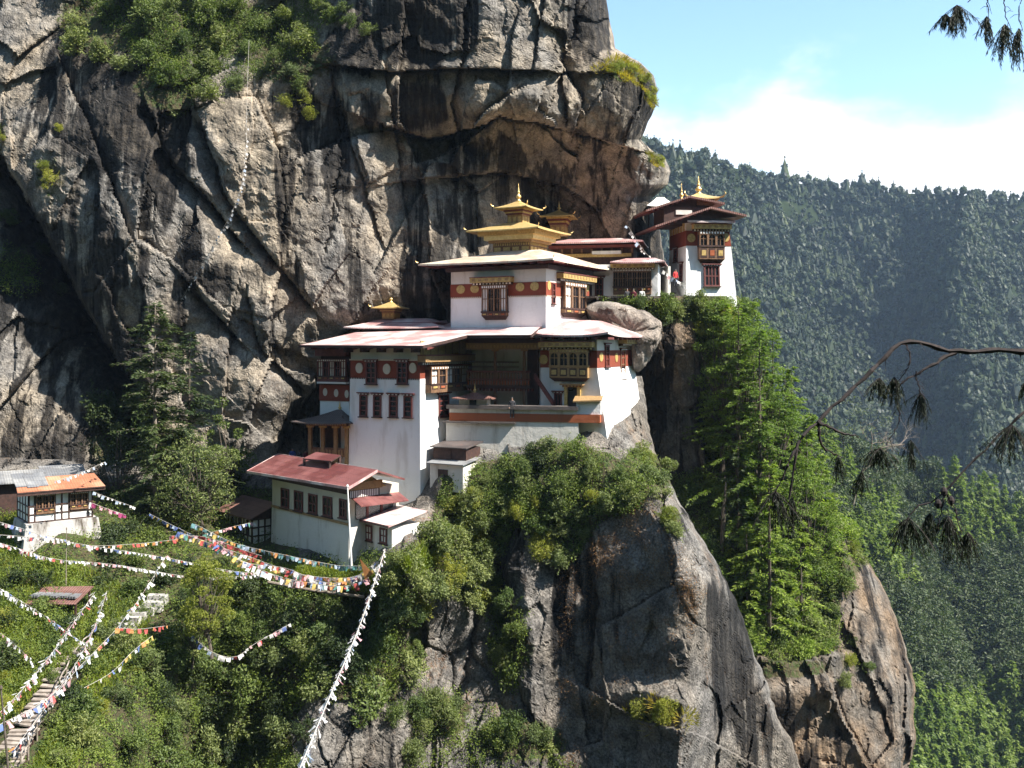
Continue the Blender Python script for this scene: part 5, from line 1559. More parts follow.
SH['g'] = [grass_tuft('grass_tuft', 'grass') for k in range(2)]

def rand_in(poly, n):
    a = np.array(poly, float); res = []
    while sum(len(r) for r in res) < n:
        q = np.stack([rng.uniform(a[:, 0].min(), a[:, 0].max(), n * 2), rng.uniform(a[:, 1].min(), a[:, 1].max(), n * 2)], -1)
        res.append(q[in_poly(q[:, 0], q[:, 1], poly)])
    return np.concatenate(res)[:n]
def spread_in(poly, n):
    """n points inside a polygon that keep apart"""
    c = rand_in(poly, n * 12); pick = [0]
    d = np.hypot(*(c - c[0]).T)
    for _ in range(n - 1):
        k = int(np.argmax(d * (0.75 + .5 * rng.random(len(c))))); pick.append(k)
        d = np.minimum(d, np.hypot(*(c - c[k]).T))
    return c[pick]
def shrubs(sheet, pts, keys, smin, smax, label, group, name='shrub', cat='shrub', sink=.25):
    pts = np.asarray(pts, float)
    p, n = on(sheet, pts[:, 0], pts[:, 1])
    for k in range(len(pts)):
        key = keys[int(rng.integers(len(keys)))]
        me = SH[key][int(rng.integers(len(SH[key])))]
        o = link(name, me)
        s = rng.uniform(smin, smax)
        nn = n[k] * (1 if n[k][1] < 0.3 else -1)
        o.location = p[k] + nn * (s * .15) - np.array([0, 0, s * sink])
        up = Vector((nn[0] * .8, nn[1] * .8, max(.55, nn[2])))
        o.rotation_mode = 'QUATERNION'
        o.rotation_quaternion = up.to_track_quat('Z', 'Y') @ Matrix.Rotation(rng.random() * 6.28, 3, 'Z').to_quaternion()
        o.scale = (s * rng.uniform(.85, 1.2), s * rng.uniform(.85, 1.2), s * rng.uniform(.8, 1.15))
        tag(o, label, cat, group)

BLUFF = [(462, 506), (490, 474), (522, 460), (548, 446), (590, 456), (640, 452), (655, 470), (640, 500), (600, 512), (575, 555), (548, 560), (522, 520), (490, 540), (460, 500)]
shrubs('hillside', spread_in(BLUFF, 27), 'bbabby', .55, 1.35, 'grey green leafy shrub on the bluff crest below the terrace wall', 'shrubs on the bluff crest')
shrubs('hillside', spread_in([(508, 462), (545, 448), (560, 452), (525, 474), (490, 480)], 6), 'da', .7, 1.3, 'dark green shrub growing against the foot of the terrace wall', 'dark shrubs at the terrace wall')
shrubs('hillside', spread_in([(452, 502), (476, 488), (488, 524), (458, 530)], 5), 'yb', 1.0, 1.8, 'yellow green shrub just right of the two sheds', 'yellow green shrubs by the sheds')
shrubs('hillside', spread_in([(392, 580), (420, 545), (470, 520), (500, 560), (500, 605), (470, 600), (430, 590), (405, 620)], 22), 'bbyb', 1.0, 1.8, 'pale green shrub on the ledge right of the house annex', 'shrubs right of the annex')
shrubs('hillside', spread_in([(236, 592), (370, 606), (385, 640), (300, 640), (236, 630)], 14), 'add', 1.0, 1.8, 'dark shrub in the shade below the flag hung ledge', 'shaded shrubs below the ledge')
shrubs('hillside', spread_in([(120, 650), (300, 636), (400, 640), (400, 690), (330, 705), (300, 790), (110, 790)], 36), 'aaddb', 1.0, 2.0, 'dense green shrub on the slope between the steps and the bluff', 'shrubs on the lower slope')
shrubs('hillside', spread_in([(0, 560), (60, 570), (130, 610), (165, 630), (110, 700), (70, 768), (0, 768)], 16), 'aby', .5, 1.1, 'low green shrub on the sunlit slope beside the wooden steps', 'low shrubs by the steps')
shrubs('hillside', spread_in([(0, 580), (50, 585), (110, 620), (150, 640), (110, 700), (70, 768), (60, 690), (90, 640), (50, 660), (0, 700)], 15), 'adb', .8, 1.4, 'larger leafy bush standing out of the grass beside the wooden steps', 'bushes by the steps')
shrubs('hillside', spread_in([(-20, 500), (16, 500), (26, 530), (40, 560), (0, 575), (-20, 570)], 5), 'ad', .7, 1.3, 'green shrub on the grassy bank left of the orange hut', 'shrubs left of the hut')
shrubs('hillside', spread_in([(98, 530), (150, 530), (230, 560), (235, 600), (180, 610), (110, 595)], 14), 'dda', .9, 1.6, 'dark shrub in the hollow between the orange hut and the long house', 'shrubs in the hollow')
shrubs('hillside', [(428, 700), (442, 715), (455, 705), (438, 728)], 'b', .9, 1.4, 'grey green shrub on the rock shelf low on the bluff, left group', 'shelf shrubs, left')
shrubs('hillside', [(495, 735), (512, 742), (530, 735), (545, 750), (515, 722), (555, 762)], 'ab', .9, 1.6, 'leafy shrub on the low rock shelf at the middle of the bluff', 'shelf shrubs, middle')
shrubs('hillside', [(500, 640), (512, 655), (508, 670), (520, 630), (495, 615), (512, 600)], 'ba', .9, 1.4, 'leafy shrub in the vertical cleft of the bluff', 'shrubs in the cleft')
shrubs('hillside', spread_in([(396, 620), (410, 610), (420, 680), (412, 760), (395, 760)], 8), 'ba', .7, 1.2, 'leafy shrub down the left edge of the bare bluff', 'shrubs along the bluff edge')
shrubs('hillside', spread_in([(630, 705), (660, 700), (692, 712), (690, 722), (640, 720)], 9), ['gy', 'y'], .6, 1.0, 'yellow grass clump on the small shelf low on the rock face', 'yellow clumps on the shelf', 'grass_clump', 'grass clump')
shrubs('hillside', [(648, 462), (660, 468), (655, 480), (668, 515), (672, 530), (640, 455), (665, 498)], 'yb', .7, 1.2, 'yellow green shrub on the bright rock edge right of the crest', 'shrubs on the bright edge')
shrubs('cliff', spread_in([(55, -30), (330, -30), (345, 10), (310, 50), (305, 90), (280, 70), (200, 100), (175, 112), (145, 75), (80, 55)], 40), 'aabb', .8, 1.7, 'green shrub clinging to the ledges high on the cliff', 'shrubs high on the cliff')
shrubs('cliff', [(345, 8), (352, 22), (370, 30), (335, 18), (322, 6)], 'ab', .8, 1.2, 'small shrub on the dark ledge at the top of the cliff', 'shrubs on the dark ledge')
shrubs('cliff', [(298, 92), (285, 100), (305, 98), (312, 112), (292, 70)], 'by', .7, 1.1, 'shrub hanging below the top ledges, near the pale rock panel', 'hanging shrubs')
shrubs('cliff', spread_in([(5, 200), (40, 250), (75, 300), (60, 320), (20, 270), (0, 240)], 3), 'ad', .7, 1.2, 'shaded shrub in the dark diagonal gully at the left', 'shrubs in the gully')
shrubs('cliff', [(45, 165), (52, 182), (48, 172), (2, 130), (4, 140), (60, 128)], 'y', .5, .9, 'little yellow green shrub on the left rock face', 'little shrubs on the left face')
shrubs('cliff', spread_in([(90, 400), (140, 400), (190, 430), (240, 460), (236, 530), (110, 525)], 14), 'dda', 1.2, 2.2, 'dark shrub at the foot of the cliff behind the tall conifers', 'dark shrubs at the cliff foot')
shrubs('cliff', spread_in([(592, 66), (618, 58), (640, 70), (654, 92), (650, 110), (640, 90), (615, 74)], 22), ['gy', 'gy', 'y'], .5, .9, 'yellow grass tuft on the rounded rock shoulder against the sky', 'yellow tufts on the rock shoulder', 'grass_clump', 'grass clump')
shrubs('cliff', [(650, 155), (656, 160), (660, 164), (652, 162)], ['gy', 'y'], .5, .8, 'yellow tuft on the knob of rock above the white canvas', 'yellow tufts on the knob', 'grass_clump', 'grass clump')
shrubs('rock_terrace', spread_in([(612, 299), (736, 301), (742, 316), (690, 325), (640, 316), (615, 306)], 14), 'dab', .6, 1.2, 'shrub along the terrace edge below the gallery and the tower', 'shrubs on the tower terrace')
shrubs('rock_terrace', spread_in([(690, 302), (740, 302), (752, 330), (700, 335)], 8), 'ayb', .8, 1.4, 'bright green bush right under the white tower', 'bright bushes under the tower')
shrubs('rock_terrace', spread_in([(668, 478), (704, 475), (740, 500), (790, 500), (838, 520), (846, 570), (832, 650), (780, 662), (738, 640), (700, 560)], 26), 'abna', 1.0, 2.0, 'green shrub on the steep slope under the bright conifers', 'shrubs on the conifer slope')
shrubs('rock_terrace', [(848, 548), (856, 560), (846, 575), (850, 640), (846, 660), (840, 680), (862, 668)], 'yab', .7, 1.1, 'small shrub on the pale outcrop right of the conifers', 'shrubs on the outcrop')

# undergrowth: one mass of leaves over all rooted ground
def undergrowth(name, sheet, poly_list, n, hmax, size, mat, clear=None):
    f = Fol()
    for poly, share in poly_list:
        q = rand_in(poly, int(n * share))
        if clear is not None:
            for c in clear: q = q[~in_poly(q[:, 0], q[:, 1], c)]
        p, nn = on(sheet, q[:, 0], q[:, 1])
        keep = rng.random(len(p)) < .12 + .88 * sstep(fbm(p / 1.9, 3, 91) + .45 * fbm(p / 7, 2, 92), -.28, .22)
        p, nn = p[keep], nn[keep]
        nn = np.where(nn[:, 1:2] > .3, -nn, nn)
        m = len(p)
        cl = np.clip(.5 + 1.3 * fbm(p / 2.3, 3, 5), .04, 1.3)
        p = p + nn * (rng.random(m) * cl * hmax)[:, None] + rng.normal(size=(m, 3)) * .18
        N = unit(nn + [0, -.2, .6] + rng.normal(size=(m, 3)) * .5)
        V, Q = leaves(p, unit(rng.normal(size=(m, 3)) + [0, 0, .2]), N, size * (.6 + .8 * rng.random(m)), size * (.35 + .3 * rng.random(m)))
        f.add(V, Q)
    o = link(name, f.mesh(name, [M[mat]])); tag(o, kind='stuff'); return o
STEP_CLEAR = [(-10, 775), (-6, 742), (30, 700), (70, 660), (84, 640), (96, 646), (86, 675), (58, 720), (28, 775)]
HUT_CLEAR = [(24, 518), (92, 512), (98, 530), (84, 540), (40, 540), (28, 532)]
undergrowth('undergrowth', 'hillside', [(VEG_LEFT, .86), (BLUFF, .02), ([(480, 610), (530, 610), (520, 690), (500, 690)], .01), ([(420, 690), (470, 690), (580, 770), (400, 768)], .03)], 420000, 1.0, .16, 'undergrowth', [STEP_CLEAR, HUT_CLEAR])
undergrowth('undergrowth', 'rock_terrace', [(VEG_RIGHT, .86), ([(600, 298), (740, 300), (745, 318), (690, 322), (640, 314), (605, 306)], .14)], 130000, 1.0, .18, 'undergrowth')
undergrowth('undergrowth', 'cliff', [([(60, -30), (335, -30), (320, 50), (200, 100), (150, 80)], .6), ([(100, 410), (240, 460), (240, 530), (100, 530)], .25), ([(0, 240), (40, 270), (30, 300), (0, 290)], .04)], 100000, .9, .17, 'undergrowth')
undergrowth('dry_moss', 'hillside', [([(590, 505), (650, 500), (690, 560), (690, 600), (640, 590), (590, 600)], .45), ([(560, 560), (600, 540), (604, 700), (575, 768), (560, 768)], .35), ([(690, 540), (706, 590), (690, 640), (680, 600)], .08), ([(610, 600), (680, 610), (670, 680), (610, 690)], .12)], 24000, .14, .09, 'dry_leaf')
# grass on the open sunlit ground
def grass(poly_list, n, h, mat):
    f = Fol()
    for poly, share in poly_list:
        q = rand_in(poly, int(n * share))
        q = q[~in_poly(q[:, 0], q[:, 1], STEP_CLEAR)]
        p, nn = on('hillside', q[:, 0], q[:, 1]); m = len(p)
        D = unit(np.array([0, -.25, 1.]) + rng.normal(size=(m, 3)) * .35)
        L = h * (.5 + rng.random(m))
        V, Q = leaves(p + D * (L * .4)[:, None], D, rand_dirs(m), L, .06); f.add(V, Q)
    o = link('grass', f.mesh('grass', [M[mat]])); tag(o, kind='stuff')
grass([([(0, 560), (70, 560), (150, 600), (150, 640), (100, 720), (60, 800), (-80, 800), (-80, 560)], .55), ([(240, 565), (380, 572), (370, 594), (300, 582), (240, 578)], .12), ([(300, 632), (345, 606), (380, 600), (380, 625)], .08), ([(390, 575), (430, 540), (450, 530), (470, 540), (420, 575)], .15), ([(-60, 490), (20, 500), (30, 560), (-60, 560)], .1)], 60000, .42, 'grass')

# ---- trees
def conifer(H, rb, seed, start=.15, dens=1.0, droop=.25, spray=.5, flat=False, lean=0.0, mat='needle', sparse=0.0, taper=1.0, quads=3):
    """trunk mesh and crown mesh of a conifer of height H standing at the origin"""
    tr, cr = Fol(), Fol()
    n = 14; t = np.linspace(0, 1, n)
    wob = np.cumsum(rng.normal(size=(n, 2)) * .012 * H / 10, 0)
    pts = np.stack([wob[:, 0] + lean * H * t, wob[:, 1], t * H - .5], -1)
    tr.tube(pts, np.interp(t, [0, .1, 1], [H * .017, H * .014, .02]), 0, 7)
    nb = int(H * 5.2 * dens)
    for k in range(nb):
        h = start + (1 - start) * ((k + rng.random()) / nb)
        if rng.random() < sparse * (1 - h): continue
        base = np.array([np.interp(h, t, pts[:, i]) for i in range(3)])
        prof = (1 - h) ** .75 * taper + .06
        if flat: prof = min(prof * 1.5, .55 + .2 * rng.random()) if h < .97 else .25
        L = rb * prof * (.55 + .6 * rng.random())
        a = rng.random() * 6.28
        d = np.array([math.cos(a), math.sin(a), 0])
        m = max(4, int(L / .33))
        s = np.linspace(0, 1, m)
        el = .30 * (h - .3)
        bp = base + d[None] * (L * s)[:, None]
        bp[:, 2] += L * (el * s - droop * s ** 2)
        tr.tube(bp[::max(1, m // 4)] if m > 5 else bp, np.linspace(.035, .008, len(bp[::max(1, m // 4)]) if m > 5 else m) * H / 18, 0, 3)
        side = np.cross(d, [0, 0, 1])
        for sg in (-1, 1):
            for q in range(quads):
                keep = s > .12
                c = bp[keep]; ss = s[keep]; mm = len(c)
                ll = spray * (1.15 - .75 * ss) * (.6 + .7 * rng.random(mm))
                D = unit(side[None] * sg * (.5 + .7 * rng.random(mm))[:, None] + d[None] * .7 + np.array([0, 0, -droop * .9])[None] + rng.normal(size=(mm, 3)) * .28)
                C = c + D * (ll * .5)[:, None] + rng.normal(size=(mm, 3)) * .05
                V, Q = leaves(C, D, unit(np.array([0, 0, 1.])[None] + rng.normal(size=(mm, 3)) * .45), ll, ll * .26); cr.add(V, Q)
        V, Q = leaves(bp[-1:] + d * .1, d[None] + [0, 0, -.2], np.array([[0, 0, 1.]]), spray, spray * .3); cr.add(V, Q)
    return tr, cr
def broadleaf(H, rb, seed, trunk_h=.3, clumps=34, n=110, leaf=.22, mat='leaf_a', flat=.8):
    tr, cr = Fol(), Fol()
    top = np.array([rng.normal() * .05 * H, rng.normal() * .05 * H, H * trunk_h])
    tr.tube([(0, 0, -.6), top * [.5, .5, .5], top], [H * .022, H * .018, H * .014], 0, 7)
    for k in range(clumps):
        e = rng.random(); a = rng.random() * 6.28
        r = rb * math.sqrt(max(.03, 1 - (2 * e - .75) ** 2 / 1.6)) * (.35 + .65 * rng.random() ** .6)
        c = np.array([r * math.cos(a), r * math.sin(a), H * (trunk_h + (1 - trunk_h) * e)]) + [top[0], top[1], 0]
        mid = (top + c) / 2 + rng.normal(size=3) * .2
        tr.tube([top * [1, 1, .6 + .4 * rng.random()], mid, c], [H * .007, H * .005, .012], 0, 4)
        clump(cr, c, rb * (.17 + .14 * rng.random()), n, leaf, 0, flat=flat)
    return tr, cr
def tree(name, pos, tc_, leafmat, label, cat, group=None, bark='bark', rz=0):
    r_ = empty(name, Vector(pos), label, cat, group, rz)
    link('trunk', tc_[0].mesh('trunk', [M[bark]]), r_)
    link('crown', tc_[1].mesh('crown', [M[leafmat]]), r_)
    return r_
def tr_at(px, base, top, Y): return P(px, base, Y), (base - top) * Y / F

p, h = tr_at(156, 540, 299, 84.5); tree('conifer', p, conifer(h, 4.8, 1, start=.08, dens=1.7, flat=True, sparse=.25, droop=.14, spray=.75, quads=5), 'needle_d', 'tall thin conifer with pale bare trunk and flat top beside the cliff', 'tree', bark='bark_pale')
p, h = tr_at(190, 535, 328, 86.5); tree('conifer', p, conifer(h, 4.8, 2, start=.2, dens=1.2, droop=.2, spray=.7, quads=4, sparse=.2), 'needle_d', 'shorter leafy conifer just right of the tall pale trunked one', 'tree')
p, h = tr_at(205, 535, 440, 83.5); tree('leafy_tree', p, broadleaf(h, 3.4, 3, .25, 44, leaf=.24), 'leaf_b', 'round grey green tree right of the tall conifer, left of the timber cottage', 'tree')
p, h = tr_at(122, 530, 425, 88.5); tree('leafy_tree', p, broadleaf(h, 3.2, 4, .2, 40, leaf=.24), 'leaf_d', 'dark leafy tree in deep shade behind the orange hut, left of the tall conifer', 'tree')
p, h = tr_at(228, 500, 395, 89.5); tree('leafy_tree', p, broadleaf(h, 2.0, 5, .3, 20, leaf=.24), 'leaf_a', 'slender loose tree against the grey rock above the timber cottage', 'tree')
p, h = tr_at(212, 650, 560, 68.0); tree('sapling', p, broadleaf(h, 1.9, 6, .2, 56, leaf=.17, n=170), 'leaf_y', 'bright yellow green young tree below the strings of flags', 'tree')
p, h = tr_at(192, 660, 598, 69.0); tree('sapling', p, broadleaf(h, 1.5, 7, .15, 24, leaf=.2), 'leaf_b', 'small green tree touching the left side of the yellow young tree', 'tree')
CON = [(722, 474, 298, 95.5, 3.4, 'needle', 'round topped conifer nearest the dark rock wall, just under the tower'),
       (738, 560, 298, 93.0, 5.2, 'needle', 'tallest bright conifer, its tip right below the tower corner'),
       (760, 600, 325, 91.5, 5.0, 'needle', 'broad bright conifer in the middle of the group below the tower'),
       (786, 585, 372, 94.5, 4.6, 'needle', 'bright conifer on the right flank with its top just above the dark branch'),
       (806, 610, 420, 94.5, 4.0, 'needle', 'lower conifer at the right edge of the group, touching the dark branch'),
       (769, 655, 455, 87.5, 3.8, 'needle', 'drooping bright conifer low in the group, in front of the others'),
       (802, 655, 515, 90.0, 3.4, 'needle', 'small drooping conifer right of the low front conifer'),
       (738, 575, 440, 91.0, 2.6, 'needle_d', 'dark slim conifer in the shade between rock wall and bright conifers'),
       (822, 560, 450, 96.5, 3.0, 'needle', 'thin conifer on the outer right edge of the group, beside the bare tree'),
       (826, 600, 505, 95.5, 2.6, 'needle', 'little conifer at the edge of the pale outcrop'),
       (752, 392, 296, 97.8, 2.8, 'needle', 'slim conifer on the sky side just right of the tower foot'),
       (772, 440, 325, 97.2, 3.0, 'needle', 'conifer on the outer slope edge, second below the tower'),
       (792, 482, 362, 96.8, 3.0, 'needle', 'conifer on the outer slope edge, third below the tower'),
       (812, 525, 408, 96.4, 2.9, 'needle', 'conifer on the outer slope edge, just left of the bare tree'),
       (748, 640, 520, 88.0, 3.0, 'needle', 'low bright conifer left of the drooping front conifer')]
for k, (x, b, t, Y, r, m, lab) in enumerate(CON):
    p, h = tr_at(x, b, t, Y)
    tree('bright_conifer', p, conifer(h, r, 20 + k, start=.10, dens=.8 if h > 12 else 1.1, droop=.16 + .02 * (k % 4), spray=.62, taper=1.25, quads=8, sparse=.3), m, lab, 'tree', 'conifers below the tower', rz=k)
for x, b_, t, Y, rbb, lab in ((726, 440, 300, 96.5, 3.0, 'feathery bright green tree directly under the left edge of the white tower'), (744, 470, 318, 95.5, 4.0, 'feathery bright green tree under the right corner of the white tower'), (775, 530, 388, 94.5, 4.0, 'feathery bright green tree halfway down the cliff edge, left of the dark bough'), (800, 600, 455, 93.5, 3.4, 'feathery bright green tree low on the cliff edge, behind the hanging bough tip')):
    p, h = tr_at(x, b_, t, Y)
    tree('feathery_tree', p, broadleaf(h, rbb, x, .12, 74, n=150, leaf=.2, flat=.6), 'needle', lab, 'tree', 'feathery trees on the cliff edge')
# dead snag and bare tree
def bare_tree(H, spread, n):
    f = Fol()
    def grow(p, d, L, r, lvl):
        m = 5; pts = [p]
        for k in range(m):
            d = d + rng.normal(size=3) * .22; d = d / np.linalg.norm(d)
            pts.append(pts[-1] + d * L / m)
        f.tube(pts, np.linspace(r, r * .5, m + 1), 0, 4)
        if lvl < 4:
            for q in range(3 if lvl < 3 else 4):
                k = int(rng.integers(2, m + 1))
                grow(pts[k], unit(d + rng.normal(size=3) * spread), L * .62, r * .5, lvl + 1)
    grow(np.array([0, 0, -.4]), np.array([0, 0, 1.]), H * .45, H * .011, 0)
    return f
p, h = tr_at(853, 500, 375, 97.0)
r_ = empty('bare_tree', p, 'leafless grey tree with tangled twigs beside the bright conifers', 'tree')
link('branches', bare_tree(h, .85, 1).mesh('branches', [M['bark_pale']]), r_)
f = Fol()
for k in range(16):
    c = np.array([rng.normal() * 2.2, rng.normal() * 1.5, h * (.35 + .45 * rng.random())]); clump(f, c, .8, 45, .16)
link('sparse_leaves', f.mesh('sparse_leaves', [M['leaf_b']]), r_)
p, h = tr_at(722, 545, 482, 90.0)
f = Fol(); f.tube([(0, 0, -1), (.1, 0, h * .5), (.35, 0, h)], [.24, .2, .07], 0, 7); f.tube([(.1, 0, h * .5), (.7, -.2, h * .62)], [.07, .02], 0, 5)
tag(link('dead_trunk', f.mesh('dead_trunk', [M['bark']])), 'dead leaning tree trunk standing between the bright edge and the conifers', 'tree trunk').location = p

# ---- forests: the nearest trees of the spur singly, the rest as a mass
def forest_protos(kind, n, leaf):
    res = []
    for k in range(5):
        f = Fol()
        if kind == 'cone':
            t = rng.random(n) ** .8; a = rng.random(n) * 6.28
            r = .30 * (1 - t) ** .8 * (.75 + .35 * np.sin(t * 26 + k)) + .015
            C = np.stack([r * np.cos(a), r * np.sin(a), .06 + .94 * t], -1)
            out = np.stack([np.cos(a), np.sin(a), -.25 + 0 * a], -1)
            V, Q = leaves(C, unit(out + rng.normal(size=(n, 3)) * .35), unit(np.array([0, 0, 1.]) + out * .5 + rng.normal(size=(n, 3)) * .4), leaf * (.6 + .8 * rng.random(n)), leaf * .5)
            f.add(V, Q)
        else:
            for q in range(7):
                c = np.array([rng.normal() * .17, rng.normal() * .17, .4 + .45 * rng.random()])
                clump(f, c, .20 + .1 * rng.random(), n // 7, leaf, 0, up=.6)
        f.tube([(0, 0, -.15), (0, 0, .75)], [.022, .008], 1, 4)
        res.append(f)
    return res
def scatter(protos, P3, Hs, name, mats):
    Vs, Qs, Is, Ts, k = [], [], [], [], 0
    pr = [(np.concatenate(f.V), np.concatenate(f.Q), np.concatenate(f.I)) for f in protos]
    for p, h in zip(P3, Hs):
        V, Q, I = pr[int(rng.integers(len(pr)))]
        a = rng.random() * 6.28; c, s = math.cos(a), math.sin(a); w = h * rng.uniform(.8, 1.25)
        X = np.empty_like(V); X[:, 0] = (V[:, 0] * c - V[:, 1] * s) * w; X[:, 1] = (V[:, 0] * s + V[:, 1] * c) * w; X[:, 2] = V[:, 2] * h
        Vs.append(X + p); Ts.append(np.full(len(V), rng.random() ** 1.4, np.float32)); Qs.append(Q + k); Is.append(I); k += len(V)
    o = link(name, np_mesh(name, np.concatenate(Vs), np.concatenate(Qs), mats, np.concatenate(Is), attrs={'tone': np.concatenate(Ts)})); tag(o, kind='stuff'); return o
def hill_points(G, px, py, n, keep):
    ny, nx, _ = G.shape
    r = rng.uniform(0, ny - 1.001, n); c = rng.uniform(0, nx - 1.001, n)
    i, j = r.astype(int), c.astype(int); fr, fc = (r - i)[:, None], (c - j)[:, None]
    g = G[i, j] * (1 - fr) * (1 - fc) + G[i + 1, j] * fr * (1 - fc) + G[i, j + 1] * (1 - fr) * fc + G[i + 1, j + 1] * fr * fc
    x = px[i, j]; y = py[i, j]
    k = keep(x, y)
    return g[k], x[k], y[k]
M['far_leaf'] = leaf_mat('far_forest_leaf', (0.009, 0.020, 0.009), (0.038, 0.058, 0.022), .2, patch=.35, pcol=(0.055, 0.068, 0.026), tone=True)
M['spur_leaf'] = leaf_mat('spur_leaf', (0.018, 0.034, 0.010), (0.058, 0.084, 0.026), .25, patch=.5, pcol=(0.07, 0.08, 0.03))

M['spur_bright'] = leaf_mat('spur_bright_leaf', (0.055, 0.095, 0.015), (0.16, 0.22, 0.04), .4)
def blob_protos(kind):
    res = []
    for k in range(6):
        f = Fol()
        b = bmesh.new(); bmesh.ops.create_icosphere(b, subdivisions=1, radius=1.0)
        V0 = np.array([v.co[:] for v in b.verts]); F0 = np.array([[v.index for v in q.verts] for q in b.faces]); b.free()
        F0 = np.concatenate([F0, F0[:, 2:]], 1)
        for q in range(1 if kind == 'cone' else 3):
            V = V0 * (1 + .55 * fbm(V0 * 1.7 + 9 * k + 31 * q, 2, k)[:, None])
            if kind == 'cone':
                t = (V[:, 2] + 1) / 2
                V = V * np.stack([.30 * (1.15 - t), .30 * (1.15 - t), .5 + 0 * t], -1) + [0, 0, .52]
            else:
                V = V * [.25, .25, .24] + [rng.normal() * .15, rng.normal() * .15, .45 + .28 * q / 2]
            f.add(V, F0, 0)
            V[:, :] = V  # leafy shell over the lump
            n = 60 if kind == 'cone' else 26
            c = V[rng.integers(len(V), size=n)] * 1.04
            D = rand_dirs(n)
            L, Qd = leaves(c, unit(D + [0, 0, -.4]), unit(rand_dirs(n) + [.3, -.3, .8]), .13, .08); f.add(L, Qd, 0)
        res.append(f)
    return res
cone_far, round_far = blob_protos('cone'), blob_protos('round')
g, x, y = hill_points(FAR, FPX, FPY, 28000, lambda x, y: (x > 600) & (x < 1120) & (y < 545))
hh = rng.uniform(5.0, 10.5, len(g)) * np.where(rng.random(len(g)) < .10, 1.45, 1)
half = rng.random(len(g)) < .25
hh = hh * (0.75 + .9 * np.clip(.5 + fbm(g / 60, 2, 14), 0, 1))
scatter(cone_far, g[half], hh[half] * 1.2, 'forest', [M['far_leaf'], M['bark']])
scatter(round_far, g[~half], hh[~half], 'forest', [M['far_leaf'], M['bark']])
cone_mid, round_mid = forest_protos('cone', 230, .14), forest_protos('round', 260, .125)
g, x, y = hill_points(MID, MPX, MPY, 5000, lambda x, y: (x > 725) & (x < 1090) & (y < 900))
bright = (fbm(g / 45, 3, 61) + .5 * ((x > 930) & (y < 560)) + .5 * (y > 690) - .30) > 0
Hm = rng.uniform(6.5, 11, len(g))
inview = (x > 850) & (x < 1024) & (y > 470) & (y < 780)
order = np.argsort(-(inview * 1.0) / g[:, 1]); near = np.zeros(len(g), bool)
near[order[:min(150, int(inview.sum()))]] = True
def solo(protos, name, mat, label, group, sel):
    ms = [f.mesh(name, [M[mat], M['bark']]) for f in protos]
    for p, h in zip(g[sel], Hm[sel]):
        o = link(name, ms[int(rng.integers(len(ms)))]); o.location = p; o.scale = (h, h, h * 1.15); o.rotation_euler = (0, 0, rng.random() * 6.28)
        tag(o, label, 'tree', group)
solo(cone_mid, 'spruce', 'spur_bright', 'bright green pointed spruce on the forested spur in the lower right', 'bright spruces on the spur', near & bright)
solo(round_mid, 'forest_tree', 'spur_leaf', 'dark rounded tree on the forested spur in the lower right', 'dark trees on the spur', near & ~bright)
sel = ~near & bright; scatter(cone_mid, g[sel], Hm[sel] * 1.15, 'forest', [M['spur_bright'], M['bark']])
sel = ~near & ~bright; scatter(round_mid, g[sel], Hm[sel], 'forest', [M['spur_leaf'], M['bark']])
# ------------------------------------------------------------------ prayer flags
def cloth_mat(name, c):
    b = NB(name)
    d = b.n('ShaderNodeBsdfDiffuse'); t = b.n('ShaderNodeBsdfTranslucent'); ms = b.n('ShaderNodeMixShader')
    n = b.noise(b.pos(), 4, 3)
    col = b.mix(b.rng(n, .3, .7), tuple(x * .75 for x in c), c)
    b.l(col, d.inputs[0]); b.l(col, t.inputs[0]); ms.inputs[0].default_value = .3
    b.l(d.outputs[0], ms.inputs[1]); b.l(t.outputs[0], ms.inputs[2]); b.l(ms.outputs[0], b.out.inputs[0]); return b.m
CL = {k: cloth_mat('cloth_' + n_, c) for k, n_, c in (('w', 'white', (.74, .72, .70)), ('p', 'pink', (.62, .36, .38)), ('b', 'blue', (.16, .22, .46)), ('r', 'red', (.55, .12, .11)), ('g', 'green', (.14, .33, .28)), ('y', 'yellow', (.70, .50, .16)), ('o', 'orange', (.64, .30, .12)), ('l', 'pale_blue', (.42, .50, .62)), ('m', 'magenta', (.36, .07, .17)), ('t', 'teal', (.20, .38, .40)))}
FLAG = {}
def flag_mesh(c, v):
    if (c, v) not in FLAG:
        n = 4; V = []; Q = []
        for j in range(n + 1):
            for i in range(n + 1):
                x, z = i / n - .5, -j / n
                y = .16 * math.sin(3.3 * x + 2.2 * v + 2.5 * z) * (-z) + .10 * v * z
                sh = 1 - .18 * (-z) * (v % 2)
                V.append((x * sh, y, z + .06 * math.sin(5 * x + v) * (-z)))
        for j in range(n):
            for i in range(n):
                a = j * (n + 1) + i; Q.append((a, a + 1, a + n + 2, a + n + 1))
        FLAG[(c, v)] = np_mesh('flag', V, Q, [CL[c]], smooth=True)
    return FLAG[(c, v)]
M['rope'] = simple_mat('rope', (.35, .32, .28), (.5, .47, .42), .9)
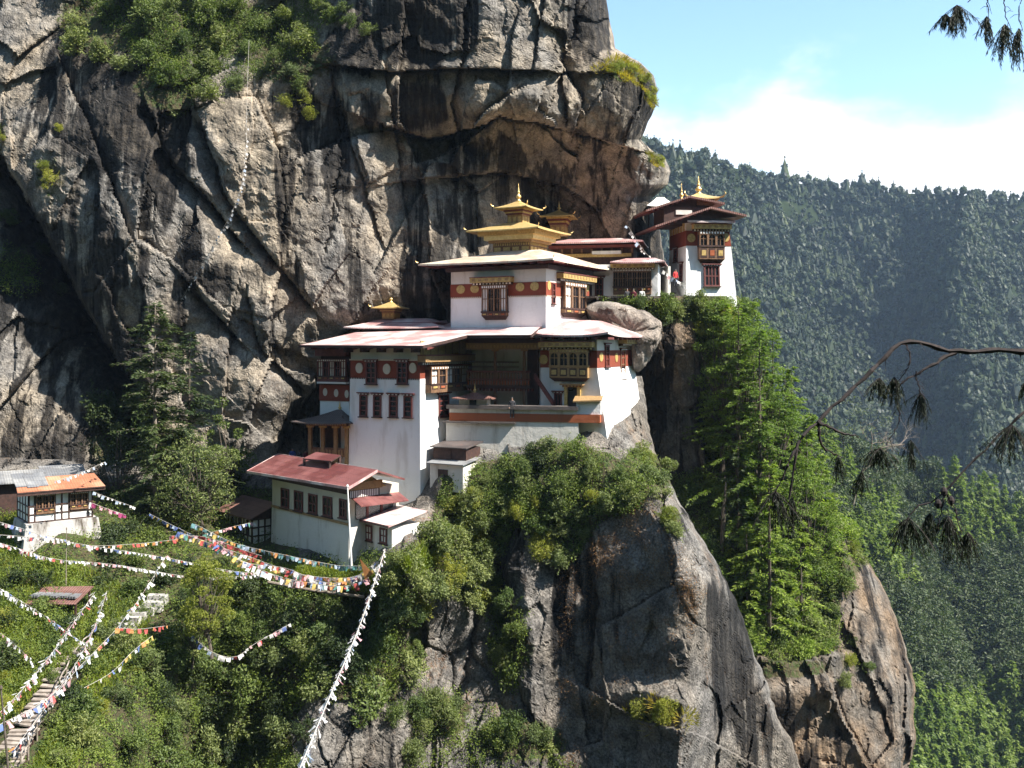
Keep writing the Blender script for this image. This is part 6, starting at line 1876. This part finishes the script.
def curve_pts(pts, n):
    """smooth curve through control points (Catmull-Rom), n samples by length"""
    a = [Vector(p) for p in pts]; a = [a[0] * 2 - a[1]] + a + [a[-1] * 2 - a[-2]]
    res = []
    for k in range(1, len(a) - 2):
        p0, p1, p2, p3 = a[k - 1:k + 3]
        for j in range(24):
            t = j / 24
            res.append(.5 * ((2 * p1) + (p2 - p0) * t + (2 * p0 - 5 * p1 + 4 * p2 - p3) * t * t + (3 * p1 - p0 - 3 * p2 + p3) * t ** 3))
    res.append(a[-2])
    L = [0]
    for k in range(1, len(res)): L.append(L[-1] + (res[k] - res[k - 1]).length)
    s = np.linspace(0, L[-1], n); arr = np.array(res)
    return np.stack([np.interp(s, L, arr[:, i]) for i in range(3)], -1), L[-1]
def flags(label, pts, colors, size=.3, gap=1.1, rope=.012, start=0.0, wild=.5, group='strings of prayer flags', hang=1.0):
    P3 = [P(*q) for q in pts]
    _, Ln = curve_pts(P3, 10)
    n = max(4, int(Ln / (size * gap)))
    C, _ = curve_pts(P3, n)
    root = empty('prayer_flags', Vector(C[0]), label, 'prayer flags', group)
    mb = MB(); cc, _ = curve_pts(P3, max(12, n // 2)); mb.tube([Vector(c) - Vector(C[0]) for c in cc], rope, M['rope'], 4); mb.build('rope', root)
    sel = list(range(int(start * n), n))
    near = sorted(sel, key=lambda k: C[k][1])[:100]
    rest = []
    for k in sel:
        t = Vector(C[min(k + 1, n - 1)] - C[max(k - 1, 0)]); yaw = math.atan2(t.y, t.x)
        if random.random() < .10: continue
        s = size * random.uniform(.55, 1.2)
        col = random.choice(colors); v = random.randrange(4)
        tilt = random.uniform(-wild, wild)
        rot = Matrix.Rotation(yaw + random.uniform(-.4, .4), 4, 'Z') @ Matrix.Rotation(-math.atan2(t.z, math.hypot(t.x, t.y)) * .8, 4, 'Y') @ Matrix.Rotation(tilt, 4, 'X')
        off = Vector((random.uniform(-.12, .12), random.uniform(-.1, .1), random.uniform(-.06, .03))) * (size / .27)
        mtx = Matrix.Translation(Vector(C[k] - C[0]) + off) @ rot @ Matrix.Diagonal((s, s, s * hang * random.uniform(.8, 1.2), 1))
        if k in near:
            o = link('flag', flag_mesh(col, v), root); o.matrix_local = mtx
        else: rest.append((col, v, mtx))
    if rest:
        mb = MB()
        for col, v, mtx in rest:
            me = flag_mesh(col, v)
            for q in me.polygons: mb.poly([mtx @ me.vertices[i].co for i in q.vertices], CL[col])
        mb.build('flag_run', root, rn=False)['kind'] = 'stuff'
    return root
faded = 'wwwwwwppwlbwwpwrw'
white = 'wwwwwwwlp'
vivid = 'wwlpbrwywwpgolwyrb'
flags('faded flag string crossing below the orange hut, upper of the two long ones', [(-30, 533, 56), (40, 538, 60), (86, 545, 63), (167, 558, 67), (232, 571, 71), (262, 573, 73)], faded, .19, .9, wild=.9)
flags('faded flag string just under the upper long one, sagging past the hut base', [(-30, 534, 54), (20, 549, 57), (55, 559, 60), (117, 565, 64), (195, 577, 69), (262, 575, 73)], faded, .19, .9, wild=.9)
flags('short faded string running down past the left side of the hut base', [(-25, 515, 62), (20, 528, 64), (44, 536, 66), (70, 541, 68)], faded, .19, .9, wild=.9)
flags('pale flag string over the rusty lean-to, down to the head of the steps', [(-30, 571, 46), (40, 613, 51), (83, 643, 57)], faded, .20, .9, wild=.9)
flags('flag string crossing the steps from the left, ending near the lower edge of the lean-to', [(95, 592, 70), (72, 625, 64), (49, 657, 57), (20, 692, 50), (-12, 724, 45)], faded, .24, .8, hang=1.2, wild=1.0)
flags('broad faded flag string straight above the middle of the steps', [(107, 591, 70), (96, 624, 65), (81, 655, 60), (54, 693, 54), (5, 722, 48), (-25, 732, 46)], faded, .25, .65, hang=1.2, wild=1.0)
flags('coloured flag string climbing along the right rail of the steps to the hollow', [(166, 556, 72), (145, 590, 68), (119, 626, 63), (73, 674, 57), (40, 715, 52), (14, 750, 48)], 'wwwpwblrwo', .25, .8, hang=1.1, wild=1.0)
flags('thick bright coloured flag string on the ledge in front of the long house', [(180, 532, 76), (215, 545, 75), (250, 557, 74), (300, 574, 73), (345, 578, 72.6), (372, 570, 72.4)], vivid, .27, .5, hang=1.5, wild=.9)
flags('second coloured flag string, closest to the wall of the long house', [(195, 524, 78), (235, 543, 77), (290, 556, 75.2), (335, 565, 74), (360, 566, 73)], 'wtlgytoolt', .26, .6, hang=1.1)
flags('tangled flag string knotted over the first thick one on the ledge', [(215, 541, 75), (245, 562, 73.6), (285, 568, 73), (322, 582, 72.4), (350, 580, 72.2), (376, 562, 72)], vivid, .27, .5, hang=1.4, wild=1.1)
flags('low hanging mass of coloured flags over the grassy ledge', [(240, 560, 73.5), (275, 575, 72.8), (310, 583, 72.3), (345, 586, 72), (368, 578, 72)], vivid, .30, .42, hang=1.6, wild=1.0)
flags('red flag string in front of the timber cottage', [(170, 536, 77), (205, 537, 76), (240, 549, 75.5), (262, 556, 75)], 'rrrwrp', .27, .7, hang=1.0)
flags('small mixed flag string across the dark front of the timber cottage', [(205, 534, 80), (232, 527, 80.5), (254, 522, 82)], vivid, .3, .9)
flags('long thick white flag string dropping steeply from the annex to the bottom edge', [(385, 549, 72), (372, 590, 66), (358, 630, 60), (330, 696, 48), (297, 775, 35), (280, 815, 29)], white, .26, .5, wild=.9, hang=1.15, rope=.03)
flags('thin white flag string hanging down the cliff face from the upper shrubs', [(249, 40, 91), (247, 100, 88.6), (245, 160, 88), (235, 205, 88), (206, 258, 89), (180, 302, 90.5)], 'wwwwl', .24, 1.5, start=.30)
flags('short white flag string from the rock to the side of the tower', [(628, 226, 95.5), (645, 252, 95.8), (668, 274, 97), (688, 287, 98)], white + 'r', .3, 1.2)
flags('small sagging flag garland on the shrubs under the yellow young tree', [(192, 636, 68), (212, 652, 67.5), (235, 657, 67.5), (256, 643, 68.5), (290, 624, 70)], faded, .27, .9)
flags('thin flag string low at the left picture edge', [(-20, 622, 50), (10, 640, 52), (34, 664, 55)], faded, .22, 1.3)
flags('magenta and pink bunting slung right of the orange hut', [(92, 503, 77.5), (108, 509, 78), (126, 515, 78.6)], 'mmmp', .26, .6)
flags('thin pale flag string right of the orange hut roof', [(94, 492, 77.5), (112, 499, 78), (134, 507, 79)], 'wlwp', .22, 1.4)
flags('orange and white flag string in the hollow between hut and cottage', [(86, 546, 72), (120, 545, 73), (155, 542, 75), (186, 538, 76)], 'oowyr', .24, 1.2)
flags('orange red flag string level with the top of the steps', [(119, 628, 62), (140, 629, 63), (165, 626, 65)], 'ororr', .26, 1.0)
flags('string of pale flags over the orange roof', [(55, 481, 73.5), (78, 474, 75), (105, 462, 78)], 'wwl', .2, 1.4)
flags('short coloured flag string in the shrubs right of the steps', [(84, 688, 58), (112, 672, 60), (132, 652, 62), (152, 636, 64)], 'bwryobw', .26, 1.6)
flags('blue and yellow bunting tied to the trunk of the tall conifer', [(150, 514, 80), (170, 524, 79), (195, 536, 78)], 'bbyylw', .28, .8)

# flag poles
def pole(px0, py0, px1, py1, Y, r, label, mat, name='flagpole'):
    a, b = P(px0, py0, Y), P(px1, py1, Y)
    mb = MB(); mb.tube([Vector((0, 0, 0)), (b - a) * .5, b - a], [r, r * .85, r * .6], M[mat], 8)
    mb.lathe(tuple(b - a), [(r * .7, 0), (r * 1.3, .05), (r * 1.1, .12), (.01, .2)], M[mat], 8)
    tag(mb.build(name, None, loc=a), label, 'pole')
pole(351.5, 568, 347.5, 487, 73.6, .085, 'slim white flagpole standing at the corner of the long house', 'whitepaint')
pole(10, 790, 1, 690, 38, .05, 'thin dark leaning pole at the lower left picture edge', 'bark', 'pole')
pole(66, 585, 66.5, 530, 68, .035, 'thin grey pole below the stone base of the hut', 'bark_pale', 'pole')
mb = MB(); a, b, c = P(360, 559, 71.8), P(373, 574, 71.6), P(365, 580, 71.7)
mb.prism([a, b, c], (0, .02, .0), CL['o']); tag(mb.build('pennant'), 'orange triangular pennant at the end of the flag hung ledge', 'flag')
a, b = P(268, 582, 74.2), P(364, 597, 72.6)
mb = MB(); mb.tube([a, a.lerp(b, .5) + Vector((0, 0, -.1)), b], .11, M['bark_pale'], 7); tag(mb.build('edging_log'), 'long pale timber log edging the grassy ledge under the coloured flags', 'log')

# ------------------------------------------------------------------ wooden steps on the slope
path = [(8, 768), (20, 742), (32, 722), (45, 702), (58, 678), (70, 660), (84, 643)]
pc, _ = curve_pts([(a, b, 0) for a, b in path], 30)
root = None
prev = None
rail_pts = []
for k, (x, y, _) in enumerate(pc):
    s_, n_ = on('hillside', [x], [y]); w = Vector(s_[0])
    w.y -= .5
    if prev is not None: w.z = max(w.z, prev.z + .10)
    prev = w.copy()
    if root is None:
        root = empty('wooden_steps', w, 'steep flight of weathered wooden steps with a handrail, winding up the sunny slope', 'steps'); o0 = w
    q = w - o0
    mb = MB(); wd = .82 - .008 * k + random.uniform(-.08, .08)
    mb.hexa([(-wd, -.16, 0), (wd, -.22, -.05), (wd, .2, -.05), (-wd, .22, 0), (-wd, -.16, .09), (wd, -.22, .04), (wd, .2, .04), (-wd, .22, .09)], M['tread'] if 'tread' in M else M.setdefault('tread', simple_mat('weathered_tread', (.17, .14, .115), (.34, .29, .245), .9)))
    mb.box(-wd, wd, .1, .2, -.45, -.02, M['darkwood'])
    o = mb.build('step', root); o.location = q; o.rotation_euler = (random.uniform(-.06, .06), random.uniform(-.07, .07), random.uniform(-.14, .14))
    rail_pts.append(q + Vector((wd + .1, 0, .85)))
    if k % 4 == 0:
        mb = MB(); mb.tube([q + Vector((wd + .1, 0, -.5)), q + Vector((wd + .1, 0, .95))], .05, M['bark_pale'], 6); mb.build('post', root)
mb = MB(); mb.tube(rail_pts, .045, M['tread'], 6); mb.build('handrail', root)
mb = MB(); mb.tube([p - Vector((0, 0, .4)) for p in rail_pts], .035, M['tread'], 6); mb.build('lower_rail', root)
# broad stone steps further up
root = None
for k, (x, y) in enumerate([(128, 626), (134, 620), (141, 614), (148, 609), (155, 604), (161, 598)]):
    s_, n_ = on('hillside', [x], [y]); w = Vector(s_[0]) + Vector((0, -.7, .25))
    if root is None: root = empty('stone_steps', w, 'few rough pale stone steps in the hollow above the wooden steps', 'steps'); o0 = w
    mb = MB(); mb.hexa([(-.7, -.3, -.6), (.7, -.35, -.6), (.75, .3, -.6), (-.7, .35, -.6), (-.62, -.25, .1), (.66, -.3, .12), (.7, .3, .1), (-.66, .3, .13)], M['stone']); mb.build('step', root).location = w - o0

# ------------------------------------------------------------------ people
def skin_body(name, J, E, Rd, mats, zones):
    me = bpy.data.meshes.new(name); me.from_pydata(J, E, [])
    o = link(name, me)
    m = o.modifiers.new('skin', 'SKIN')
    for k, r in enumerate(Rd): me.skin_vertices[0].data[k].radius = r if isinstance(r, tuple) else (r, r)
    me.skin_vertices[0].data[0].use_root = True
    o.modifiers.new('sub', 'SUBSURF').levels = 2
    dg = bpy.context.evaluated_depsgraph_get(); ev = o.evaluated_get(dg)
    nm = bpy.data.meshes.new_from_object(ev)
    bpy.data.objects.remove(o)
    nm.materials.clear()
    for mm in mats: nm.materials.append(mm)
    for p in nm.polygons: p.material_index = zones(p.center); p.use_smooth = True
    return nm
SKIN = simple_mat('skin', (.30, .18, .12), (.36, .22, .15), .6)
HAIR = simple_mat('black_hair', (.012, .010, .010), (.02, .018, .016), .5)
TROU = simple_mat('dark_trousers', (.02, .02, .026), (.035, .035, .04), .8)
J = [(0, 0, .95), (0, 0, 1.18), (0, 0, 1.42), (0, 0, 1.52), (0, -.015, 1.63), (0, -.01, 1.74),
     (.19, 0, 1.40), (.25, .01, 1.14), (.23, -.12, .93), (.22, -.17, .85), (-.19, 0, 1.40), (-.25, .02, 1.14), (-.24, -.08, .90), (-.23, -.12, .82),
     (.10, 0, .88), (.11, -.02, .50), (.11, .02, .10), (.12, -.12, .04), (-.10, 0, .88), (-.11, .02, .50), (-.12, .06, .10), (-.13, -.08, .04)]
E_ = [(0, 1), (1, 2), (2, 3), (3, 4), (4, 5), (2, 6), (6, 7), (7, 8), (8, 9), (2, 10), (10, 11), (11, 12), (12, 13), (0, 14), (14, 15), (15, 16), (16, 17), (0, 18), (18, 19), (19, 20), (20, 21)]
Rd = [(.16, .11), (.15, .10), (.17, .11), .055, (.085, .10), .07, .075, .055, .045, .04, .075, .055, .045, .04, .09, .062, .05, .045, .09, .062, .05, .045]
def zone(c):
    if c.z > 1.49 or (abs(c.x) > .17 and c.z < .93 and c.y < -.04): return 0
    return 1 if c.z > .90 else 2
def person(px, py, Y, yaw, shirt, label, h=1.0):
    cm = CLM.setdefault(shirt, simple_mat('shirt_' + shirt, SHIRT[shirt], None, .8))
    root = empty('person', P(px, py, Y), label, 'person', None, yaw)
    me = skin_body('body', J, E_, Rd, [SKIN, cm, TROU], zone)
    o = link('body', me, root)
    mb = MB(); V = []
    for i in range(6):
        for j in range(10):
            th = math.pi * .55 * i / 5; ph = 6.283 * j / 10
            r = .098
            V.append((r * math.sin(th) * math.cos(ph), .012 + 1.08 * r * math.sin(th) * math.sin(ph), 1.675 + 1.12 * r * math.cos(th)))
    Q = [(i * 10 + j, i * 10 + (j + 1) % 10, (i + 1) * 10 + (j + 1) % 10, (i + 1) * 10 + j) for i in range(5) for j in range(10)]
    link('hair', np_mesh('hair', V, Q, [HAIR], smooth=True), root)
    mb = MB()
    for x in (-.033, .033): mb.lathe((x, -.112, 1.655), [(.004, -.008), (.011, 0), (.004, .008)], HAIR, 6)
    mb.build('eyes', root)['kind'] = 'stuff'
    mb = MB(); mb.hexa([(-.016, -.145, 1.605), (.016, -.145, 1.605), (.016, -.10, 1.6), (-.016, -.10, 1.6), (-.008, -.118, 1.655), (.008, -.118, 1.655), (.008, -.1, 1.655), (-.008, -.1, 1.655)], SKIN); mb.build('nose', root)
    root.scale = (h, h, h)
CLM = {}; SHIRT = {'blue': (.03, .06, .22), 'dark': (.03, .03, .035), 'red': (.45, .03, .03), 'white': (.6, .6, .58), 'maroon': (.14, .02, .03)}
person(292.5, 468, 88.0, .2, 'blue', 'person in a blue jacket standing in the dark alley left of the cave shrine')
person(299.5, 469, 88.5, -.6, 'dark', 'person in dark clothes right beside the blue jacket in the alley')
person(305.5, 469, 88.2, .9, 'maroon', 'person in dark maroon next to the cave shrine columns', .97)
person(627, 307, 94.2, .3, 'dark', 'person in dark clothes at the terrace edge, leftmost below the carved grille')
person(633.5, 307.5, 94.1, -.4, 'maroon', 'person in maroon at the terrace edge between two others below the carved grille')
person(642, 307, 94.2, .1, 'white', 'person in a white shirt at the terrace edge, rightmost below the carved grille')
person(675.5, 287, 98.2, .5, 'red', 'person in a red top climbing the stone stair beside the tower')
person(512, 418.5, 83.0, 0, 'dark', 'person in dark clothes on the terrace behind the slate coping')

# ------------------------------------------------------------------ pine boughs hanging into view beside the camera
pine = empty('foreground_pine', P(1260, 900, 7.6), 'dark pine boughs with drooping needle tassels hanging in from the right, close to the camera', 'pine')
po = pine.location
f = Fol(); f.tube([P(1255, 2600, 7.8) - po, P(1262, 900, 7.6) - po, P(1240, 300, 7.5) - po, P(1255, -700, 7.6) - po], [.32, .27, .2, .07], 0, 9)
link('trunk', f.mesh('trunk', [M['bark']]), pine)
M['bough'] = simple_mat('bough_bark', (.012, .008, .008), (.032, .022, .02), .9, scale=30)
M['tassel'] = leaf_mat('tassel_needle', (.010, .017, .008), (.028, .042, .016), .15)
def bough(pts, r0, r1, par=None):
    P3 = [P(*q) for q in pts]; n = len(pts) * 5
    C, _ = curve_pts(P3, n); C = C + rng.normal(size=C.shape) * .004
    f = Fol(); rr = np.linspace(r0, r1, n) * (1 + .25 * np.sin(np.arange(n) * 2.3))
    f.tube(C - np.array(po), rr, 0, 6)
    for k in range(2, n - 1, 2):
        d = rand_dirs(1)[0]; d[2] -= .4; f.tube([C[k] - po, C[k] - po + d * .03, C[k] - po + d * .06 + [0, 0, -.02]], [rr[k] * .4, .002, .001], 0, 3)
    return link('bough', f.mesh('bough', [M['bough']]), par or pine)
def tassel(px, py, Y, w, h, par, n=340):
    """drooping tuft: w, h in picture pixels at its depth"""
    c = np.array(P(px, py - h * .5, Y)); W_, H_ = w * Y / F, h * Y / F
    f = Fol()
    for k in range(max(5, int(w * 1.0))):
        e = np.array([rng.normal() * W_ * .33, rng.normal() * W_ * .3, -H_ * rng.uniform(.55, 1.0)])
        s = np.linspace(0, 1, 16)[:, None]
        path_ = c + e * s * np.array([1, 1, 1]) + np.array([0, 0, 1]) * (np.sin(s * 2.6) * H_ * .12)
        f.tube(path_[::3] - po, .0018, 1, 3)
        m = 64; i = rng.random(m); q = c + e * i[:, None] + np.array([0, 0, 1]) * (np.sin(i[:, None] * 2.6) * H_ * .12)
        D = unit(np.array([0, 0, -1.]) + e / np.linalg.norm(e) * .5 + rng.normal(size=(m, 3)) * .42)
        L = rng.uniform(.018, .045, m)
        V, Q = leaves(q + D * (L * .5)[:, None] - po, D, rand_dirs(m), L, .0035); f.add(V, Q, 0)
    return link('needle_tassel', f.mesh('needle_tassel', [M['tassel'], M['bough']]), par)
b1 = bough([(1250, 400, 7.5), (1120, 362, 7.2), (1030, 353, 7), (1000, 350, 7), (955, 351, 6.95), (905, 342, 6.9), (880, 362, 6.85), (850, 392, 6.8), (818, 421, 6.75), (800, 440, 6.7), (794, 470, 6.7), (788, 500, 6.7)], .034, .007)
bough([(818, 421, 6.75), (835, 430, 6.7), (858, 438, 6.75)], .013, .004, b1); bough([(818, 421, 6.75), (822, 446, 6.8), (843, 458, 6.8)], .012, .004, b1)
bough([(958, 350, 6.95), (930, 366, 6.9), (895, 388, 6.9)], .016, .004, b1); bough([(906, 343, 6.9), (910, 364, 6.85), (896, 384, 6.9)], .006, .003, b1)
bough([(916, 372, 6.9), (919, 388, 6.9), (921, 402, 6.9)], .005, .003, b1); bough([(897, 400, 6.9), (899, 422, 6.9), (886, 445, 6.9)], .005, .003, b1); bough([(800, 440, 6.7), (786, 470, 6.65), (772, 500, 6.7)], .010, .004, b1)
for t in ((879, 390, 22, 24), (894, 394, 24, 34), (921, 412, 20, 38), (911, 456, 15, 32), (880, 462, 28, 28), (862, 486, 15, 28), (775, 516, 34, 50), (792, 520, 16, 46), (838, 470, 12, 30)): tassel(t[0], t[1], 6.9, t[2], t[3], b1)
b2 = bough([(1250, 330, 7.5), (1100, 360, 6.8), (1030, 408, 6.5), (1000, 435, 6.5), (975, 460, 6.4), (948, 488, 6.4), (932, 501, 6.4), (915, 508, 6.4), (903, 526, 6.4)], .018, .004)
bough([(946, 490, 6.4), (941, 512, 6.4), (938, 530, 6.4)], .006, .003, b2); bough([(948, 494, 6.4), (957, 515, 6.4), (962, 535, 6.4)], .006, .003, b2)
for t in ((909, 540, 34, 44), (948, 541, 34, 50), (968, 552, 24, 40), (1012, 446, 40, 42), (1024, 394, 16, 22), (930, 530, 20, 34)): tassel(t[0], t[1], 6.4, t[2], t[3], b2)
for x, y in ((944, 491), (951, 500), (938, 503)):
    c = P(x, y, 6.38) - po; mb = MB(); mb.lathe(tuple(c), [(.006, -.035), (.02, -.02), (.024, 0), (.016, .018), (.004, .028)], M['bough'], 8); mb.build('cone', b2)
b3 = bough([(1250, -140, 7.4), (1120, -60, 6.6), (1040, -25, 6.1), (985, -14, 6.0), (968, 2, 6.0)], .02, .004)
for pts in ([(1004, -18, 6), (1005, 8, 6), (1008, 26, 6)], [(1030, -22, 6), (1019, 10, 6), (1022, 30, 6)], [(985, -14, 6), (988, 6, 6), (989, 16, 6)]): bough(pts, .005, .002, b3)
for t in ((957, 22, 30, 34), (987, 32, 12, 32), (1005, 46, 24, 44), (1019, 50, 14, 44), (946, 22, 16, 16)): tassel(t[0], t[1], 6.0, t[2], t[3], b3)
